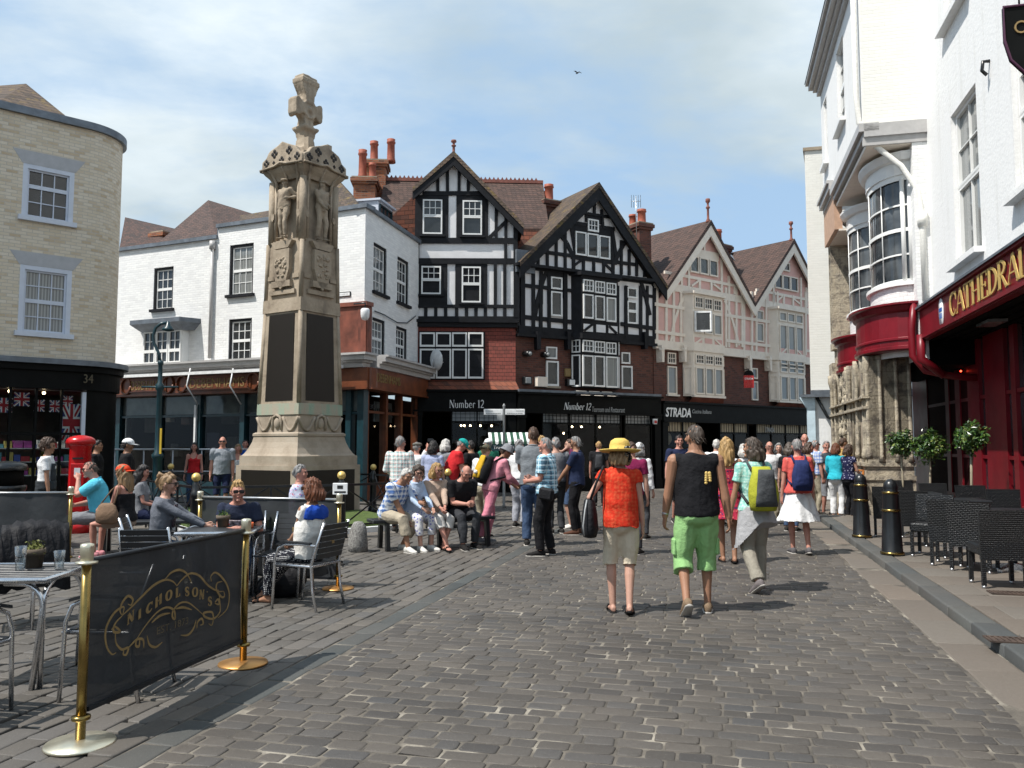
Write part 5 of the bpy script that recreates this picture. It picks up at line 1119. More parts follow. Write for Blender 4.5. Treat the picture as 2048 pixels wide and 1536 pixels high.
def bow(c, w, d, z0, z1):
    n = 14; P = bowpts(c, w, d, n); R = lambda e, z: [(c - (w+e)*cos(pi*k/n), YB - (d+e)*sin(pi*k/n), z) for k in range(n+1)]
    fr = MB()
    for (ea, eb, za_, zb2) in ((.02,.02,z0,z0+.12),(.02,.02,z1-.12,z1)):
        fr.loft([R(0,za_),R(ea,za_),R(eb,zb2),R(0,zb2)], 0, False, (0,0), False)
    zs = [z0+.12+(z1-z0-.24)*k/4 for k in range(5)]
    for k, zz in enumerate(zs[1:4]):
        h = .04 if k == 1 else .018; fr.loft([R(-.01,zz-h),R(.015,zz-h),R(.015,zz+h),R(-.01,zz+h)], 0, False, (0,0), False)
    for k in (0, 1, 4, 7, 10, 13, 14):
        x, y = P[k]; r = .05 if k in (0,1,13,14) else .014; fr.tube([(x,y-.01,z0+.1),(x,y-.01,z1-.1)], r, 6)
    o = FG.build(fr, 'bow_window', M['white'])
    MB().loft([R(-.03,z0+.05),R(-.03,z1-.05)], 0, True, (0,0), False).build('pane', M['glass_mid'], o)
    s_ = MB().loft([R(0,z0-.02),R(.1,z0-.02),R(.1,z0+.06),R(0,z0+.06)], 0, False, (0,0), False); s_.build('sill', M['white'], o)
    # fluted frieze and flat hood above, brick apron below
    h = MB().loft([R(0,z1),R(.05,z1),R(.05,z1+.28),R(.14,z1+.3),R(.2,z1+.42),R(.2,z1+.47),R(-.3,z1+.47)], 0, False, (0,0), False)
    for k in range(22):
        t = pi*(k+.5)/22; x, y = c-(w+.1)*cos(t), YB-(d+.1)*sin(t); h.box(x-.025,y-.03,z1+.3,x+.025,y+.03,z1+.39)
    h.build('bow_frieze', M['white'], o)
    MB().loft([R(.0,3.5),R(.02,z0-.02)], 0, True, (0,0), False).build('apron', M['white_brick'], o)
# near bow and far bow, and the two red bowed fascias under them
bow(5.35, 1.12, .62, 5.05, 7.45); bow(2.25, 1.0, .62, 5.0, 7.3)
for (c, w, d, z0, z1) in ((5.25, 1.5, .95, 3.62, 4.62), (2.1, 1.35, .95, 3.5, 4.42)):
    n = 16; R = lambda e, z: [(c - (w+e)*cos(pi*k/n), YB - (d+e)*sin(pi*k/n), z) for k in range(n+1)]
    FG.build(MB().loft([R(-.9,z0),R(-.02,z0),R(.05,z0+.02),R(.05,z0+.08),R(0,z0+.1),R(0,z0+.2),R(.03,z0+.22),R(.03,z0+.26),R(0,z0+.28),R(0,z1-.2),R(.06,z1-.16),R(.1,z1-.06),R(.16,z1-.04),R(.16,z1),R(-.9,z1+.12)], 0, False, (0,0), False), 'bowed_fascia', M['red_gloss'])
# carved stone ground floor
mb = MB(); SX0, SX1 = .15, 5.75
mb.box(SX0,.12,1.3,SX1,1.0,3.6); mb.box(SX0,.02,0,SX1,1.0,.85).box(SX0-.02,-.03,.85,SX1+.03,1,.95).box(SX0,.03,.95,SX1+.02,1,1.15).box(SX0-.03,-.01,1.15,SX1+.05,1,1.23).box(SX0,.06,1.23,SX1+.03,1,1.3)
FG.build(mb, 'stone_base', M['stone_old'])
mb = MB()
for x, r, y in ((SX1-.05,.09,.1),(SX1-.25,.05,.08),(SX1-.42,.09,.08),(SX1-1.2,.09,.06),(SX1-1.5,.06,.1),(SX1-2.4,.08,.08),(3.0,.08,.08),(2.3,.08,.08),(1.5,.08,.08),(.9,.1,.06),(.25,.12,.06)):
    mb.lathe([(r*.9,1.3),(r*.9,1.42),(r*.7,1.5),(r*.5,1.6),(r*.5,3.2),(r*.7,3.3),(r*.9,3.4),(r*.9,3.6)], (x,y,0), 8)
FG.build(mb, 'shaft', M['stone_old'])
def arch(x0, x1, z0, z1, y, r=.035):
    c, w = (x0+x1)/2, (x1-x0)/2; P = [(x0,y,z0)] + [(c-w*cos(t), y, z1-w*.7+w*1.0*sin(t)) for t in [pi*k/10 for k in range(11)]] + [(x1,y,z0)]
    return MB().tube(P, r, 6)
for x0, x1, z0, z1 in ((SX1-1.1,SX1-.5,1.35,2.65),(SX1-1.1,SX1-.5,2.75,3.5),(1.05,1.45,1.35,2.4),(3.1,3.7,1.35,2.65)):
    o = FG.build(arch(x0,x1,z0,z1,.1), 'arched_panel', M['stone_old']); MB().box(x0+.03,.105,z0,x1-.03,.118,z1-.05).build('panel', M['stone'], o)
mb = MB()
for k in range(70):       # broken tracery and weathered canopy work
    x, z = 1.7+RN.random()*1.2, 1.9+RN.random()*1.6; r = .03+RN.random()*.07; mb.ball((x,.06+RN.random()*.05,z),(r,r*.8,r*1.5),6)
mb.box(SX0,-.02,2.42,SX1,.13,2.48).box(SX0,-.02,2.66,SX1+.02,.13,2.7)
FG.build(mb, 'carved_canopy', M['stone_old'])
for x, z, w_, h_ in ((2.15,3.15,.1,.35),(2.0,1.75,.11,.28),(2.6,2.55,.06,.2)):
    FG.build(MB().ball((x,.1,z),(w_,.07,h_),10), 'niche_shade', M['dark_room'])  # solid near-black lumps stand in for the shade inside hollow niches
FG.build(MB().poly([(SX1,.12,1.3),(SX1,1.0,1.3),(SX1,1.0,3.6),(SX1,.12,3.6)]).box(SX1-.02,.02,0,SX1+.03,1.02,.85).box(SX1-.02,-.03,.85,SX1+.06,1.03,.95).box(SX1-.02,0,1.15,SX1+.06,1.03,1.23), 'stone_return', M['stone_old'])
for y in (.35,.68,.95): o = FG.build(MB().lathe([(.07,1.25),(.04,1.4),(.04,3.3),(.07,3.6)], (SX1+.03,y,0), 8), 'shaft', M['stone_old'])
FG.build(MB().box(-.1,.2,3.3,.42,1.0,7.6).box(-.16,.1,4.35,.46,.5,4.55).box(-.2,.05,3.55,.5,.6,3.95).box(-.05,.1,4.6,.08,.3,7.4).box(.28,.1,4.6,.4,.3,7.4), 'corner_pilaster', M['stone_old'])
FG.build(MB().poly([(0,0,ZO),(0,1.3,ZO),(0,1.3,12.1),(0,0,12.1)]), 'side_wall', M['stucco'])
# ------------------------------------------------------------------ plain white building beyond
PH = street(26.4, 2.76)
rootH = thing('white_building', 'plain white painted brick building beyond the carved stone corner', 'building', PH, -TH)
FH = Fac(rootH, PH, -TH); zt = FH.px(1640, 300)[1]
fp_ = [(0,0),(3.2,0),(3.2,7),(.95,7)]; FH.build(MB().zprism(fp_,3.05,zt), 'wall', M['cream_brick']); FH.build(MB().zprism([(-.05,-.05),(3.2,-.05),(3.2,7),(.93,7)],zt,zt+.1), 'parapet_cap', M['stone'])
FH.build(MB().zprism([(.05,.02),(3.2,.02),(3.2,7),(1.0,7)],0,3.05).box(.6,-.0,0,.66,.03,3.0).box(2.2,-.01,1.9,2.6,.02,2.15), 'lower_wall', M['stucco'])
FH.build(MB().box(-.12,-.08,0,.1,.12,2.7).prism([(-.12,2.7),(.1,2.7),(.1,3.05),(-.35,3.05)], -.1, .1), 'door_post', plain('pale_blue_paint', (.55,.68,.75), .5, bump=0))
FH.build(MB().box(-.3,-.25,3.05,3.0,.1,3.13).box(.0,-.2,3.13,3.0,.1,3.26), 'lead_hood', M['lead'])
FH.build(MB().tube([(.15,-.1,3.05),(.45,-.1,2.45),(1.3,-.1,2.05),(2.2,-.1,1.75)], .05, 8), 'drainpipe', M['iron'])
# ------------------------------------------------------------------ war memorial
VA = math.atan2(600-1024, FPX)
MC = Vector((sin(VA)/cos(VA)*18.95, 18.95, 0)); MR = -VA + rad(43)
mon = thing('memorial', 'tall weathered stone memorial with dark plaques and a ringed cross on top', 'memorial', MC, MR)
def sq(prof, name, mat, parent=mon, sm=False):     # stacked square rings: (half diagonal, z)
    return MB().loft([[(a*h*.7071, b*h*.7071, z) for a, b in ((1,1),(-1,1),(-1,-1),(1,-1))] for h, z in prof], 0, sm).build(name, M[mat], parent)
sq([(1.37,0),(1.37,1.17)], 'plinth', 'stone_pale'); sq([(1.3,1.171),(1.3,1.38),(1.26,1.382),(1.2,1.43),(1.11,1.55),(1.04,1.68),(1.0,1.82)], 'flared_base', 'stone_pale')
sq([(1.03,1.821),(1.03,1.87),(.97,1.9)], 'base_moulding', 'stone_pale'); sq([(.93,1.9),(.915,2.29)], 'carved_course', 'stone_pale')
sq([(.95,2.291),(.945,2.54)], 'green_band', 'stone_green'); sq([(.9,2.541),(.82,4.6)], 'shaft', 'stone'); sq([(.87,4.601),(.86,4.9)], 'inscription_band', 'stone')
sq([(.8,4.901),(.76,6.2)], 'shield_course', 'stone'); sq([(.62,6.2),(.6,7.75)], 'niche_core', 'stone'); sq([(.74,6.15),(.74,6.27)], 'niche_sill', 'stone')
sq([(.72,7.66),(.78,7.74),(.88,7.82),(.95,7.9),(.95,7.96),(.9,7.98),(.86,8.22),(.4,8.3)], 'canopy', 'stone')
q2 = .7071; ERODE = []
for i, (dx, dy) in enumerate(((1,0),(0,1),(-1,0),(0,-1))):
    Rz = Matrix.Rotation(i*pi/2, 4, 'Z'); put = lambda mb, name, mat: mb.xf(Rz).build(name, M[mat], mon)
    f = .82*q2; g0_ = .9*q2
    # plinth plaque, big bronze plaque (following the taper), corner shafts
    put(MB().box(-.78,-1.37*q2-.012,.12,.78,-1.37*q2+.02,1.07), 'plaque', 'plaque')
    put(MB().add([(-.44,-g0_+.005-.012,2.6),(.44,-g0_+.005-.012,2.6),(.4,-f-.022,4.55),(-.4,-f-.022,4.55),(-.44,-g0_+.06,2.6),(.44,-g0_+.06,2.6),(.4,-f+.05,4.55),(-.4,-f+.05,4.55)], [(0,1,2,3),(1,5,6,2),(4,0,3,7),(3,2,6,7)]), 'plaque', 'plaque')
    put(MB().tube([(.9*q2,-.9*q2,2.55),(.8*q2,-.8*q2,4.6)], .05, 8).tube([(.8*q2,-.8*q2,4.9),(.77*q2,-.77*q2,6.2)], .05, 8).tube([(.7*q2,-.7*q2,6.2),(.7*q2,-.7*q2,7.66)], .085, 8), 'corner_shaft', 'stone')
    # swags and boss on the carved course
    mb = MB()
    for c in (-.42, .42): mb.tube([(c-.24+.48*k/10, -.665, 2.24-.3*sin(pi*k/10)) for k in range(11)], .035, 6)
    mb.lathe([(.001,-.03),(.13,-.02),(.15,.02),(.1,.05),(.001,.06)], n=14)if False else mb.ball((0,-.65,2.1),(.1,.07,.14),10); mb.tube([(-.14,-.66,1.95),(-.14,-.67,2.12),(-.1,-.68,2.24),(0,-.68,2.28),(.1,-.68,2.24),(.14,-.67,2.12),(.14,-.66,1.95)], .035, 6)
    put(mb, 'carving', 'stone_pale')
    # shields, ledges
    sh_ = [(-.26,0),(.26,0),(.26,-.45),(.17,-.72),(0,-.92),(-.17,-.72),(-.26,-.45)]
    mb = MB().prism([(x, 6.02+z) for x, z in sh_], -.66, -.5); put(mb, 'shield', 'stone')
    mb = MB()
    for k in range(26): mb.ball((RN.uniform(-.17,.17), -.66, 5.9-RN.random()*.5), (RN.uniform(.02,.06), .03, RN.uniform(.02,.06)), 6)
    put(mb, 'shield_relief', 'stone')
    put(MB().box(-.4,-.62,5.0,.4,-.5,5.1).box(-.3,-.66,5.16,.3,-.5,5.3).box(-.5,-.585,5.35,-.3,-.5,5.45).box(.3,-.585,5.35,.5,-.5,5.45), 'ledge', 'stone')
    put(MB().prism([(-.34,6.2),(.34,6.2),(.22,6.04),(-.22,6.04)], -.66, -.4).tube([(-.36,-.5,6.27),(-.36,-.5,7.6)], .04, 6).tube([(.36,-.5,6.27),(.36,-.5,7.6)], .04, 6), 'niche_bracket', 'stone')
    mb = MB()
    for s_ in (-.42, .42): mb.prism([(s_-.055,6.9),(s_+.055,6.9),(s_+.055,6.8),(s_,6.72),(s_-.055,6.8)], -.565, -.5)
    put(mb, 'small_shield', 'stone')
    # solid ogee parapet, dark quatrefoils painted as the shade in its piercings, ribbed cove below
    pr = [(-.66,7.94),(.66,7.94),(.67,8.12),(.52,8.2),(.42,8.34),(.18,8.42),(0,8.5),(-.18,8.42),(-.42,8.34),(-.52,8.2),(-.67,8.12)]
    ERODE.append((MB().prism(pr, -.7, -.56).xf(Rz), 'parapet', .024, .008))
    mb = MB()
    for (x, z, r) in ((-.5,8.07,.11),(.5,8.07,.11),(-.24,8.25,.12),(.24,8.25,.12),(0,8.07,.1),(-.26,8.05,.05),(.26,8.05,.05)):
        for (u, v) in ((0,1),(1,0),(0,-1),(-1,0)): mb.ball((x+u*r*.5,-.697,z+v*r*.5), (r*.42,.012,r*.42), 8)
    put(mb, 'quatrefoil_shade', 'plaque')
    put(MB().tube([(-.68,-.72,7.92),(-.2,-.72,7.95),(0,-.74,8.0),(.2,-.72,7.95),(.68,-.72,7.92)], .03, 6), 'string_course', 'stone')
    mb = MB()
    for x in (-.36, 0, .36): mb.tube([(x*.9,-.5,7.4),(x,-.53,7.65),(x*1.15,-.6,7.82),(x*1.3,-.68,7.92)], .035, 6)
    put(mb, 'cove_rib', 'stone')
    for k, x in enumerate((-.3, .3)): put(MB().box(x-.07,-.5,8.25,x+.07,-.36,8.62), 'stone_block', 'stone') if i == 0 else None
text('THEIR NAME LIVETH', None, -.5, 4.68, 1.0, .1, -.62, 'stone_pale', 'inscription', parent=mon) if False else None
mb = MB().loft([[(a*h, b*h, z) for a, b in ((1,1),(-1,1),(-1,-1),(1,-1))] for h, z in ((.33,8.28),(.33,8.46),(.22,8.48),(.17,8.58),(.15,8.75),(.17,8.9),(.22,8.96),(.22,9.02),(.14,9.06),(.13,9.2))], 0, False)
def arm(ax, sgn):
    R = []
    for d, w in ((.08,.12),(.2,.14),(.27,.2),(.32,.235),(.35,.24),(.38,.24),(.42,.18)):
        if ax == 'x': R.append([(sgn*d,a*.15,9.45+b*w*.95) for a, b in ((1,1),(-1,1),(-1,-1),(1,-1))])
        else: R.append([(b*w*1.05,a*.16,9.45+d*1.75) for a, b in ((1,1),(-1,1),(-1,-1),(1,-1))])
    return R
mb.loft(arm('x',1), 0, False).loft(arm('x',-1), 0, False).loft(arm('z',1), 0, False).loft([[(a*.14,b*.13,z) for a, b in ((1,1),(-1,1),(-1,-1),(1,-1))] for z in (9.15,9.6)], 0, False)
mb.tube([(.215*cos(t),0,9.45+.215*sin(t)) for t in [k*pi/12 for k in range(24)]], .1, 8, closed=True).box(-.27,-.18,10.06,.27,.18,10.17).box(-.23,-.15,10.17,.23,.15,10.26)
for sx_ in (-1,1):
    mb.tube([(.2*cos(t),sx_*.14,9.45+.2*sin(t)) for t in [k*pi/10 for k in range(20)]], .035, 6, closed=True); mb.ball((0,sx_*.15,9.45),(.07,.05,.07),8)
ERODE.append((mb, 'cross', .022, .012))
# ------------------------------------------------------------------ lawn, railings and gold topped bollards round it
def W_(px, Y): return Vector(((px-1024)/FPX*Y, Y, 0))
ring = [W_(396,13.7), W_(685,14.6), W_(896,16.2), W_(748,19.9), W_(345,20.5), W_(250,18.2)]
cen = sum(ring, Vector())/6
inn = [cen + (p-cen)*.86 for p in ring]; inn2 = [cen + (p-cen)*.82 for p in ring]
tag(MB().zprism([(p.x,p.y) for p in inn], -.02, .10).build('lawn_kerb', M['letter_white']), kind='structure')
tag(MB().zprism([(p.x,p.y) for p in inn2], 0, .14).build('lawn', M['grass']), kind='stuff')
tag(MB().zprism([(p.x,p.y) for p in [cen+(p-cen)*1.08 for p in ring]], -.03, .006).build('lawn_path', M['flag']), kind='structure')
bl = thing('bollard', 'black iron bollard with a gold ball top', 'bollard', ring[0], 0, 'gold topped bollards around the memorial lawn')
MB().lathe([(.12,0),(.12,.12),(.1,.14),(.085,.2),(.075,.75),(.09,.78),(.09,.84),(.07,.86),(.065,.95),(.04,1.0),(.03,1.03),(.001,1.04)], n=14).build('post', M['iron'], bl)
MB().ball((0,0,1.09),.075,12).ball((0,-.02,1.09),(.05,.07,.05),8).build('ball', M['gold'], bl)
blb = ['black bollard with a gold ball behind the girl in sunglasses at the table','black gold topped bollard carrying a small white notice','black gold topped bollard between the bench sitters','black gold topped bollard right of the memorial, behind the plaid shirted man','black gold topped bollard near the lamp post, farthest at the back','black gold topped bollard behind the red capped woman']
bl['label'] = blb[0]
bols = [bl] + [dup(bl, ring[i], None, blb[i]) for i in range(1,6)]
nt = thing('notice', 'small white notice fixed to the bollard in front of the memorial', 'notice', ring[1] + Vector((0,-.1,.86)), 0)
MB().rbox(-.13,-.01,-.1,.13,.01,.1,.008).build('plate', M['letter_white'], nt); text('NO SMOKING', None, -.1, -.06, .2, .04, -.012, 'letter_black', 'notice_lettering', parent=nt, ext=.002) if False else MB().box(-.1,-.013,-.07,.1,-.011,-.04).box(-.05,-.013,0,.05,-.011,.06).build('notice_lines', M['letter_black'], nt)
rl = ['in front of the memorial beside the young man','in front of the bench with four sitters','to the right of the memorial','behind the memorial','by the lamp post','behind the table with the girl in sunglasses']
for i in range(6):
    p, q = ring[i], ring[(i+1) % 6]; d = q-p; ln = d.length; t = thing('railing', 'black iron railing with crossed bars ' + rl[i], 'railing', p, math.atan2(d.y, d.x), 'black railings around the memorial lawn')
    mb = MB().box(.08,-.015,.9,ln-.08,.015,.94).box(.08,-.015,.2,ln-.08,.015,.23)
    n = max(2, round(ln/1.2))
    for k in range(n):
        a, b_ = ln*k/n, ln*(k+1)/n
        if k: mb.box(a-.015,-.016,0,a+.015,.016,.93)
        mb.bar((a+.05,0,.22),(b_-.05,0,.9), .025, .012, (0,1,0)).bar((a+.05,.013,.9),(b_-.05,.013,.22), .025, .012, (0,1,0))
    mb.build('rails', M['iron'], t)
# ------------------------------------------------------------------ granite bollard, bench
p = ground(716, 1103); o = MB().lathe([(.14,-.02),(.145,.1),(.14,.25),(.115,.38),(.06,.45),(.001,.46)], n=14)
o.v = [(x+.012*sin(7*z+3*x*20), y+.012*cos(9*z+y*30), z) for x, y, z in o.v]
tag(o.build('stone_bollard', M['granite'], None, p), 'short rounded granite bollard at the end of the black bench', 'bollard')
BP = ground(752, 1100); BQ = Vector((-.35, 13.75, 0)); bd = BQ-BP; BA = math.atan2(bd.y, bd.x); BLn = bd.length
def bench(name, label, P, ang, ln, z=.47):
    t = thing(name, label, 'bench', P, ang); mb = MB()
    for k in range(4): mb.rbox(-.1,-.2+.11*k,z-.05,ln,-.105+.11*k,z,.008)
    mb.build('seat', M['black_slat'], t)
    for x in (.12, ln*.5, ln-.15):
        MB().bar((x,-.19,z-.05),(x,-.24,0), .06, .1, (0,1,0)).bar((x,.17,z-.05),(x,.22,0), .06, .1, (0,1,0)).box(x-.04,-.2,z-.09,x+.04,.2,z-.052).build('leg', M['iron'], t)
    return t
bench('bench', 'long black bench with four people sitting in front of the memorial lawn', BP, BA, BLn)
# ------------------------------------------------------------------ lamp post, finger post, stall, rail, pillar box, bin
p = W_(318, 19.0); lp = thing('lamp_post', 'dark green lamp post with a swan neck and a ladder bar', 'lamp post', p, 0)
MB().lathe([(.15,0),(.15,.3),(.11,.34),(.1,1.3),(.13,1.34),(.13,1.4),(.08,1.46),(.065,1.7),(.06,2.85),(.09,2.9),(.09,3.0),(.05,3.05),(.045,3.45),(.065,3.48),(.065,3.54),(.04,3.56)], n=14).build('post', M['green_iron'], lp)
MB().tube([(0,0,3.5),(-.06,0,3.75),(-.17,0,3.98),(-.19,0,4.15),(-.14,0,4.32),(-.02,0,4.42),(.12,0,4.44)], .035, 8).tube([(-.42,0,2.95),(.42,0,2.95)], .022, 8).build('swan_neck', M['green_iron'], lp)
MB().lathe([(.001,.12),(.04,.1),(.06,.02),(.13,-.06),(.14,-.1),(.05,-.12),(.001,-.12)], (.15,0,4.36), 12).build('lamp', M['green_iron'], lp)
MB().box(.07,-.09,1.42,.11,-.06,2.0).build('yellow_strip', plain('yellow_strip', (.6,.4,.03), .5, bump=0), lp)
p = W_(1008, 21.5); fp = thing('finger_post', 'grey signpost with white pointing arms above the crowd', 'signpost', p, 0)
MB().lathe([(.05,0),(.035,.1),(.03,2.62),(.04,2.64),(.001,2.7)], n=10).build('pole', M['letter_grey'], fp)
for x0, x1, z0, z1, w_ in ((-.52,-.03,2.4,2.55,('Cathedral','Museum')),(.03,.54,2.4,2.55,('High Street','Westgate'))):
    o = MB().rbox(x0,-.02,z0,x1,.02,z1,.008).build('sign_arm', M['letter_white'], fp); mb = MB()
    for k in range(9): xx = x0+.05+(x1-x0-.1)*k/9; mb.box(xx,-.023,z0+.03,xx+.035,-.02,z0+.05)
    for k in range(4): xx = x0+.25*(x0>0)+.04+.05*k; mb.box(xx,-.023,z0+.09,xx+.035,-.02,z0+.11)
    mb.build('sign_lines', M['letter_grey'], o)
o = MB().rbox(-.18,-.03,2.25,-.03,.02,2.4,.008).build('sign_arm', M['letter_grey'], fp)
p = W_(1026, 24.0); ms = thing('market_stall', 'small market stall with a green and white striped awning', 'stall', p, rad(-4))
mb = MB()
for k in range(14):
    x = -.62+k*.0886; mb.add([(x,-.75,1.72),(x+.0886,-.75,1.72),(x+.0886-.09,-.1,1.98),(x-.09,-.1,1.98)], [(0,1,2,3)], k % 2); mb.add([(x,-.76,1.72),(x+.0886,-.76,1.72),(x+.0886,-.76,1.66),(x+.044,-.76,1.63),(x,-.76,1.66)], [(4,3,2,1,0)], k % 2)
mb.build('awning', [M['letter_white'], plain('stall_green', (.01,.06,.03), .6, bump=0)], ms)
MB().box(-.6,-.72,1.46,.62,-.68,1.64).build('sign_board', M['green_iron'], ms)
text("Traditional Sweets", None, -.5, 1.51, 1.0, .09, -.725, 'letter_white', 'sign_lettering', parent=ms)
mb = MB().box(-.66,-.7,0,-.6,-.64,1.7).box(.58,-.7,0,.64,-.64,1.7).box(-.66,-.1,0,-.6,-.04,1.95).box(.58,-.1,0,.64,-.04,1.95).box(-.7,-.72,.75,.68,0,.82)
for k in range(6): mb.bar((-.65,-.1-.1*k,1.7),(-.65,-.6+.0*k,1.05+.1*k), .03, .02, (1,0,0))
mb.build('frame', M['letter_white'], ms)
ra, rb = W_(232, 22.5), W_(520, 22.8); d = rb-ra; gr = thing('guard_rail', 'thin silver guard rail standing in front of the brown shop front', 'railing', ra, math.atan2(d.y, d.x))
mb = MB().tube([(0,0,1.5),(d.length,0,1.5)], .025, 8).tube([(0,0,.9),(d.length,0,.9)], .02, 8)
for k in range(6): mb.tube([(d.length*k/5,0,0),(d.length*k/5,0,1.5)], .02, 8)
mb.build('rails', M['steel'], gr)
p = W_(164, 15.5); pb = thing('pillar_box', 'tall bright red cylindrical pillar box by the brick building', 'post box', p, rad(15))
MB().lathe([(.22,0),(.22,.16),(.19,.18),(.185,1.56),(.205,1.6),(.21,1.62)], n=28).build('body', M['post_red'], pb)
MB().lathe([(.21,1.615),(.245,1.64),(.25,1.69),(.235,1.73),(.18,1.77),(.07,1.8),(.001,1.805)], n=28).build('cap', M['post_red'], pb)
MB().box(-.09,-.197,1.36,.09,-.165,1.39).build('slot', M['iron'], pb); MB().rbox(-.12,-.2,.4,.12,-.15,1.28,.01).build('door', M['post_red'], pb); MB().box(-.05,-.207,1.06,.05,-.19,1.2).build('collection_plate', M['letter_white'], pb)
p = W_(14, 13.2); lb = thing('litter_bin', 'black litter bin with a gold emblem at the left edge', 'bin', p, rad(10))
MB().lathe([(.26,0),(.28,.05),(.3,.9),(.32,.92),(.32,.98)], n=20).build('body', M['iron'], lb); MB().lathe([(.32,1.22),(.33,1.26),(.3,1.32),(.15,1.36),(.001,1.37)], n=20).build('lid', M['iron'], lb)
mb = MB()
for k in range(4): t = k*pi/2+.6; mb.box(.28*cos(t)-.03,.28*sin(t)-.03,.96,.28*cos(t)+.03,.28*sin(t)+.03,1.24)
mb.build('lid_post', M['iron'], lb) if False else None
MB().lathe([(.27,.97),(.27,1.23)], n=20).build('liner', M['dark_room'], lb)
MB().lathe([(.001,0),(.07,0),(.07,.01),(.001,.01)], n=14).xf(Matrix.Translation((.03,-.3,.72)) @ Matrix.Rotation(pi/2,4,'X')).build('emblem', M['gold_dull'], lb)
# ------------------------------------------------------------------ right pavement: bollards, sandwich board, wicker chairs, tables, little trees
PZ = .085
b1 = thing('bollard', 'black tapered bollard with gold bands, nearer of the two on the right pavement', 'bollard', ground(1785, 1110, PZ), 0, 'black and gold bollards on the pavement')
MB().lathe([(.155,0),(.155,.03),(.14,.05),(.105,.86),(.11,.88),(.09,.9),(.1,.93),(.085,1.0),(.04,1.05),(.001,1.06)], n=20).build('post', M['iron'], b1)
for z, r in ((.03,.158),(.62,.127),(.865,.113)): MB().lathe([(r*.9,z-.015),(r,z-.01),(r,z+.015),(r*.9,z+.02)], n=20).build('gold_band', M['brass'], b1)
dup(b1, ground(1724, 1075, PZ), None, 'black tapered bollard with gold bands, farther one beside the sandwich board')
p = ground(1712, 1033, 0.0); ab = thing('sandwich_board', 'orange framed sandwich board standing by the stone corner', 'sign', p, rad(-70))
for s_ in (-1,1):
    mb = MB(); mb.bar((-.3,s_*.24,0),(-.3,s_*.02,1.05), .05,.03,(0,1,0)).bar((.3,s_*.24,0),(.3,s_*.02,1.05), .05,.03,(0,1,0)).bar((-.3,s_*.02,1.05),(.3,s_*.02,1.05), .05,.031).bar((-.3,s_*.2,.2),(.3,s_*.2,.2), .05,.031)
    o = mb.build('frame', plain('orange_wood', (.4,.14,.03), .5), ab); MB().add([(-.28,s_*.2,.22),(.28,s_*.2,.22),(.28,s_*.03,1.02),(-.28,s_*.03,1.02)], [(0,1,2,3)]).build('panel', M['granite'], o)
g = G('black_wicker'); ws = g.n('ShaderNodeTexBrick', {'Vector': g.wall(), 'Color1': (0,0,0), 'Color2': (1,1,1), 'Mortar': (0,0,0), 'Scale': 1.0, 'Mortar Size': .006, 'Mortar Smooth': .6, 'Brick Width': .05, 'Row Height': .022})
M['wicker'] = g.end(g.mix(ws.outputs[1], (.009,.011,.0125), (.003,.003,.004)), .33, g.bump(g.math('SUBTRACT', g.math('MULTIPLY', g.noise(60,2), .5), ws.outputs[1]), 1.0, .014), spec=.5)
def wicker_chair(label, loc, rot):
    t = thing('wicker_chair', label, 'chair', loc, rot, 'black wicker chairs outside the red fronted shop')
    MB().loft([[(-.23,-.22,.3),(.23,-.22,.3),(.23,-.17,.3),(-.23,-.17,.3)],[(-.235,-.22,.5),(.235,-.22,.5),(.235,-.17,.5),(-.235,-.17,.5)],[(-.245,-.27,.84),(.245,-.27,.84),(.245,-.225,.84),(-.245,-.225,.84)]], 0, False).build('backrest', M['wicker'], t)
    MB().rbox(-.23,-.169,.34,.23,.24,.46,.02).build('seat', M['wicker'], t)
    for sx_ in (-1,1):
        for y in (-.2,.21):
            o = MB().loft([[(sx_*.205+a*.021,y+b_*.021,z) for a, b_ in ((1,1),(-1,1),(-1,-1),(1,-1))] for z in (.03,.34)], 0, False).build('leg', M['wicker'], t)
            MB().lathe([(.024,0),(.024,.03)], (sx_*.205,y,0), 8).build('foot', M['steel'], o)
    return t
def bistro(label, loc, w_=.68):
    t = thing('bistro_table', label, 'table', loc, -TH, 'black square tables on the pavement'); h = w_/2
    MB().rbox(-h,-h,.7,h,h,.735,.012).build('tabletop', M['black_slat'], t); MB().tube([(0,0,.05),(0,0,.7)], .035, 10).build('pedestal', M['iron'], t)
    mb = MB()
    for k in range(4): a = k*pi/2+pi/4; mb.loft([[(r*cos(a)-w*sin(a)*s_, r*sin(a)+w*cos(a)*s_, z) for s_, z in ((-1,0.0),(1,0.0),(1,zt),(-1,zt))] for r, w, zt in ((0,.04,.09),(.34,.03,.03))], 0, False)
    mb.build('star_base', M['alu'], t); return t
wl_ = [('nearest black wicker chair, its back to the street at the right edge', (1997,1172), 2), ('black wicker chair with sunlit weave just behind the nearest chair', (1950,1141), -28), ('black wicker chair turned sideways third from the right edge', (1906,1130), -22), ('black wicker chair facing the street, right of the nearer gold banded bollard', (1865,1112), 155), ('black wicker chair with its back to the nearer gold banded bollard', (1822,1090), -10), ('black wicker chair half hidden behind the nearer gold banded bollard', (1778,1072), -10), ('black wicker chair against the shop under the middle little tree', (1880,1062), 190), ('black wicker chair against the shop under the right little tree', (1955,1072), 185), ('black wicker chair against the shop nearest the right edge', (2020,1090), 180), ('black wicker chair by the shop at the far end, under the left little tree', (1812,1048), 190)]
wc0 = None
for i, (lb_, (px, py), yaw) in enumerate(wl_):
    P = ground(px, py, PZ); r = -TH + rad(yaw)
    if wc0 is None: wc0 = wicker_chair(lb_, P, r)
    else: dup(wc0, P, r, lb_)
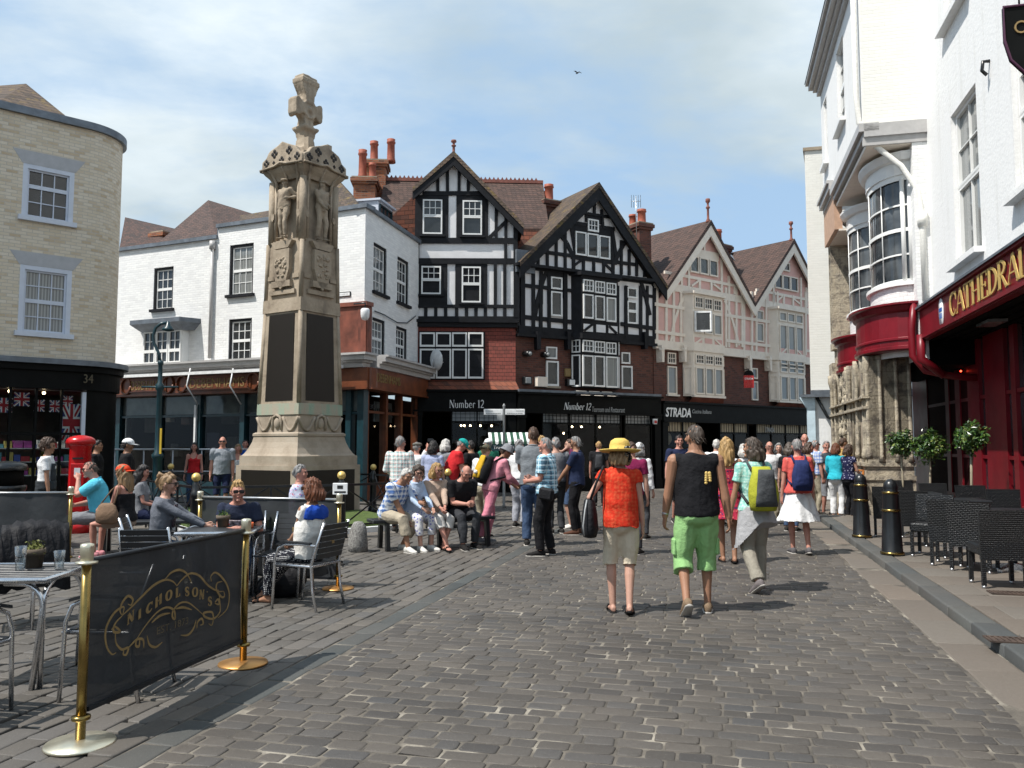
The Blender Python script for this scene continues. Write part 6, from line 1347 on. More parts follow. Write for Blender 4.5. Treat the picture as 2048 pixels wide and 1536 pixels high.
bt0 = bistro('black square table beside the nearest wicker chair', ground(2030,1140,PZ)); dup(bt0, ground(1925,1098,PZ), None, 'black square table in the middle of the wicker chairs'); dup(bt0, ground(1835,1072,PZ), None, 'black square table farthest along the pavement')
def leafball(name, c, r, n, mat, parent, seed, leaf=.046):
    rr = np.random.RandomState(seed); V, F = [], []
    for i in range(n):
        d = rr.randn(3); d /= np.linalg.norm(d); rad_ = r*(.3+.7*rr.rand()**.5)*(.9+.34*sin(5*d[0]+seed)*cos(4*d[2]+d[1]*3))*(1.25 if rr.rand() < .06 else 1); p = Vector(c)+Vector(d*rad_); nrm = Vector(d*.5+rr.randn(3)*.6+np.array([0,0,.3])).normalized()
        u = nrm.orthogonal().normalized(); u.rotate(Matrix.Rotation(rr.rand()*6.28,3,nrm)); w_ = nrm.cross(u); s = leaf*(.6+.7*rr.rand()); o = len(V)
        V += [p-u*s, p+w_*s*.42+nrm*.006, p+u*s, p-w_*s*.42+nrm*.006]; F.append((o,o+1,o+2,o+3))
    return MB().add(V, F).build(name, mat, parent)
g = G('glossy_leaf'); ri = g.n('ShaderNodeNewGeometry').outputs['Random Per Island']
M['leaf'] = g.end(g.ramp(ri, [(.1,(.012,.035,.006)),(.5,(.03,.08,.012)),(.8,(.07,.13,.02)),(.97,(.2,.24,.06))]), .32, spec=.6)
for i, (px, py, d, lb_) in enumerate(((1808, 1046, .95, 'clipped ball headed little tree at the left of the red shop front'), (1865, 1050, 1.1, 'dark little ball headed tree in shade between the other two'), (1948, 1062, 1.0, 'sunlit ball headed little tree right of the others'))):
    P = ground(px, py, PZ); t = thing('standard_tree', lb_, 'tree', P, i*1.3, 'ball headed little trees by the red shop front')
    H = (890 - (888, 893, 876)[i])/FPX*P.y + CAMZ - PZ
    MB().tube([(0,0,.3),(.01,.01,.8),(-.01,0,H-.1)], .022, 8).build('trunk', plain('pale_bark', (.28,.24,.17), .8), t)
    leafball('crown', (0,0,H), (.27,.31,.3)[i], 1300, M['leaf'], t, i+3); MB().lathe([(.14,0),(.17,.3),(.19,.34),(.19,.38),(.15,.38),(.15,.34),(.001,.33)], n=16).build('pot', M['iron'], t)
p = at(1272, 405, FB.w(FB.s(1272),.8,0).y); ae = thing('aerial', 'thin television aerial standing above the roofs by the chimney', 'aerial', p - Vector((0,0,.5)), 0)
MB().tube([(0,0,-.9),(0,0,.75)], .018, 6).tube([(-.18,0,.55),(.18,0,.55)], .012, 6).build('mast', M['steel'], ae)
mb = MB()
for x in (-.18,-.09,0,.09,.18): mb.tube([(x,0,.3),(x,0,.8)], .009, 5)
mb.build('rods', M['iron'], ae)
p = FC.w(*(lambda q: (q[0], -.75, q[1]))(FC.px(*zq_(1215, 600), -.75))); hs2 = thing('hanging_sign', 'red hanging restaurant sign with a black rounded top on the pink house', 'sign', p, rad(-6))
zs_ = 1.0*(FC.px(*zq_(1215,500), -.75)[1]-FC.px(*zq_(1215,690), -.75)[1])/2; wd_ = .52*zs_
MB().prism([(-wd_,-zs_),(wd_,-zs_),(wd_,zs_*.35),(-wd_,zs_*.35)], -.04, .04).build('panel', M['post_red'], hs2)
MB().prism([(-wd_,zs_*.35),(wd_,zs_*.35)] + [(wd_*cos(t), zs_*.35+zs_*.55*sin(t)) for t in [k*pi/10 for k in range(11)]][:], -.05, .05).build('hood', M['shop_black'], hs2)
text('STRADA', None, -wd_*.85, -.12*zs_, wd_*1.7, zs_*.2, -.043, 'letter_white', 'sign_lettering', parent=hs2, bold=.01)
MB().tube([(0,0,zs_*.9),(0,0,zs_*1.05),(-.1,.7,zs_*1.05)], .025, 6).build('bracket', M['iron'], hs2)
p = FR.w(WR-.35, -.75, zcn+.25); sd = thing('satellite_dish', 'white satellite dish on the corner store cornice', 'dish', p, rad(-50))
MB().lathe([(.001,0),(.2,.02),(.36,.09),(.37,.1),(.2,.035),(.001,.015)], n=18).xf(Matrix.Rotation(-pi/2*.95,4,'X')).build('dish', M['letter_white'], sd); MB().tube([(0,0,-.3),(0,-.06,0),(0,.15,0)], .025, 6).tube([(0,0,-.3),(.0,.4,-.05)], .012, 6).build('mount', M['steel'], sd)
# ------------------------------------------------------------------ cafe barriers
g = G('black_mesh_banner'); nz = g.noise(3, 4)
tr = g.n('ShaderNodeBsdfTransparent'); ms_ = g.n('ShaderNodeMixShader', {0: .965})
g.t.links.new(tr.outputs[0], ms_.inputs[1]); g.t.links.new(g.b.outputs[0], ms_.inputs[2]); g.t.links.new(ms_.outputs[0], g.t.nodes['Material Output'].inputs[0])
M['banner'] = g.end(g.ramp(nz, [(.3,(.012,.015,.018)),(.7,(.026,.03,.034))]), .7, g.bump(g.noise(9,3), .3, .02))
def post(mb0, loc, H, label, base='brass_pale', pole='brass'):
    t = thing('barrier_post', label, 'post', loc, 0, 'brass barrier posts around the cafe tables')
    MB().lathe([(.001,.0),(.175,0),(.18,.008),(.175,.018),(.06,.032),(.045,.034)], n=36).build('base', [M[base]], t)
    MB().tube([(0,0,.03),(0,0,H-.09)], .026, 18).build('pole', M[pole], t)
    MB().lathe([(.026,.13),(.048,.135),(.05,.145),(.048,.155),(.026,.16)], n=18).build('collar', M['brass'], t)
    MB().lathe([(.03,H-.115),(.056,H-.11),(.058,H-.1),(.03,H-.095),(.034,H-.09),(.037,H-.02),(.035,H-.005),(.02,H),(.001,H+.001)], n=20).build('cap', M['brass_pale'], t)
    return t
def banner(P, Q, z0, z1, label, rail=False):
    d = Q-P; ln = d.length; t = thing('barrier_banner', label, 'banner', P, math.atan2(d.y, d.x)); n = 16; R = []
    for k in range(n+1):
        x = .03+(ln-.06)*k/n; w_ = .012*sin(k*1.3)+.006*sin(k*2.9); R.append([(x,w_*.4,z0),(x,w_,z0+(z1-z0)*.3),(x,w_*1.2,z0+(z1-z0)*.7),(x,0,z1)])
    V = [p for r in R for p in r]; F = [(i*4+j,(i+1)*4+j,(i+1)*4+j+1,i*4+j+1) for i in range(n) for j in range(3)]
    MB().add(V, F, 0, True).build('cloth', M['banner'], t); MB().tube([(.02,0,z1),(ln-.02,0,z1)], .014, 10).build('rail', M['steel' if rail else 'black_slat'], t)
    MB().box(.04,-.014,z0+.005,ln-.04,.014,z0+.03).build('hem_bar', M['black_slat'], t); return t
p1_, p2_ = ground(160, 1490), ground(486, 1329)
post(None, p1_, 1.08, 'nearest brass barrier post, on a round pale brass base at the lower left'); post(None, p2_, 1.07, 'brass barrier post on an orange base at the right end of the lettered banner', 'copper_base')
bn = banner(p1_, p2_, .16, .985, 'dark mesh banner with gold lettering NICHOLSON\'S in a scrolled frame')
# gold print: scrolled frame and lettering, drawn in the banner's own width and height
bl_ = (p2_-p1_).length; mb = MB()
def bxy(zx, zy_):    # from the enlarged photo of the banner (0,1040, .323) to banner coordinates
    px, py = zx*.32295, 1040+zy_*.32295; d = ray(px, py); D = (p2_-p1_).normalized(); Nn = Vector((-D.y, D.x, 0)); t = (p1_-Vector((0,0,CAMZ))).dot(Nn)/d.dot(Nn); q = Vector((0,0,CAMZ))+d*t
    return ((q-p1_).dot(D), q.z)
jb = 0
def curve_px(pts, w0, w1):
    global jb; P = [bxy(*p) for p in pts]; Q = []
    for i in range(len(P)-1):     # Catmull-Rom
        a, b_, c_, d_ = P[max(0,i-1)], P[i], P[i+1], P[min(len(P)-1,i+2)]
        for k in range(6):
            t = k/6; Q.append(tuple(.5*((2*b_[j])+(-a[j]+c_[j])*t+(2*a[j]-5*b_[j]+4*c_[j]-d_[j])*t*t+(-a[j]+3*b_[j]-3*c_[j]+d_[j])*t**3) for j in (0,1)))
    Q.append(P[-1]); n = len(Q); jb += .0003; J = jb
    strokes(mb, lambda x, y: (x, -.022-J, y), [(Q, [w0+(w1-w0)*sin(pi*k/(n-1)) for k in range(n)])], (0,-.002,0))
for pts in ([(735,590),(790,540),(860,470),(930,405),(1000,370),(1050,380),(1075,408)], [(1075,408),(1110,365),(1160,330),(1215,345),(1270,405),(1330,440),(1365,440)], [(1003,365),(1040,325),(1090,308),(1135,330),(1165,385)],
    [(735,590),(720,560),(735,510),(770,470),(800,490),(790,525),(770,520)], [(735,590),(745,540),(720,545),(680,580),(640,650),(628,720),(640,790),(670,830),(695,820)], [(735,590),(690,640),(680,690),(720,690),(690,660),(665,680)], [(690,690),(695,760),(730,800),(770,790),(760,830),(740,830),(745,800)],
    [(1290,380),(1285,350),(1310,325),(1345,345),(1385,400),(1400,470),(1385,550),(1330,605)], [(1365,440),(1370,470),(1350,475),(1320,430),(1325,390),(1355,380)], [(1310,510),(1330,490),(1335,520),(1310,515)], [(1330,430),(1340,500),(1340,570),(1300,610),(1250,600),(1240,575),(1290,570),(1300,610),(1290,650),(1270,640)],
    [(820,740),(880,650),(950,570),(1010,540),(1055,560),(1060,610),(1045,600),(1050,560),(1090,515),(1140,510),(1190,545),(1240,590)], [(915,635),(970,590),(1030,575)], [(1065,550),(1110,540),(1165,555)], [(770,790),(820,740),(860,740),(865,790)], [(820,740),(815,775),(835,780),(840,740)], [(885,715),(900,770),(940,785),(980,755)], [(1095,712),(1140,710),(1175,670),(1190,620)], [(1195,670),(1200,630),(1225,610),(1235,640),(1215,650)]):
    curve_px(pts, .004, .015)
lt = [('N',760,672,840),('I',838,596,890),('C',880,560,935),('H',930,520,1000),('O',1005,480,1050),('L',1062,460,1110),('S',1118,455,1160),('O',1165,468,1205),('N',1205,490,1250),("'",1248,470,1262),('S',1258,520,1295)]
lx = [(760,650,62),(830,615,55),(880,585,55),(935,545,60),(1000,505,60),(1062,482,58),(1120,470,55),(1165,475,58),(1207,490,58),(1253,470,30),(1262,530,55)]
for (ch, *_), (x, y, h) in zip(lt, lx):
    x0, z0 = bxy(x, y); _, z1_ = bxy(x, y-h); hh = z1_-z0; jb += .0003; J = jb; sl_ = .35 if x < 1000 else (.15 if x < 1120 else -.15); kx = .075
    strokes(mb, lambda u, v: (x0+u*kx, -.022-J, z0+v*hh+u*kx*sl_), [(p_, [w__*1.9 for w__ in ws_]) for p_, ws_ in GL[ch][1]], (0,-.002,0))
mb.build('gold_print', M['gold_dull'], bn); q0, q1 = bxy(950, 710), bxy(1145, 655)
text('EST. 1873', None, q0[0], q0[1], q1[0]-q0[0], .045, -.024, 'gold_faint', 'small_print', parent=bn, ext=.001)
p3_ = W_(148, 11.1); post(None, p3_, 1.07, 'brass barrier post in front of the seated man in the light blue shirt'); banner(W_(-140, 10.9), p3_, .14, .99, 'dark mesh banner at the far left edge, behind the chair with the jacket', True)
p4_, p5_ = W_(405, 10.0), ground(676, 1178); post(None, p4_, 1.07, 'brass barrier post between the girl and the young man in sunglasses'); post(None, p5_, 1.07, 'brass barrier post with a water bottle at its foot', 'copper_base', 'brass'); banner(p4_, p5_, .1, 1.0, 'dark mesh banner behind the young man at the table', True)
# ------------------------------------------------------------------ aluminium tables and chairs
def alu_table(label, loc, rot, w_=.78):
    t = thing('cafe_table', label, 'table', loc, rot, 'aluminium cafe tables'); h = w_/2; mb = MB()
    n = 9
    for k in range(n): a = -h+.03+(w_-.06)*k/n; mb.rbox(-h+.03,a,.715,h-.03,a+(w_-.06)/n-.008,.735,.004)
    mb.build('tabletop', M['black_slat'], t); MB().tube([(-h+.02,-h+.02,.722),(h-.02,-h+.02,.722),(h-.02,h-.02,.722),(-h+.02,h-.02,.722)], .02, 8, closed=True).build('rim', M['alu'], t)
    for sx_ in (-1,1):
        for sy_ in (-1,1):
            mb = MB()
            for e in ((1,0),(0,1)):
                P = [(sx_*(h-.1-(.22 if e[0] else 0)), sy_*(h-.1-(.22 if e[1] else 0)), .695)] + [(sx_*(h-.1+(.035-.035*0)-(.16*(1-sin(u)) if e[0] else .0)+.0), sy_*(h-.1-(.16*(1-sin(u)) if e[1] else 0)), .695-.16*(1-cos(u))) for u in [k*pi/12 for k in range(1,7)]] + [(sx_*(h-.065 if e[0] else h-.1), sy_*(h-.065 if e[1] else h-.1), 0)]
                mb.tube(P, .019, 10)
            mb.build('leg', M['alu'], t)
    return t
def alu_chair(label, loc, rot, sag=0):
    """faces local +y"""
    t = thing('cafe_chair', label, 'chair', loc, rot, 'aluminium cafe chairs with black slats')
    for s_ in (-1,1):
        x = s_*.24
        MB().tube([(x,-.27,0),(x,-.22,.2),(x,-.2,.44),(x*.95,-.25,.62),(x*.9,-.33,.86)], .014, 8).build('back_leg', M['alu'], t)
        MB().tube([(x*1.02,.25,0),(x*1.04,.23,.3),(x*1.05,.22,.5),(x*1.05,.18,.6),(x*1.05,.1,.64),(x*1.05,-.1,.645),(x*.98,-.24,.63)], .014, 8).build('front_leg', M['alu'], t)
        MB().loft([[(x*1.05-.025,y,z-.008),(x*1.05+.025,y,z-.008),(x*1.05+.025,y,z+.012),(x*1.05-.025,y,z+.012)] for y, z in ((-.2,.652),(-.05,.662),(.1,.66),(.19,.635))], 0, False).build('armrest', M['black_slat'], t)
    mb = MB()
    for k in range(6): y = -.2+.075*k; mb.rbox(-.23,y,.435,.23,y+.06,.45,.004)
    mb.build('seat', M['black_slat'], t); MB().tube([(-.24,-.21,.43),(.24,-.21,.43),(.24,.24,.43),(-.24,.24,.43)], .013, 8, closed=True).build('seat_frame', M['alu'], t)
    mb = MB()
    for k in range(6):
        z = .5+.058*k; y = -.215-.115*((z-.44)/.42); mb.add([(-.215,y,z),(.215,y,z),(.215,y-.014,z+.05),(-.215,y-.014,z+.05),(-.215,y-.014,z-.003),(.215,y-.014,z-.003),(.215,y-.028,z+.047),(-.215,y-.028,z+.047)], [(0,1,2,3),(7,6,5,4),(0,4,5,1),(3,2,6,7),(1,5,6,2),(0,3,7,4)])
    mb.build('backrest', M['black_slat'], t); MB().box(-.02,-.292,.64,.02,-.27,.69).build('badge', M['gold_dull'], t)
    return t
TA = alu_table('aluminium table with a plant pot and glass at the left edge', Vector((-3.49, 5.93, 0)), rad(3)); TB_P = Vector((-3.08, 8.86, 0)); dup(TA, TB_P, rad(8), 'aluminium table shared by the three people in sunglasses')
CH = alu_chair('empty chair with its slatted back to us, beside the girl in the grey cardigan', Vector((-3.42, 8.05, 0)), rad(4))
for lb_, P, yaw in (('chair the auburn haired woman in white sits on', Vector((-2.06, 8.5, 0)), -68), ('slatted chair behind the table, to the right of the young man', Vector((-2.5, 9.22, 0)), 186), ('chair the young man in the navy shirt sits on', Vector((-3.07, 9.36, 0)), 180),
    ('chair the girl in the grey cardigan sits on', Vector((-3.84, 9.02, 0)), 75), ('chair draped with a black jacket at the left edge', Vector((-4.55, 7.5, 0)), 150), ('chair cut by the lower left edge, in front of the near table', Vector((-3.35, 5.0, 0)), 10), ('chair half hidden behind the near brass post', Vector((-2.6, 5.6, 0)), -86)):
    dup(CH, P, -rad(yaw) if False else rad(-yaw), lb_)
# jacket over the chair
g = G('black_jacket_cloth'); M['jacket'] = g.end((.006,.006,.008), .7, g.bump(g.noise(9, 4), .8, .03), spec=.3)
jk = MB(); n = 14; R = []
for i in range(n+1):
    u = -1+2*i/n; ring_ = []
    for (y, z) in ((.1,.32),(.12,.6),(.08,.86),(0,.93),(-.08,.86),(-.14,.6),(-.13,.3)): ring_.append((u*(.27+.05*(.93-z)), y+.02*sin(i*1.9+z*9), z-.05*u*u+.015*cos(i*2.3)))
    R.append(ring_)
jk.loft(R, 0, True, (1,1), False)
tag(jk.build('jacket', M['jacket'], None, Vector((-4.42, 7.77, 0)), rad(-150)), 'black jacket draped over a chair back at the left edge', 'jacket')
# things on the tables and on the ground
g = G('clear_glass'); tr = g.n('ShaderNodeBsdfTransparent', {'Color': (.93,.95,.95)}); gl = g.n('ShaderNodeBsdfGlossy', {'Roughness': .03}); lw = g.n('ShaderNodeLayerWeight', {0: .35})
mx_ = g.n('ShaderNodeMixShader', {0: g.math('ADD', g.math('MULTIPLY', lw.outputs[1], .7), .06), 1: tr, 2: gl}); g.t.links.new(mx_.outputs[0], g.t.nodes['Material Output'].inputs[0]); M['clear'] = g.mat
def tumbler(label, P, h=.14):
    o = MB().lathe([(.001,.004),(.03,.004),(.034,h*.5),(.04,h),(.037,h),(.031,h*.5),(.027,.014),(.001,.014)], n=18).build('drinking_glass', M['clear'], None, P); return tag(o, label, 'glass')
def on_table(px, py): return ground(px, py, .737)
tumbler('empty pint glass on the near table beside the plant pot', on_table(118, 1138), .13); tumbler('tall empty glass left of the plant pot on the near table', on_table(40, 1141), .17)
g = G('clay_pot'); M['clay'] = g.end(g.ramp(g.noise(8,4), [(.3,(.09,.07,.05)),(.7,(.16,.125,.09))]), .9, g.bump(g.noise(40,3), .4, .005)); M['sedum'] = plain('sedum_leaf', (.14,.15,.03), .6, var=.5, vs=40)
def potplant(label, P, s=1.0, lm='sedum'):
    t = thing('potted_plant', label, 'plant', P, 0); MB().lathe([(.001,0),(.05*s,0),(.058*s,.075*s),(.066*s,.076*s),(.068*s,.115*s),(.058*s,.115*s),(.056*s,.1*s),(.001,.1*s)], n=18).build('pot', M['clay'], t)
    leafball('foliage', (0,0,.11*s), .06*s, 160, M[lm], t, 9, .016*s); return t
potplant('small green plant in a clay pot on the near table', on_table(67, 1134), 1.15); potplant('small dark pot on the table in front of the young man', on_table(446, 1054), 1.1, 'leaf')
rp = thing('red_packet', 'bright red packet on the table by the young man', 'packet', on_table(464, 1051), rad(20)); MB().rbox(-.07,-.03,0,.07,.03,.1,.012).build('packet', plain('bright_red', (.6,.02,.02), .4), rp); MB().rbox(-.05,-.034,.05,.05,-.029,.09,.003).build('panel', M['letter_white'], rp)
tag(MB().lathe([(.001,.0),(.035,0),(.04,.06),(.036,.06),(.032,.008),(.001,.008)], n=16).build('candle_glass', plain('orange_glass', (.6,.12,.03), .2), None, on_table(500, 1056)), 'small orange candle glass beside the red packet', 'candle')
P = ground(662, 1170); bt = thing('water_bottle', 'clear plastic water bottle with a blue cap at the foot of the brass post', 'bottle', P, 0)
MB().lathe([(.001,0),(.038,0),(.042,.02),(.04,.06),(.042,.1),(.042,.22),(.03,.27),(.014,.29),(.014,.31)], n=16).build('body', M['clear'], bt); MB().lathe([(.001,.335),(.016,.335),(.017,.305),(.014,.304)], n=14).build('cap', plain('pale_blue_cap', (.15,.4,.7), .4), bt); MB().lathe([(.0432,.12),(.0435,.2)], n=16).build('label_band', plain('pale_label', (.75,.6,.6), .5), bt)
P = ground(560, 1195); bg_ = MB().ball((0,0,.14),(.24,.16,.2),14).ball((.12,.02,.2),(.14,.13,.15),12).ball((-.16,.02,.1),(.13,.13,.12),12); bg_.v = [(x,y,max(z,.0)) for x,y,z in bg_.v]
tag(bg_.build('bag', M['jacket'], None, P + Vector((0,.1,0))), 'black bag on the ground under the auburn haired woman\'s chair', 'bag')
# ------------------------------------------------------------------ people
SKIN = {'fair': (.44,.25,.185), 'pink': (.45,.215,.16), 'tan': (.30,.155,.095), 'brown': (.2,.1,.06)}
for k_, v_ in SKIN.items(): M['skin_'+k_] = plain('skin_'+k_, v_, .55, var=.08, vs=9, bs=60, bump=.12, bd=.003, spec=.35)
HAIR = {'grey': (.22,.215,.21), 'white': (.5,.48,.45), 'dark': (.012,.009,.008), 'brown': (.06,.033,.02), 'blonde': (.4,.25,.1), 'auburn': (.13,.042,.016), 'sandy': (.24,.15,.075), 'mix': (.07,.052,.04)}
for k_, v_ in HAIR.items():
    g = G(k_+'_hair'); nz = g.noise(1.0, 5, vec=g.map((70,70,9)))
    M['hair_'+k_] = g.end(g.ramp(nz, [(.3, tuple(c*.55 for c in v_)), (.7, tuple(min(1,c*1.25) for c in v_))]), .5, g.bump(nz, .8, .01), spec=.4)
M['eye'] = plain('dark_eye', (.015,.012,.01), .2, bump=0); M['lens'] = plain('dark_lens', (.006,.006,.007), .12, bump=0); M['lip'] = plain('lip', (.33,.1,.085), .5, bump=0)
def cloth(name, col, pat=None, rough=.85, cols=None, sc_=1.0):
    key = 'cloth_'+name
    if key in M: return key
    g = G(name+'_cloth'); c = g.ramp(g.noise(5, 4), [(.3, tuple(x*.88 for x in col)), (.7, tuple(min(1,x*1.08) for x in col))])
    sp = g.n('ShaderNodeSeparateXYZ', {0: g.obj}).outputs
    def band(v, per, w_, off=0.0): return g.math('LESS_THAN', g.math('FRACT', g.math('ADD', g.math('DIVIDE', v, per), off)), w_)
    if pat == 'plaid':
        v = g.math('ADD', sp[0], g.math('MULTIPLY', sp[1], .7)); per = .075*sc_
        for k, (cc, w_, off) in enumerate(cols):
            c = g.mix(g.math('MULTIPLY', band(v, per, w_, off), .7), c, cc); c = g.mix(g.math('MULTIPLY', band(sp[2], per, w_, off), .7), c, cc)
    elif pat == 'dots':
        vo = g.n('ShaderNodeTexVoronoi', {'Vector': g.obj, 'Scale': 60.0*sc_, 'Randomness': .15}); c = g.mix(g.math('LESS_THAN', vo.outputs['Distance'], .32), c, cols[0])
    elif pat == 'floral':
        for k, cc in enumerate(cols):
            vo = g.n('ShaderNodeTexVoronoi', {'Vector': g.map((1,1,1), (k*3.1,k,0)), 'Scale': 22.0*sc_}); c = g.mix(g.math('LESS_THAN', vo.outputs['Distance'], .3), c, cc)
    elif pat == 'lace':
        vo = g.n('ShaderNodeTexVoronoi', {'Vector': g.obj, 'Scale': 30.0, 'Randomness': .4}, feature='SMOOTH_F1'); c = g.mix(g.ramp(vo.outputs[0], [(.25,(1,1,1)),(.5,(0,0,0))]), c, cols[0])
    h = g.math('ADD', g.noise(9, 4), g.math('MULTIPLY', g.noise(160, 2), .15))
    M[key] = g.end(c, rough, g.bump(h, .8, .03), spec=.2); return key
BAKE = []
def soft(mb, name, mat, parent, vox, smooth=2, fold=0.0, strand=0.0):
    o = mb.build(name, M[mat] if isinstance(mat, str) else mat, parent); m = o.modifiers.new('r', 'REMESH'); m.mode = 'VOXEL'; m.voxel_size = vox; m.use_smooth_shade = True
    if smooth: s_ = o.modifiers.new('s', 'SMOOTH'); s_.iterations = smooth; s_.factor = .5
    BAKE.append((o, fold, strand)); return o
def ik(a, t, l1, l2, hint):
    a, t = Vector(a), Vector(t); d = t-a; L_ = d.length
    if L_ > (l1+l2)*.999: t = a + d*((l1+l2)*.999/L_); d = t-a; L_ = d.length
    u = d.normalized(); x = (l1*l1-l2*l2+L_*L_)/(2*L_); h = math.sqrt(max(0, l1*l1-x*x)); n = Vector(hint); n = n-u*n.dot(u)
    n = n.normalized() if n.length > 1e-4 else u.orthogonal().normalized()
    return a+u*x+n*h, t
def limb(mb, pts, rs, n=10):
    mb.tube(pts, rs, n); mb.ball(pts[0], rs[0], 8); mb.ball(pts[-1], rs[-1], 8)
def lerp(a, b_, t): return Vector(a)*(1-t)+Vector(b_)*t
NP = [0]
def person(label, P, yaw, H=1.7, skin='fair', f=False, fat=1.0, vox=.011, lean=0.0, side=0.0, seat=None, feet=None, hands=None, elbow=None, head=(0,0), top=None, bottom=None, shoes='cloth_shoe', hair=('short','grey'), hat=None, glasses=None, extra=None, group=None, neck_fwd=.02, statue=None, name='person'):
    NP[0] += 1; k = H/1.72; root = thing(name, label, 'person', P, -rad(yaw), group) if statue is None else statue
    T = lambda x, y, z: Vector((x, y, z))*k
    pz = .962 if seat is None else seat/k+.1
    la, sa = rad(lean), rad(side); sd = Vector((sin(sa), sin(la)*cos(sa), cos(la)*cos(sa))); Pl = T(0, -.0, pz)
    fw = Vector((0, cos(la), -sin(la))); xr = Vector((1,0,0)); xr = (xr - sd*xr.dot(sd)).normalized(); fw = sd.cross(xr)*1.0
    S = lambda t, y=0.0, x=0.0: Pl + sd*(t*k) + fw*(y*k) + xr*(x*k)
    sw_ = (.165 if f else .192)*(1+.35*(fat-1))
    neck = S(.53, .0); hc_dir = (sd*1.0 + fw*(.25 if seat is None else .3)).normalized(); hc = S(.54, neck_fwd) + (sd*.105+Vector((0,0,.03)))*k
    hy, hp = rad(head[0]), rad(head[1])
    HM = Matrix.Rotation(-hy, 3, 'Z') @ Matrix.Rotation(hp, 3, 'X')      # +pitch looks up
    Hd = lambda x, y, z: hc + HM @ (Vector((x, y, z))*k)
    # ---------------- skeleton
    hips = [Pl + T(-.092,0,-.04), Pl + T(.092,0,-.04)]
    if feet is None: feet = [(-.1,.02,.08,0,-8),(.1,-.02,.08,0,8)] if seat is None else [(-.11,.42,.08,0,-8),(.12,.46,.08,0,8)]
    legs = []
    for i in (0,1):
        fx = feet[i]; an = T(*fx[:3]); kn, an = ik(hips[i], an, .435*k, .42*k, (fx[5] if len(fx) > 5 else (-.1,.1)[i], 1, .15)); legs.append((hips[i], kn, an, rad(fx[3]) if len(fx) > 3 else 0, rad(fx[4]) if len(fx) > 4 else 0))
    shs = [S(.455, 0, -sw_), S(.455, 0, sw_)]
    if hands is None: hands = [None, None]
    arms = []
    for i, s_ in ((0,-1),(1,1)):
        hd = hands[i]
        if hd is None: hd = (s_*(.245+.05*(fat-1)), .06, pz-.16) if seat is None else (s_*.13, .3, pz+.1)
        el, wr = ik(shs[i], T(*hd), .285*k, .255*k, (elbow[i] if elbow and elbow[i] else (s_*.5, -1, -.35))); arms.append((shs[i], el, wr))
    # ---------------- body
    tw = 1.0
    if f: TR = [(-.1,.15,.11,-.01),(0,.168*fat,.118*fat,-.012),(.1,.13*fat,.098*fat,0),(.16,.122*fat,.092*fat,0),(.28,.138*fat,.105*fat,.01),(.36,.148,.108,.01),(.44,.145,.088,0),(.49,.1,.066,0),(.54,.054,.056,.005)]
    else: TR = [(-.1,.145,.105,-.005),(0,.158*fat,.112*fat,0),(.12,.148*fat,.105*fat+.04*(fat-1),.02*(fat-1)+.005),(.26,.155*fat,.11*fat,.01),(.38,.172,.115,.005),(.45,.168,.095,0),(.5,.122,.075,0),(.55,.064,.064,.005)]
    def torso(mb, off=0.0, t0=-9, t1=9, n=18, wide=1.0):
        R = []
        for (t, w_, d_, yo) in TR:
            if t < t0 or t > t1: continue
            R.append([S(t, yo+(d_+off)*sin(2*pi*j/n), (w_*wide+off)*cos(2*pi*j/n)) for j in range(n)])
        mb.loft(R); return R
    B = MB(); torso(B); B.ball(Pl+T(0,-.01,-.06), (.15*k*fat,.115*k,.1*k), 14)
    if f:
        for s_ in (-1,1): B.ball(S(.33,.085,s_*.062), .058*k, 10)
    limb(B, [neck-sd*.04*k, lerp(neck,hc,.6)], [.062*k*(.88 if f else 1.08), .053*k*(.88 if f else 1.1)])
    for (h, kn, an, fp, fyaw) in legs:
        fl = fat**.5*(1.0 if not f else .98); limb(B, [h, lerp(h,kn,.35), lerp(h,kn,.8), kn, lerp(kn,an,.28), lerp(kn,an,.65), an], [.086*fl*k,.08*fl*k,.056*k,.05*k,.053*k,.04*k,.034*k])
        FM = Matrix.Rotation(-fyaw, 3, 'Z') @ Matrix.Rotation(-fp, 3, 'X'); ft = lambda x, y, z: an + FM @ (Vector((x,y,z))*k)
        B.loft([[ft(w_*cos(2*pi*j/8), y, zc_+h_*sin(2*pi*j/8)) for j in range(8)] for y, w_, zc_, h_ in ((-.06,.02,-.045,.025),(-.045,.03,-.04,.035),(0,.034,-.03,.045),(.07,.04,-.045,.03),(.13,.044,-.057,.02),(.175,.032,-.062,.014),(.19,.015,-.064,.008))])
    fr = max(.0085, vox*.95)
    for i, (sh, el, wr) in enumerate(arms):
        s_ = (-1,1)[i]; m = (.9 if f else 1.12)*fat**.4; limb(B, [sh, lerp(sh,el,.3), lerp(sh,el,.85), el, lerp(el,wr,.3), lerp(el,wr,.8), wr], [.055*k*m,.048*k*m,.038*k*m,.037*k*m,.04*k*m,.029*k*m,.026*k*m])
        d = (wr-el).normalized(); inn_ = Vector((-s_,.25,0)); inn_ = (inn_-d*inn_.dot(d)).normalized(); side_ = d.cross(inn_)*s_
        if side_.y < -.2 or (abs(side_.y) < .3 and side_.z < 0): side_ = -side_
        hp_ = lambda a, b_, c_: wr + (d*a + side_*b_ + inn_*c_)*k        # along the hand, towards the thumb, palm side
        B.loft([[hp_(a, w_*cos(2*pi*j/8), .004+t_*sin(2*pi*j/8)) for j in range(8)] for a, w_, t_ in ((-.01,.024,.02),(.03,.034,.018),(.075,.04,.015),(.095,.036,.012))])
        cu = .35 if hands[i] is None else .5
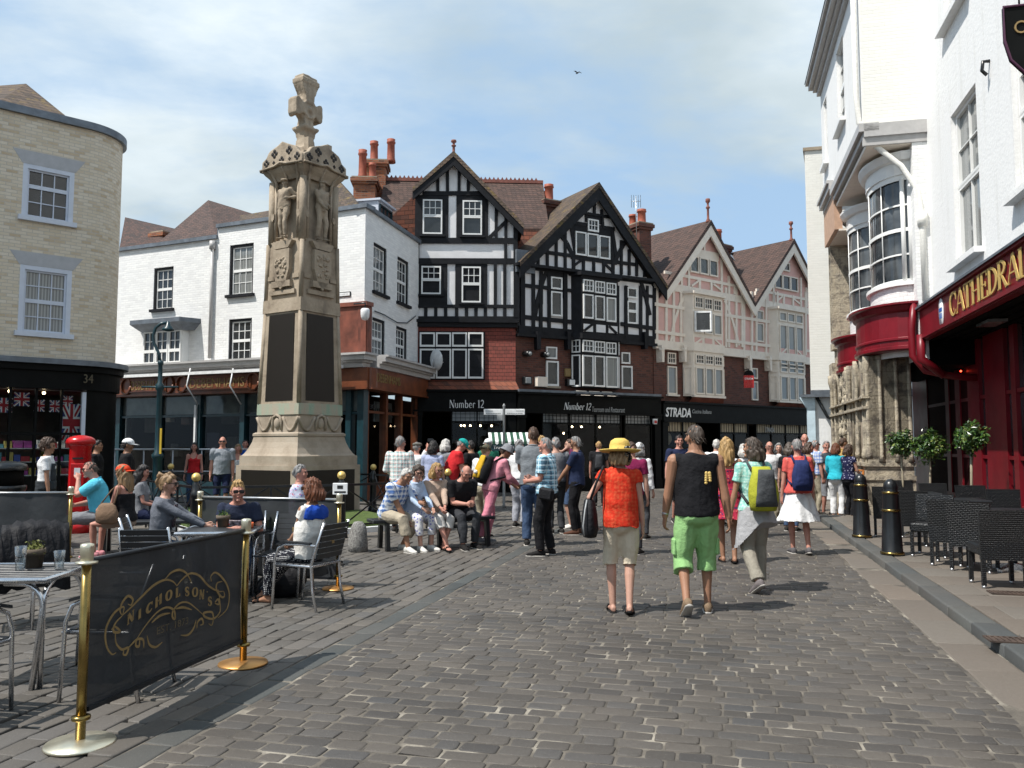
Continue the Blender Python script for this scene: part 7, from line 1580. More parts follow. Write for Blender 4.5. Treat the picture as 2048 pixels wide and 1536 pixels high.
        for q, (b0, ln) in enumerate(((.03,.068),(.011,.078),(-.01,.072),(-.029,.056))):
            c1 = cu*(1+.15*q); P0 = (.085,b0,.004); P1 = (.085+ln*.45*cos(c1*.6), b0*1.12, .004+ln*.45*sin(c1*.6)); P2 = (P1[0]+ln*.33*cos(c1*1.5), b0*1.15, P1[2]+ln*.33*sin(c1*1.5)); P3 = (P2[0]+ln*.26*cos(c1*2.2), b0*1.15, P2[2]+ln*.26*sin(c1*2.2))
            B.tube([hp_(*P0), hp_(*P1), hp_(*P2), hp_(*P3)], [fr*k, fr*k*.97, fr*k*.92, fr*k*.8], 6)
        B.tube([hp_(.02,.022,.008), hp_(.05,.047,.016), hp_(.08,.055,.024), hp_(.1,.052,.03)], [fr*1.3*k, fr*1.2*k, fr*1.05*k, fr*.85*k], 6)
    # head with nose, brow, chin, lips and ears
    R = []; n = 16
    for i in range(13):
        a = min(max(pi*i/12, .03), pi-.03); z = -cos(a); ring_ = []
        for j in range(n):
            t = 2*pi*j/n; x, y = sin(a)*cos(t), sin(a)*sin(t); X, Y = x*.075, y*.096
            if z < 0: X *= 1-.3*(-z)**1.4; Y *= (1+.3*z if y < 0 else 1-.05*z*z)
            if y > 0: Y *= .95
            ring_.append(Hd(X, Y, z*.116))
        R.append(ring_)
    B.loft(R)
    B.loft([[Hd(w_*cos(2*pi*j/6), y+.012*sin(2*pi*j/6), z) for j in range(6)] for w_, y, z in ((.006,.086,.026),(.009,.094,.005),(.016,.102,-.018),(.014,.094,-.026))])
    B.ball(Hd(0,.08,.034),(.05*k,.016*k,.011*k),8).ball(Hd(0,.07,-.092),(.026*k,.024*k,.02*k),8).ball(Hd(0,.086,-.05),(.022*k,.009*k,.006*k),8).ball(Hd(0,.084,-.061),(.019*k,.009*k,.006*k),8)
    for s_ in (-1,1): B.ball(Hd(s_*.077,-.008,-.008),(.012*k,.02*k,.032*k),8).ball(Hd(s_*.042,.066,-.02),(.025*k,.02*k,.025*k),8)
    body = soft(B, 'body', 'skin_'+skin if statue is None else 'stone', root, vox, 2)
    for s_ in (-1,1):
        if glasses != 'dark' and statue is None: MB().ball(Hd(s_*.031,.085,.012),(.012*k,.008*k,.007*k),8).build('eye', M['eye'], root)
    if statue is None: MB().ball(Hd(0,.0925,-.055),(.021*k,.006*k,.007*k),8).build('lips', M['lip'], root)
    if glasses:
        mb = MB()
        for s_ in (-1,1):
            if glasses == 'dark': mb.rbox(*[v for v in (s_*.034-.028,.094,-.008)], *[v for v in (s_*.034+.028,.103,.03)], .006)
            else: mb.tube([(s_*.034+.024*cos(t),.1,.01+.017*sin(t)) for t in [q*pi/6 for q in range(12)]], .003, 5, closed=True)
            mb.tube([(s_*.062,.096,.018),(s_*.08,.05,.016),(s_*.08,-.01,.01)], .004, 5)
        mb.tube([(-.012,.1,.016),(.012,.1,.016)], .004, 5); mb.v = [tuple(Hd(*v)) for v in mb.v]; mb.build('sunglasses' if glasses == 'dark' else 'spectacles', M['lens'], root)
    # ---------------- hair
    st, hcol = hair; hv = max(.008, vox*.85)
    if st != 'bald' and statue is None:
        hb = MB(); R = []; th = {'short':.011,'crop':.006,'bob':.02,'long':.017,'pony':.012,'bun':.014,'rim':.008,'curly':.03,'quiff':.014}.get(st,.012); n = 24
        for i in range(17):
            a = min(max(pi*i/16, .03), pi-.03); z = -cos(a); ring_ = []
            for j in range(n):
                t = 2*pi*j/n; x, y = sin(a)*cos(t), sin(a)*sin(t); fy = y/max(.05, sin(a))
                line = .58 if fy > .75 else (.58+(.0-.58)*(.75-fy)/.55 if fy > .2 else (.0-.15*(.2-fy)/.4 if fy > -.2 else -.15-.5*(-.2-fy)/.5)); line = max(line, -.68)
                if st in ('bob','long') and fy < .3: line = -1.2
                w_ = min(1, max(0, (z-line)/.12)); 
                if st == 'rim' and z > .45: w_ = 0
                e = th*w_ - .02*(1-w_); X, Y, Z_ = x*(.075+e), y*(.096+e), z*(.116+e*1.1)
                if z < 0 and y < 0: Y *= 1+.22*z
                if z < 0: X *= 1-.12*(-z)
                if st == 'quiff' and z > .6 and y > 0: Z_ += .03
                ring_.append(Hd(X, Y, Z_))
            R.append(ring_)
        hb.loft(R)
        if st in ('bob','long'):
            ln = .15 if st == 'bob' else .3; R1 = []; m = 15
            for q in range(8):
                z = .02-ln*q/7; ro, ri = .1+.018*sin(q*.5)+(.01 if st == 'bob' else 0)*q/7, .06; row = []
                for e in range(m): t = rad(-205+230*e/(m-1)); row.append((ro*cos(t)*.95, ro*1.12*sin(t)-.005-.03*q/7, z+.008*sin(e*2.1)))
                for e in range(m-1,-1,-1): t = rad(-205+230*e/(m-1)); row.append((ri*cos(t), ri*sin(t)-.01-.03*q/7, z))
                R1.append([Hd(*v) for v in row])
            hb.loft(R1)
        if st == 'bun': hb.ball(Hd(0,-.1,.09), .045*k, 10).ball(Hd(.0,-.115,.02),(.05*k,.03*k,.06*k),10)
        if st == 'pony': hb.tube([Hd(0,-.1,.07),Hd(0,-.15,.06),Hd(.01,-.17,-.02),Hd(.01,-.15,-.14),Hd(0,-.13,-.22)], [.03*k,.042*k,.045*k,.035*k,.012*k], 8)
        if st == 'curly':
            for q in range(60): t, u = RN.uniform(0,6.28), RN.uniform(-.5,1); r_ = math.sqrt(1-min(.99,u*u)); y = r_*sin(t); (y < .55 or u > .5) and hb.ball(Hd(.092*r_*cos(t), .11*y-.01, .125*u+.01), .025*k, 6)
        soft(hb, 'hair', 'hair_'+hcol, root, hv, 1, .003 if st in ('crop','rim') else .0055, .004 if st in ('crop','rim') else .009)
        if vox < .012:        # loose strands lying over the hair
            sm = MB(); rr = np.random.RandomState(NP[0]); lnh = {'bob':.13,'long':.26,'bun':.05,'curly':.05}.get(st,.045)
            for q in range(150 if st in ('bob','long') else 110):
                a, u = rr.rand()*6.283, rr.uniform(-.25 if st != 'rim' else -.4, .98); y_ = sin(a)*math.sqrt(1-u*u)
                if (y_ > .2 and u < .62) or (st == 'rim' and u > .4) or (st in ('bob','long') and y_ > .05 and u < .4): continue
                e = th+.003; pts = []; az = a; uu = u; dz = 0; wv = rr.randn()*.02
                for c_ in range(5):
                    r_ = math.sqrt(max(0, 1-max(-.35,uu)**2)); pts.append(Hd((.075+e+.004*c_*(st in ('bob','long')))*r_*cos(az), (.096+e)*r_*sin(az)-(.01*c_ if uu < 0 else 0), (.116+e)*max(uu,-.35)-dz)); az += wv+rr.randn()*.05; st_p = lnh/5
                    if uu > -.3: uu -= st_p/.116
                    else: dz += st_p
                w_ = .0032*k
                for c_ in range(4):
                    t_ = pts[c_+1]-pts[c_]; nn = t_.cross(pts[c_]-hc); nn = nn.normalized()*w_*(1-c_*.18) if nn.length > 1e-7 else Vector((w_,0,0)); n2 = nn*(.8 if c_ < 3 else .2)
                    sm.add([pts[c_]-nn, pts[c_]+nn, pts[c_+1]+n2, pts[c_+1]-n2], [(0,1,2,3)])
            if sm.v: sm.build('hair_strands', M['hair_'+hcol], root)
        if st != 'rim' or True:
            mb = MB()
            for s_ in (-1,1): mb.bar((s_*.016,.093,.03),(s_*.048,.082,.033), .008, .006, (0,1,0))
            if glasses != 'dark': mb.v = [tuple(Hd(*v)) for v in mb.v]; mb.build('eyebrows', M['hair_'+hcol], root)
    if hat:
        kind, hm = hat[0], hat[1]; mb = MB()
        if kind == 'cap':
            bk = -1 if len(hat) > 2 and hat[2] == 'back' else 1
            mb.loft([[(.088*sin(a)*cos(2*pi*j/18), .11*sin(a)*sin(2*pi*j/18)-.004, .035+.1*cos(a)) for j in range(18)] for a in (1.57,1.25,.9,.5,.15,.02)], 0, True)
            R = [[(.085*cos(t), bk*(.09*sin(t)), .04) for t in [pi*q/10 for q in range(11)]], [(.078*cos(t), bk*(.09*sin(t)+.1*sin(t)**1.0), .025-.0*sin(t)) for t in [pi*q/10 for q in range(11)]]]
            V = [p for r in R for p in r] + [(x,y,z-.008) for r in R for x,y,z in r]; mb.add(V, [(q,q+1,12+q,11+q) for q in range(10)] + [(33+q,34+q,23+q,22+q) for q in range(10)] + [(11+q,12+q,34+q,33+q) for q in range(10)], 0, True)
        elif kind == 'sun':
            mb.lathe([(.001,.14),(.05,.138),(.085,.115),(.098,.075),(.1,.035),(.13,.02),(.17,.015),(.2,.03),(.2,.024),(.17,.006),(.13,.01),(.095,.02)], n=26)
        elif kind == 'bucket': mb.lathe([(.001,.135),(.06,.13),(.09,.1),(.1,.04),(.135,.0),(.133,-.006),(.095,.03)], n=22)
        elif kind == 'flat': mb.ball((0,.02,.075),(.1,.13,.045),16).ball((0,.12,.05),(.06,.05,.012),12)
        hs_ = 1.1 if kind == 'sun' else 1.0; mb.v = [tuple(Hd(x*hs_, y*1.04*hs_, z*hs_)) for x, y, z in mb.v]; ho = mb.build('hat', M[hm], root)
        if kind == 'sun': b2 = MB().lathe([(.1025,.03),(.102,.06),(.097,.062)], n=26); b2.ball((.06,-.1,-.02),(.03,.02,.05),8).ball((.09,-.09,-.04),(.025,.02,.06),8).ball((.08,-.11,.04),(.04,.025,.03),8); b2.v = [tuple(Hd(x,y,z)) for x,y,z in b2.v]; b2.build('hat_band', M[cloth('spotted_scarf',(.01,.01,.01),'dots',cols=[(.6,.6,.55)])], ho)
    # ---------------- clothes
    cv = max(.011, vox)
    if bottom:
        kind, bm = bottom[:2]; mb = MB(); wt_ = .101
        R = []
        for (t, w_, d_, yo) in TR:
            if t <= wt_: R.append([S(t, yo+(d_+.019)*sin(2*pi*j/18), (w_+.019)*cos(2*pi*j/18)) for j in range(18)])
        mb.loft(R); mb.ball(Pl+T(0,-.01,-.06), (.172*k*fat,.138*k*fat,.12*k), 14)
        cut = {'trousers': .97, 'shorts': .04, 'capri': .42, 'short': -.35, 'skirt': 0, 'wide': 1.0}.get(kind, .9) if len(bottom) < 3 else bottom[2]
        if kind == 'skirt':
            hem = bottom[2] if len(bottom) > 2 else .5; n = 36; R = []
            zt = pz+.08; 
            for q in range(7):
                u = q/6; z = zt+(hem-zt)*u; w_ = (.15+.02*u+.14*u**1.3)*fat; R.append([T(w_*cos(2*pi*j/n)*(1+.06*u*sin(j*2.1+q*.3)), w_*.85*sin(2*pi*j/n)*(1+.06*u*cos(j*1.7)), z+.012*u*sin(j*1.3)) for j in range(n)])
            mb.loft(R)
        else:
            wd = bottom[3] if len(bottom) > 3 else 1.0
            for (h, kn, an, *_r) in legs:
                pts = [h+T(0,0,.02), lerp(h,kn,.3), lerp(h,kn,.65)]; rs = [.1*k*fat**.5,.096*k*fat**.5*wd**.5,.083*k*wd]
                if cut < -.01: e_ = 1+cut; pts = [h+T(0,0,.02), lerp(h,kn,e_*.5), lerp(h,kn,e_)]; rs[2] = .09*k*wd
                else:
                    pts += [kn]; rs += [.074*k*wd]
                    for c_ in (.3,.6,.97):
                        if c_ <= cut+.05: pts.append(lerp(kn,an,c_)); rs.append({.3:.073,.6:.066,.97:.062}[c_]*k*wd)
                    if cut > .1 and cut < .6: pts.append(lerp(kn,an,cut)); rs.append(.074*k*wd)
                    elif cut <= .1: pts.append(lerp(kn,an,max(.02,cut))); rs.append(.082*k*wd)
                mb.tube(pts, rs, 12); mb.ball(pts[0], rs[0], 8)
        soft(mb, {'skirt':'skirt','shorts':'shorts','short':'shorts','capri':'shorts'}.get(kind,'trousers'), bm, root, cv, 2, .012)
    if top:
        kind, tm = top[:2]; hem = top[2] if len(top) > 2 else -.02; lo = top[3] if len(top) > 3 else 1.0; mb = MB(); R = []; off = .034
        t1 = .5 if kind not in ('tank','strap') else .42
        prof = [q for q in TR if hem-.001 <= q[0] <= t1]
        if not prof or prof[0][0] > hem+.01:
            a_ = TR[1] if hem > 0 else TR[0]; prof = [(hem, TR[1][1]*1.02, TR[1][2]*1.02, TR[1][3])] + prof
        if lo > 1: prof = [(t, max(w_, .15*lo*(1-.1*max(0,t-.2))) if t < .36 else w_, max(d_, .11*lo) if t < .36 else d_, yo) for t, w_, d_, yo in prof]
        if t1 == .5: prof.append((.525,.068,.07,.004))
        for q_, (t, w_, d_, yo) in enumerate(prof): R.append([S(t+(.012*sin(j*1.26+NP[0])+.008*sin(j*.63*3+NP[0]*2) if q_ == 0 else 0), yo+(d_+off)*sin(2*pi*j/20), (w_+off)*cos(2*pi*j/20)) for j in range(20)])
        mb.loft(R)
        if f:
            for s_ in (-1,1): mb.ball(S(.33,.095,s_*.062), .066*k, 10)
        for i, (sh, el, wr) in enumerate(arms):
            m = (1.03 if f else 1.24)*fat**.4
            if kind in ('tee','shirt','polo'):
                e_ = .72 if kind != 'tee' else .62; limb_pts = [lerp(sh, S(.47,0,0), .25), sh, lerp(sh,el,e_*.5), lerp(sh,el,e_)]; mb.tube(limb_pts, [.06*k*m,.068*k*m,.064*k*m,.062*k*m], 12); mb.ball(sh, .067*k*m, 10)
            elif kind in ('long','coat'):
                mb.tube([sh, lerp(sh,el,.5), el, lerp(el,wr,.5), lerp(el,wr,.93)], [.066*k*m,.058*k*m,.052*k*m,.046*k*m,.04*k*m], 12); mb.ball(sh, .066*k*m, 10); mb.ball(el, .053*k*m, 8)
            elif kind == 'vest': mb.ball(lerp(sh, S(.455,0,0), .2), .063*k*m, 10)
            elif kind == 'cap_sleeve': mb.tube([sh, lerp(sh,el,.33)], [.068*k*m,.07*k*m], 10); mb.ball(sh, .066*k*m, 10)
        if kind in ('tank','strap'):
            for s_ in (-1,1): mb.tube([S(.4,.09,s_*.08), S(.49,.04,s_*.085), S(.5,-.02,s_*.085), S(.4,-.1,s_*.08)], .018*k, 6)
        soft(mb, {'long':'jumper','coat':'jacket','vest':'vest','tank':'top','strap':'top'}.get(kind,'shirt'), tm, root, cv, 2, .0115)
        if kind == 'polo' or (kind == 'shirt'):
            cb = MB()
            cb.tube([S(.515+.02*sin(t)*(-1), .072*sin(t)+.0, .072*cos(t)) for t in [q*pi/8 for q in range(16)]], .016*k, 6, closed=True); cb.build('collar', M[tm], root)
    if shoes:
        for (h, kn, an, fp, fyaw) in legs:
            FM = Matrix.Rotation(-fyaw, 3, 'Z') @ Matrix.Rotation(-fp, 3, 'X'); ft = lambda x, y, z: an + FM @ (Vector((x,y,z))*k); mb = MB()
            if shoes in ('sandal','flipflop'):
                mb.loft([[ft(w_*cos(2*pi*j/10), y, -.078+.012*sin(2*pi*j/10)) for j in range(10)] for y, w_ in ((-.075,.015),(-.06,.034),(0,.036),(.1,.047),(.17,.04),(.2,.015))]); mb.tube([ft(-.045,.09,-.07),ft(-.03,.1,-.02),ft(.03,.1,-.02),ft(.045,.09,-.07)], .012*k, 6); mb.build('sandal', M['cloth_darkshoe'], root)
            else:
                mb.loft([[ft(w_*cos(2*pi*j/12), y, zc_+h_*sin(2*pi*j/12)) for j in range(12)] for y, w_, zc_, h_ in ((-.078,.02,-.045,.032),(-.06,.038,-.038,.045),(0,.042,-.03,.055),(.06,.045,-.04,.042),(.13,.05,-.052,.03),(.185,.04,-.058,.022),(.21,.015,-.062,.012))]); o = mb.build('shoe', M[shoes], root)
                s2 = MB(); s2.loft([[ft(w_*cos(2*pi*j/12), y, -.078+.012*sin(2*pi*j/12)) for j in range(12)] for y, w_ in ((-.085,.02),(-.062,.042),(0,.044),(.1,.053),(.17,.047),(.216,.018))]); s2.build('sole', M['cloth_sole'], o)
    J = dict(root=root, S=S, Hd=Hd, legs=legs, arms=arms, k=k, hc=hc, T=T, W=lambda v: Vector(P)+Matrix.Rotation(-rad(yaw),3,'Z')@Vector(v), yaw=yaw, fw=fw, sd=sd)
    return J
cloth('shoe', (.03,.028,.026)); cloth('darkshoe', (.012,.011,.011)); cloth('sole', (.4,.38,.35)); cloth('white', (.7,.7,.7)); cloth('black', (.01,.01,.012)); cloth('navy', (.014,.02,.055)); cloth('beige', (.6,.52,.4)); cloth('trainer', (.6,.58,.54)); cloth('khaki', (.34,.3,.22)); cloth('denim', (.045,.075,.14)); cloth('grey', (.2,.205,.22)); cloth('darkgrey', (.045,.047,.052)); cloth('red', (.5,.02,.025)); cloth('tan', (.3,.2,.13))
def panel(J, name, mat, t0, t1, a0, a1, off, sc=1.0, n=10):      # a patch lying on the chest; angles in degrees, 90 = straight ahead
    S = J['S']; R = []
    for q in range(7):
        t = t0+(t1-t0)*q/6; w_, d_ = .155*sc, .112*sc
        R.append([S(t, (d_+o)*sin(rad(a0+(a1-a0)*j/n))+.006, (w_+o)*cos(rad(a0+(a1-a0)*j/n))) for o, rg in ((off, range(n+1)), (off-.008, range(n,-1,-1))) for j in rg])
    return MB().loft(R).build(name, M[mat] if isinstance(mat, str) else mat, J['root'])
def backpack(J, label, mat, panel, w_=.3, h=.46, d_=.17, straps=None, zt=.47):
    """a rucksack on somebody's back: its own thing"""
    S = J['S']; r = J['root']; t = thing('backpack', label, 'backpack', r.location, r.rotation_euler.z); cz = zt-h/2; k = J['k']
    mb = MB(); R = []; n = 20
    for q in range(9):
        u = q/8; tt = zt-h+h*u; sw__ = w_*(.42+.1*sin(pi*min(1,u*1.15))-.12*u*u); dd = d_*(.75+.35*sin(pi*(1-u)*.75))*(1 if u < .95 else .7)
        R.append([S(tt, -.145-dd/2+dd/2*(abs(sin(a))**.75*(1 if sin(a) > 0 else -1)), sw__*(abs(cos(a))**.75*(1 if cos(a) > 0 else -1))) for a in [2*pi*j/n for j in range(n)]])
    mb.loft(R); mb.build('bag', M[mat], t)
    pb_ = MB(); R = []
    for q in range(7):
        u = q/6; tt = zt-h*.9+h*.84*u; sw__ = w_*.4*(1-.3*u); dd = .05*(sin(pi*(.15+.7*(1-u))))
        R.append([S(tt, -.145-d_*.98-.0-dd*(sin(a) if sin(a) > 0 else -.2), sw__*cos(a)) for a in [2*pi*j/12 for j in range(12)]])
    pb_.loft(R); pb_.build('pocket', M[panel], t)
    for s_ in (-1,1):
        MB().tube([S(zt-.05,-.13,s_*.08), S(.53,-.04,s_*.1), S(.5,.08,s_*.115), S(.38,.15,s_*.125), S(.22,.1,s_*.165), S(zt-h+.08,-.12,s_*.13)], .018*k, 6).build('strap', M[straps or mat], t)
    return t
# ------------------------------------------------------------------ who stands, walks and sits where
NEAR, MID, FAR = .0068, .0095, .015
# the couple and the two rucksack carriers walking up the street
g1p = ground(1243, 1226)
J = person('woman in a yellow sun hat, red lace top and beige shorts walking away', g1p, 3, 1.62, 'fair', True, .98, NEAR, feet=[(-.085,.05,.08,0,-6),(.075,-.1,.1,18,6)], hands=[(-.27,.06,.95),None], elbow=[(-1,-.6,-.2),None], head=(4,-4), top=('cap_sleeve', cloth('red_lace',(.55,.03,.012),'lace',cols=[(.58,.075,.03)]), -.09, 1.03), bottom=('shorts','cloth_beige',.05,1.12), shoes='sandal', hair=('bob','sandy'), hat=('sun', cloth('straw',(.6,.42,.11))))
hb = thing('handbag', 'large black shoulder bag with pale piping carried by the woman in the yellow hat', 'bag', J['root'].location, J['root'].rotation_euler.z)
mb = MB(); n = 16; cx_ = -.3
mb.loft([[Vector((cx_+.075*a_*cos(2*pi*j/n), .02+.17*b_*sin(2*pi*j/n), z)) for j in range(n)] for z, a_, b_ in ((.72,.3,.5),(.73,.9,1),(.8,1.15,1.15),(.95,1.0,1.0),(1.08,.7,.85),(1.1,.3,.7))]); mb.build('pouch', M['jacket'], hb)
MB().tube([(-.36,-.17,.75),(-.37,-.19,.85),(-.35,-.15,1.0),(-.33,-.1,1.09)], .008, 6).build('piping', M['letter_grey'], hb)
MB().tube([(-.3,-.1,1.08),(-.24,-.1,1.25),(-.17,-.06,1.4),(-.16,.03,1.41),(-.23,.1,1.3),(-.3,.12,1.08)], .012, 6).build('strap', M['jacket'], hb)
g2p = ground(1396, 1226)
J = person('man in a black sleeveless shirt and bright green shorts walking away', g2p, 4, 1.78, 'tan', False, 1.16, NEAR, feet=[(-.13,-.2,.14,38,-6),(.1,.06,.08,0,9)], hands=[(-.3,.1,.78),(.31,-.02,.8)], head=(-28,0), top=('vest','cloth_black',-.06,1.16), bottom=('capri', cloth('green',(.26,.47,.19)), .26, 1.32), shoes=cloth('suede',(.2,.14,.09)), hair=('crop','mix'))
S = J['S']; mb = MB()
for q in range(9): mb.ball(S(.34-.022*(q//2),-.152,.075+.028*(q % 2)+.006*sin(q*3)),(.016,.005,.02-.001*q),8)
mb.build('shirt_print', M['gold'], J['root'])
for s_ in (-1,1):
    h, kn, an = J['legs'][(s_+1)//2][:3]; c0_ = lerp(h,kn,.72); MB().rbox(-.022,-.07,-.085,.022,.07,.085,.018).xf(Matrix.Translation(c0_+Vector((s_*.095,-.01,0)))).build('pocket', M['cloth_green'], J['root'])
MB().lathe([(.034,-.01),(.036,.01)], n=14).xf(Matrix.Translation(lerp(J['arms'][0][1],J['arms'][0][2],.9))).build('watch', M['steel'], J['root'])
g3p = ground(1512, 1180)
J = person('woman with a jacket tied at her waist carrying a lime and grey rucksack', g3p, -8, 1.66, 'tan', True, 1.05, NEAR, feet=[(-.09,-.26,.14,32,-10),(.08,.04,.08,0,10)], hands=[(-.27,.05,.88),(.2,.25,.95)], head=(-48,4), top=('tee', cloth('teal_print',(.22,.5,.44),'lace',cols=[(.5,.7,.62)]), -.05), bottom=('trousers', cloth('stone_khaki',(.3,.275,.225)), .97, 1.25), shoes=cloth('greyshoe',(.16,.14,.14)), hair=('bob','mix'))
backpack(J, 'lime and grey rucksack on the back of the woman in teal', cloth('lime',(.36,.37,.035)), cloth('slate',(.07,.075,.08)), .34, .5, .2, cloth('slate',(0,0,0)))
mb = MB(); n = 20; T = J['T']
mb.loft([[T((.19+e)*cos(2*pi*j/n)*w_, (.15+e)*sin(2*pi*j/n)*w_-.02, z+(-.28*max(0,-cos(2*pi*j/n)-.1)*u-.05*sin(2*pi*j/n)*u)) for j in range(n)] for z, e, w_, u in ((.98,.0,1,0),(.92,.02,1.02,.3),(.82,.04,1.05,.8),(.74,.05,1.08,1.1))])
soft(mb, 'tied_jacket', cloth('pale_grey',(.36,.36,.37)), J['root'], .014, 2, .01)
g4p = ground(1600, 1108)
J = person('woman in a white skirt and coral shirt with a navy rucksack', g4p, 4, 1.68, 'pink', True, 1.05, MID, feet=[(-.08,.08,.08,0,-4),(.1,-.12,.1,14,6)], top=('tee', cloth('coral',(.6,.1,.085)), -.04), bottom=('skirt','cloth_white',.5), shoes=cloth('walking_shoe',(.1,.095,.1)), hair=('crop','grey'))
backpack(J, 'navy rucksack on the back of the woman in coral', cloth('blue_nylon',(.02,.03,.1)), 'cloth_blue_nylon', .31, .46, .17)
# right hand crowd
crowd = 'people standing and walking in the street'
def stand(label, px, Y, yaw, H, **k):
    return person(label, W_(px, Y), yaw, H, group=None, **k)
stand('blonde woman in a backless red patterned sundress', 1452, 11.6, 6, 1.68, skin='tan', f=True, vox=MID, top=('strap', cloth('sundress',(.35,.02,.05),'floral',cols=[(.05,.02,.08),(.5,.1,.1)]), -.05), bottom=('skirt','cloth_sundress',.62), shoes='sandal', hair=('long','blonde'), feet=[(-.07,.06,.08,0,-4),(.07,-.08,.09,10,6)])
stand('dark haired man in a navy polo shirt walking towards us', 1357, 17.5, 172, 1.78, skin='pink', fat=1.12, vox=MID, top=('polo','cloth_navy',-.05), bottom=('shorts','cloth_black',.05,1.1), hair=('short','dark'), head=(6,0), hands=[(-.28,.05,.8),(.33,.14,.85)], feet=[(-.12,.12,.08,0,-6),(.1,-.1,.09,8,6)])
stand('woman in a white cap and white jacket seen past the yellow hat', 1278, 14.5, 25, 1.62, f=True, skin='fair', vox=FAR, top=('coat','cloth_white',-.1), bottom=('trousers','cloth_darkgrey'), hair=('bob','grey'), hat=('cap','cloth_white'))
stand('person in a burgundy shirt half hidden by the woman in the yellow hat', 1262, 12.5, 20, 1.63, skin='fair', vox=FAR, top=('tee', cloth('burgundy',(.18,.012,.06)), -.05), bottom=('trousers','cloth_darkgrey'), hair=('short','brown'))
stand('fair haired woman beside the man in black sleeves', 1384, 16.5, 150, 1.58, f=True, skin='pink', vox=FAR, top=('tee','cloth_red'), bottom=('trousers','cloth_denim'), hair=('long','sandy'))
stand('white haired woman in a white top and red skirt', 1487, 14.8, 10, 1.6, f=True, skin='fair', vox=FAR, top=('tee','cloth_white',-.03), bottom=('skirt', cloth('crimson',(.33,.015,.03)), .34), hair=('bob','white'))
stand('man with a flushed face and spectacles behind the lime rucksack', 1537, 17.2, 185, 1.66, skin='pink', vox=FAR, top=('shirt','cloth_white'), bottom=('trousers','cloth_khaki'), hair=('rim','grey'), glasses='clear')
stand('woman with dark hair and a black top in the right hand crowd', 1577, 15.8, 30, 1.63, f=True, vox=FAR, top=('tee','cloth_black'), bottom=('trousers','cloth_denim'), hair=('bob','mix'))
stand('tall bald man with a red face standing at the back of the right hand crowd', 1608, 20.5, 190, 1.86, skin='pink', vox=FAR, top=('shirt','cloth_navy'), bottom=('trousers','cloth_darkgrey'), hair=('bald','grey'))
stand('brown haired woman in spectacles looking right, behind the coral shirt', 1614, 17.8, 110, 1.64, f=True, skin='pink', vox=FAR, top=('tee','cloth_tan'), bottom=('trousers','cloth_khaki'), hair=('bob','brown'), glasses='clear')
stand('grey haired man in a blue and white shirt with spectacles', 1627, 19.3, 80, 1.7, skin='pink', vox=FAR, top=('shirt', cloth('blue_white',(.6,.62,.68),'plaid',cols=[((.1,.2,.5),.35,0)])), bottom=('trousers','cloth_khaki'), hair=('short','grey'), glasses='dark')
stand('grey haired man in a slate polo and grey shorts with clasped hands', 1650, 19.2, 168, 1.68, skin='pink', vox=MID, top=('polo', cloth('slate_polo',(.05,.07,.085)), -.05), bottom=('shorts','cloth_grey',.05), hair=('short','grey'), hands=[(-.05,.22,.92),(.05,.22,.92)], head=(15,0))
stand('auburn haired woman in a bright turquoise cardigan and white trousers', 1669, 18.6, 40, 1.62, f=True, fat=1.08, vox=MID, top=('long', cloth('turquoise',(.03,.42,.52)), -.06), bottom=('trousers','cloth_white',.97,1.15), shoes='sandal', hair=('bob','auburn'), hands=[(-.2,.2,.95),(.16,.26,1.0)])
stand('man with brown hair and a tan shirt turned to the stone wall', 1684, 19.8, 75, 1.75, skin='tan', vox=FAR, top=('shirt', cloth('ochre',(.4,.26,.09))), bottom=('trousers','cloth_khaki'), hair=('short','brown'))
stand('woman in a navy spotted blouse and dark trousers by the sandwich board', 1694, 18.3, 70, 1.6, f=True, vox=MID, top=('cap_sleeve', cloth('navy_spots',(.012,.014,.05),'floral',cols=[(.3,.3,.4)]), -.04), bottom=('trousers','cloth_black'), hair=('bob','brown'), hands=[(-.1,.25,.98),(.16,.26,.98)])
stand('man with white hair in a white shirt behind the blonde woman', 1432, 17.0, 20, 1.7, skin='fair', vox=FAR, top=('shirt','cloth_white'), bottom=('trousers','cloth_grey'), hair=('short','white'))
stand('grey haired woman in a dark top right of the lime rucksack', 1556, 18.6, 200, 1.62, f=True, vox=FAR, top=('tee','cloth_darkgrey'), bottom=('trousers','cloth_black'), hair=('bob','grey'))
# middle group
J = stand('man in a blue checked shirt and black trousers standing with a hand on his chest', 1093, 12.35, -70, 1.7, skin='pink', fat=1.2, vox=NEAR, top=('shirt', cloth('blue_check',(.3,.55,.68),'plaid',cols=[((.04,.08,.14),.22,0),((.75,.85,.9),.2,.4)]), -.06), bottom=('trousers','cloth_black',.97,1.15), shoes='cloth_darkshoe', hair=('crop','grey'), head=(-8,0), hands=[(-.1,.26,1.1),(.06,.24,1.14)], feet=[(-.13,.06,.08,0,-14),(.13,-.02,.08,0,14)])
sb = thing('shoulder_bag', 'black bag worn at the waist of the man in the blue checked shirt', 'bag', J['root'].location, J['root'].rotation_euler.z); MB().rbox(-.3,-.02,.82,-.19,.2,1.0,.03).xf(Matrix.Rotation(rad(10),4,'X')).build('pouch', M['jacket'], sb); MB().tube([(-.2,.15,1.0),(.05,.2,.99),(.22,.05,.99),(.1,-.17,1.0),(-.15,-.1,1.0)], .014, 6).build('strap', M['jacket'], sb)
J = stand('tall man in a grey polo shirt and jeans with his back to us', 1066, 13.5, 10, 1.86, skin='tan', fat=1.08, vox=MID, top=('polo', cloth('grey_polo',(.17,.185,.2)), -.06), bottom=('trousers','cloth_denim',.97,1.15), hair=('short','brown'), head=(-25,-8), hands=[(-.14,.3,1.02),(.28,.04,.82)])
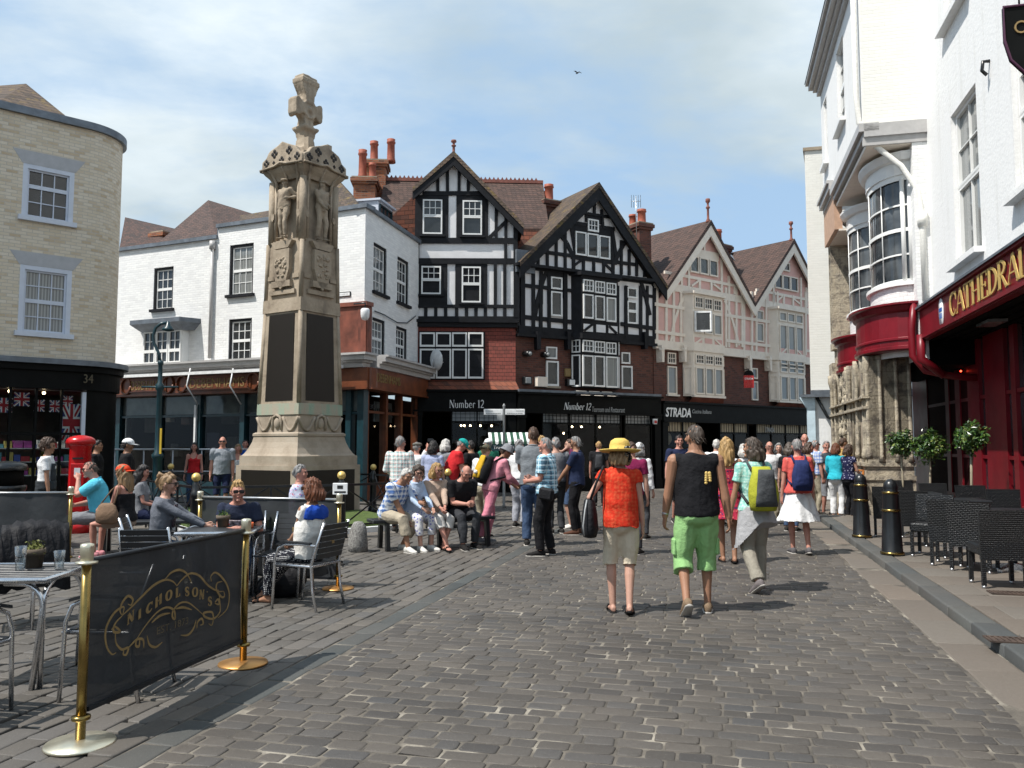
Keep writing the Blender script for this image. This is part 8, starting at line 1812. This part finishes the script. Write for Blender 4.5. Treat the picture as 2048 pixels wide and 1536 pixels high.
stand('man with grey hair and glasses in a navy shirt facing left', 1153, 15.2, -75, 1.74, skin='tan', fat=1.05, vox=MID, top=('shirt', cloth('ink',(.02,.03,.07)), -.08), bottom=('trousers','cloth_black'), shoes=cloth('brown_shoe',(.09,.04,.025)), hair=('short','grey'), glasses='clear', hands=[(-.1,.3,.98),(.2,.22,.8)])
stand('woman with a hand to her face behind the man in navy', 1141, 16.2, -100, 1.7, f=True, skin='fair', vox=FAR, top=('tee', cloth('plum',(.12,.02,.06))), bottom=('shorts','cloth_denim',.02), shoes='cloth_trainer', hair=('short','brown'), hands=[(-.05,.18,1.52),(.15,.2,1.0)])
J = stand('blonde person in a black shirt with a rucksack far behind', 1197, 22.0, 5, 1.68, skin='pink', vox=FAR, top=('tee','cloth_black'), bottom=('trousers','cloth_black'), hair=('short','blonde')); backpack(J, 'dark rucksack with an orange trim on the far blonde person', 'cloth_black', 'cloth_darkgrey')
stand('man in a grey shirt with a sling strap behind the checked shirt', 1112, 15.4, -20, 1.72, skin='fair', vox=FAR, top=('tee','cloth_grey'), bottom=('trousers','cloth_darkgrey'), hair=('short','grey'))
stand('person with a pale blonde bun behind the tall man', 1083, 20.0, 10, 1.8, f=True, vox=FAR, top=('tee','cloth_white'), bottom=('trousers','cloth_grey'), hair=('bun','blonde'))
J = stand('person in pink top and trousers bending forward under a grey sun hat', 983, 13.9, 62, 1.66, f=True, skin='tan', vox=MID, lean=22, neck_fwd=.06, top=('long', cloth('pink',(.62,.25,.3)), -.1), bottom=('trousers', cloth('rose',(.62,.22,.29)), .97, 1.1), shoes='cloth_grey', hair=('short','brown'), hat=('bucket','cloth_grey'), head=(10,-28), hands=[(-.12,.48,.98),(.14,.46,.98)], feet=[(-.1,-.05,.08,0,-8),(.12,-.3,.1,10,4)])
t = backpack(J, 'black rucksack with yellow flashes on the person in pink', 'cloth_black', cloth('yellow_flash',(.5,.3,.02)), .32, .48, .2)
MB().ball(J['S'](.12,-.4,.05), .035, 10).build('white_ball', M['letter_white'], t)
stand('man in a red shirt and teal cap bending over a paper', 898, 16.4, 72, 1.76, skin='pink', fat=1.15, vox=MID, lean=20, neck_fwd=.05, top=('tee','cloth_red',-.05), bottom=('shorts','cloth_navy',.05), hair=('short','grey'), hat=('cap', cloth('teal',(.01,.3,.28))), head=(5,-38), hands=[(-.1,.44,1.08),(.12,.44,1.08)])
J = stand('child in an olive cap looking down beside the pink clothes', 964, 14.8, 35, 1.6, skin='fair', vox=FAR, lean=10, top=('tee','cloth_white'), bottom=('trousers','cloth_khaki'), hair=('short','sandy'), hat=('cap', cloth('olive',(.09,.085,.06)),'back'), head=(0,-20))
stand('grey haired man in a pale plaid shirt with his back to us', 801, 15.6, 12, 1.74, skin='pink', fat=1.12, vox=MID, top=('long', cloth('pale_plaid',(.55,.6,.58),'plaid',cols=[((.5,.12,.1),.12,0),((.2,.35,.36),.2,.35),((.75,.75,.72),.16,.7)]), -.1), bottom=('trousers','cloth_black'), hair=('short','grey'), head=(25,0), hands=[(-.2,.2,1.05),(.18,.22,1.05)])
J = stand('person in a grey flat cap and white shirt holding up a camera', 833, 17.6, 25, 1.64, skin='pink', vox=FAR, top=('tee','cloth_white'), bottom=('trousers','cloth_navy'), hair=('short','grey'), hat=('flat', cloth('tweed',(.12,.115,.1))), hands=[(-.15,.25,1.05),(.18,.22,1.68)])
cm = thing('camera', 'small camera held up by the person in the flat cap', 'camera', J['W'](Vector((.18,.28,1.72))), 0); MB().rbox(-.06,-.02,-.035,.06,.02,.035,.008).build('case', M['iron'], cm); MB().tube([(0,.02,0),(0,.05,0)], .022, 12).build('lens', M['lens'], cm)
stand('dark haired woman in a lilac shirt with a bag strap', 866, 16.2, 8, 1.66, f=True, fat=1.1, vox=MID, top=('tee', cloth('lilac',(.33,.37,.52)), -.06), bottom=('trousers','cloth_darkgrey'), hair=('bob','dark'))
stand('white haired person between the lilac and red shirts', 891, 17.4, 35, 1.7, f=True, vox=FAR, top=('tee','cloth_grey'), bottom=('trousers','cloth_grey'), hair=('bob','white'))
stand('dark haired man in black beyond the teal cap', 943, 17.8, -60, 1.68, skin='tan', vox=FAR, top=('tee','cloth_black'), bottom=('trousers','cloth_darkgrey'), hair=('short','dark'))
stand('person in a white cap and green shirt near the stall', 977, 18.8, -30, 1.72, skin='pink', vox=FAR, top=('tee', cloth('bottle_green',(.02,.16,.1))), bottom=('trousers','cloth_grey'), hair=('short','grey'), hat=('cap','cloth_white'))
stand('auburn haired woman below the stall awning', 1037, 20.0, -90, 1.5, f=True, skin='pink', vox=FAR, top=('tee','cloth_black'), bottom=('trousers','cloth_black'), hair=('bob','auburn'))
stand('man in pale grey trousers partly hidden behind the tall man', 1038, 16.6, 30, 1.7, skin='fair', vox=FAR, top=('tee','cloth_white'), bottom=('trousers', cloth('pale_trousers',(.33,.34,.38)), .97, 1.2), hair=('short','grey'))
# four sitters on the bench; the bench runs at BA, they face the street
fy = 90-math.degrees(BA)+90
def bsit(label, u, dyaw=0, **k):
    q = BP + bd*u + Vector((sin(rad(fy)), cos(rad(fy)), 0))*.02; return person(label, q, fy+dyaw, seat=.47, **k)
bsit('grey haired man in a blue and white checked shirt leaning forward on the bench', .1, -28, H=1.76, skin='tan', vox=NEAR, lean=30, neck_fwd=.07, fat=1.05, top=('shirt', cloth('blue_checks',(.5,.55,.62),'plaid',cols=[((.03,.12,.38),.34,0),((.75,.78,.82),.2,.5)]), -.06), bottom=('trousers', cloth('stone_trousers',(.38,.33,.25)), .8, 1.2), shoes='cloth_trainer', hair=('short','white'), head=(18,-14), hands=[(-.1,.62,.72),(.02,.42,.42)], feet=[(-.1,.2,.08,0,-5),(.1,.52,.08,0,10)])
bsit('woman with grey brown hair in a pale blue shirt behind the checked shirt', .29, -16, H=1.64, f=True, vox=MID, lean=14, neck_fwd=.05, top=('long', cloth('pale_blue',(.42,.52,.68)), -.04), bottom=('trousers', cloth('flowered_trousers',(.6,.6,.62),'floral',cols=[(.12,.13,.4)]), .6, 1.1), shoes='cloth_trainer', hair=('curly','mix'), glasses='clear', head=(25,-8), hands=[(-.1,.48,.66),(.1,.5,.68)])
bsit('smiling blonde woman in a beige cardigan with her hands on her knee', .48, -8, H=1.66, f=True, skin='pink', fat=1.08, vox=NEAR, lean=8, top=('long', cloth('beige_knit',(.42,.31,.24)), -.06), bottom=('capri', cloth('pale_linen',(.55,.53,.5)), .35, 1.1), shoes='sandal', hair=('bob','blonde'), glasses='clear', head=(-14,-2), hands=[(.02,.46,.66),(.1,.47,.66)], feet=[(.02,.42,.08,0,0),(.06,.6,.1,0,12)])
bsit('balding man in a black shirt looking down at his hands on the bench', .69, -6, H=1.76, skin='pink', vox=NEAR, lean=24, neck_fwd=.06, top=('polo','cloth_black',-.04), bottom=('trousers', cloth('charcoal',(.035,.037,.042)), .97, 1.1), shoes='cloth_darkshoe', hair=('rim','grey'), head=(10,-30), hands=[(-.04,.42,.68),(.06,.42,.68)], feet=[(-.1,.4,.08,0,-6),(.14,.5,.08,0,10)])
# cafe table people
J = person('girl in a grey cardigan and sunglasses sitting at the cafe table', Vector((-3.82, 9.05, 0)), 78, 1.64, 'fair', True, .95, NEAR, seat=.46, lean=6, top=('long', cloth('grey_cardigan',(.13,.14,.165)), -.03), bottom=('trousers','cloth_denim'), hair=('bun','sandy'), glasses='dark', head=(6,-3), hands=[(-.12,.48,.78),(.08,.52,.775)], elbow=[(-1,-.2,-.3),(1,-.2,-.3)])
panel(J, 'blouse_front', cloth('sequin',(.03,.02,.03),'dots',cols=[(.25,.2,.22)],sc_=1.5) and 'cloth_sequin', .2, .46, 62, 118, .036, .95)
J = person('young man with blond hair, sunglasses and a navy printed T-shirt at the table', Vector((-3.06, 9.38, 0)), 168, 1.58, 'pink', False, .9, NEAR, seat=.43, lean=17, neck_fwd=.05, top=('tee', cloth('tee_navy',(.02,.026,.05)), -.03), bottom=('trousers','cloth_denim'), hair=('quiff','blonde'), glasses='dark', head=(-14,0), hands=[(-.16,.44,.775),(.05,.46,.78)], elbow=[(-.6,-.4,-1),(.6,-.4,-1)])
panel(J, 'shirt_print', plain('pale_print', (.35,.3,.33), .8, var=.9, vs=30, bump=0), .27, .36, 55, 125, .036)
J = person('auburn haired woman in a white blouse and spotted trousers on the near chair', Vector((-2.06, 8.52, 0)), -64, 1.58, 'tan', True, .98, NEAR, seat=.46, lean=-4, top=('cap_sleeve', cloth('ivory',(.72,.7,.66)), -.08, 1.1), bottom=('trousers', cloth('spotted',(.012,.013,.02),'dots',cols=[(.6,.6,.6)],sc_=.9), .97, 1.1), shoes='sandal', hair=('bob','auburn'), glasses='dark', head=(-10,-2), hands=[(-.02,.28,.66),(.06,.22,.68)], feet=[(-.1,.5,.08,0,-5),(.02,.66,.1,10,4)])
S = J['S']; mb = MB(); n = 12
mb.loft([[S(t+.012*sin(j*1.7), -.05+(d_)*sin(pi+pi*j/(n-1))-.02*0, w_*cos(pi+pi*j/(n-1))) for j in range(n)] + [S(t+.012*sin(j*1.7)-.01, -.05+(d_-.03)*sin(pi+pi*j/(n-1)), (w_-.03)*cos(pi+pi*j/(n-1))) for j in range(n-1,-1,-1)] for t, w_, d_ in ((.36,.2,.1),(.42,.2,.1),(.47,.185,.085),(.505,.13,.06),(.52,.08,.03))])
soft(mb, 'scarf', cloth('blue_scarf',(.012,.06,.36)), J['root'], .012, 2, .008)
J = person('older grey haired woman in a pale floral blouse behind the mesh banner', W_(600, 11.3), 82, 1.64, 'pink', True, 1.1, MID, seat=.5, top=('tee', cloth('floral_pale',(.5,.53,.65),'floral',cols=[(.5,.2,.3),(.15,.2,.45)]), -.05), bottom=('trousers','cloth_navy'), hair=('short','grey'), head=(8,-2))
ls = bench('bench', 'low bench behind the left banner with two people sitting on it', W_(205, 12.6), rad(18), 1.5)
J = person('man in a light blue polo and sunglasses resting his chin in his hand', W_(212, 12.65), -112, 1.78, 'pink', False, 1.08, MID, seat=.47, lean=12, neck_fwd=.05, top=('polo', cloth('sky_polo',(.1,.5,.66)), -.05), bottom=('shorts','cloth_grey',.05,1.1), shoes='cloth_trainer', hair=('short','mix'), glasses='dark', head=(-12,-5), hands=[(.0,.33,1.06),(-.02,.36,.7)], elbow=[(-.3,.4,-1),None])
J = person('woman with long fair hair and an orange red cap sitting beside the blue polo', W_(258, 12.1), -84, 1.66, 'pink', True, 1.0, MID, seat=.47, lean=4, top=('tank','cloth_black',-.05), bottom=('short', cloth('taupe',(.3,.24,.2)), -.35), shoes=cloth('pink_shoe',(.6,.25,.28)), hair=('long','sandy'), hat=('cap', cloth('orange_red',(.65,.06,.02)),'back'), head=(-4,-4), hands=[(-.06,.36,.7),(.1,.34,.72)])
hb2 = thing('handbag', 'tan leather handbag hanging at the side of the woman in the orange red cap', 'bag', J['root'].location, J['root'].rotation_euler.z)
mb = MB(); mb.loft([[Vector((-.27+.07*a_*cos(2*pi*j/14), .12+.16*b_*sin(2*pi*j/14), z)) for j in range(14)] for z, a_, b_ in ((.5,.4,.6),(.53,1,1),(.66,1,1.05),(.76,.6,.8),(.8,.2,.5))]); mb.build('pouch', M[cloth('tan_leather',(.2,.13,.085))], hb2); MB().tube([(-.27,.02,.78),(-.22,.0,.95),(-.17,.02,1.06),(-.2,.1,.98),(-.27,.22,.78)], .01, 6).build('strap', M['cloth_tan_leather'], hb2)
J = person('waitress with dark curly hair, white T-shirt and grey apron dress', W_(97, 13.2), 62, 1.68, 'tan', True, 1.0, MID, top=('tee','cloth_white',.1), bottom=('skirt', cloth('apron',(.035,.04,.045)), .55), hair=('curly','brown'), head=(14,-8))
panel(J, 'apron_bib', 'cloth_apron', .1, .4, 30, 150, .034, .97); panel(J, 'apron_bib', 'cloth_apron', -.02, .12, -180, 180, .034, 1.05, 20)
J = person('person with black hair standing behind the pillar box', W_(195, 16.6), 75, 1.68, 'tan', False, 1.0, FAR, top=('tee','cloth_black'), bottom=('trousers','cloth_black'), hair=('short','dark'))
person('person in a white cap and dark clothes in the shade on the left', W_(256, 15.5), 60, 1.7, 'brown', False, 1.0, MID, top=('long','cloth_black'), bottom=('trousers','cloth_black'), hair=('short','dark'), hat=('cap','cloth_white'), head=(10,-6))
person('dark haired woman in a grey top sitting behind the orange red cap', W_(287, 13.1), 75, 1.6, 'pink', True, 1.0, FAR, seat=.47, top=('tee','cloth_grey'), bottom=('trousers','cloth_navy'), hair=('long','dark'), head=(5,-12))
person('dark haired woman in a red top walking towards us on the left', W_(391, 21.5), 172, 1.64, 'pink', True, .95, FAR, top=('tank','cloth_red',-.03), bottom=('trousers','cloth_denim'), hair=('long','dark'))
person('bald man in a grey polo and sunglasses walking towards us', W_(447, 19.6), 168, 1.78, 'pink', False, 1.12, MID, top=('polo', cloth('steel_polo',(.24,.26,.29)), -.06), bottom=('shorts','cloth_navy',.05), hair=('bald','grey'), glasses='dark', feet=[(-.11,.1,.08,0,-5),(.11,-.12,.1,10,5)])
person('woman in a white striped vest behind the grey polo', W_(478, 21.5), 170, 1.6, 'pink', True, 1.0, FAR, top=('tank','cloth_white'), bottom=('shorts','cloth_khaki',.02), hair=('bob','sandy'))
person('man in a bright blue shirt beside the memorial base', W_(492, 23.0), 165, 1.72, 'pink', False, 1.05, FAR, top=('tee', cloth('royal',(.01,.1,.5))), bottom=('trousers','cloth_navy'), hair=('short','dark'))
for mb, nm, vx, fo in ERODE: soft(mb, nm, 'stone', mon, vx, 2, fo)
# the two carved soldiers standing in the memorial's niches
for i, (ang, hd) in enumerate(((0, [(-.12,.2,1.0),(.1,.22,.95)]), (pi/2, [(-.25,.08,1.15),(.25,.02,.8)]))):
    st_ = bpy.data.objects.new('statue', None); COL.objects.link(st_); st_.parent = mon; d_ = .44
    st_.location = (0,-.57,6.27) if i == 0 else (-.57,0,6.27); st_.rotation_euler = (0,0,pi if i == 0 else pi/2)
    person('', Vector((0,0,0)), 0, 1.36, statue=st_, vox=.012, hands=hd, fat=1.1, shoes=None, top=('long','stone',-.12), bottom=('trousers','stone',.97,1.1), head=(-18,-6), hat=('flat','stone'), feet=[(-.1,.05,.08,0,-10),(.12,-.02,.08,0,12)])

# drain covers in the pavement and gutter, a bird high up
for i, (px, py, z, lb_) in enumerate(((2026, 1188, PZ, 'rusty square drain cover in the pavement beside the nearest wicker chair'), (2035, 1283, PZ, 'dark iron drain cover set into the kerb at the lower right'))):
    P = ground(px, py, z); t = thing('drain_cover', lb_, 'drain cover', P + Vector((0,0,.004)), -TH); mb = MB().box(-.22,-.1,0,.22,-.085,.012).box(-.22,.085,0,.22,.1,.012).box(-.22,-.085,0,-.205,.085,.012).box(.205,-.085,0,.22,.085,.012).box(-.205,-.085,0,.205,.085,.004)
    for k in range(9): mb.box(-.19+.043*k,-.085,.004,-.17+.043*k,.085,.0115)
    mb.build('grate', plain('rusty_iron', (.06,.04,.03), .7, var=.5), t)
p = at(1155, 146, 60); bd_ = thing('bird', 'tiny dark bird flying high in the sky', 'bird', p, rad(30))
MB().ball((0,0,0),(.06,.16,.05),10).ball((0,.16,.02),.04,8).add([(0,-.1,0),(.05,-.26,.01),(-.05,-.26,.01)],[(0,1,2)]).build('body', M['iron'], bd_)
for s_ in (-1,1): MB().add([(s_*.03,.07,.02),(s_*.22,.1,.12),(s_*.42,-.02,.06),(s_*.2,-.06,.1),(s_*.03,-.07,.02)], [(0,1,2,3,4)]).build('wing', M['iron'], bd_)

# ------------------------------------------------------------------ turn the grown surfaces into plain meshes, add folds and strands
bpy.context.view_layer.update(); dg = bpy.context.evaluated_depsgraph_get(); seed = 0
for o, fold, strand in BAKE:
    me = bpy.data.meshes.new_from_object(o.evaluated_get(dg)); old = o.data; nm = old.name; o.modifiers.clear()
    me.materials.clear()
    for m_ in old.materials: me.materials.append(m_)
    o.data = me; bpy.data.meshes.remove(old); me.name = nm; n = len(me.vertices); seed += 1
    if n and (fold or strand):
        co_ = np.empty(n*3, 'f'); no_ = np.empty(n*3, 'f'); me.vertices.foreach_get('co', co_); me.vertex_normals.foreach_get('vector', no_); co_ = co_.reshape(-1,3); no_ = no_.reshape(-1,3)
        rs = np.random.RandomState(seed); h = np.zeros(n)
        if fold:
            for q in range(7):
                fr_ = rs.uniform(9, 38); dv = rs.randn(3); dv[2] *= .55; dv /= np.linalg.norm(dv); wob_ = np.sin(co_@(rs.randn(3)*6)+rs.rand()*6)*1.3
                h += (1-2*np.abs(np.sin((co_@dv)*fr_*.5+wob_+rs.rand()*6)))*fold*9/fr_*.55
        if strand:
            for q in range(5):
                dv = rs.randn(3); dv[2] *= .15; h += np.sin(co_@dv*rs.uniform(60,150)+np.sin(co_[:,2]*30+rs.rand()*6)*1.2)*strand*.45
        co_ += no_*h[:,None]; me.vertices.foreach_set('co', co_.astype('f').ravel()); me.update()
    me.polygons.foreach_set('use_smooth', np.ones(len(me.polygons), dtype=bool))
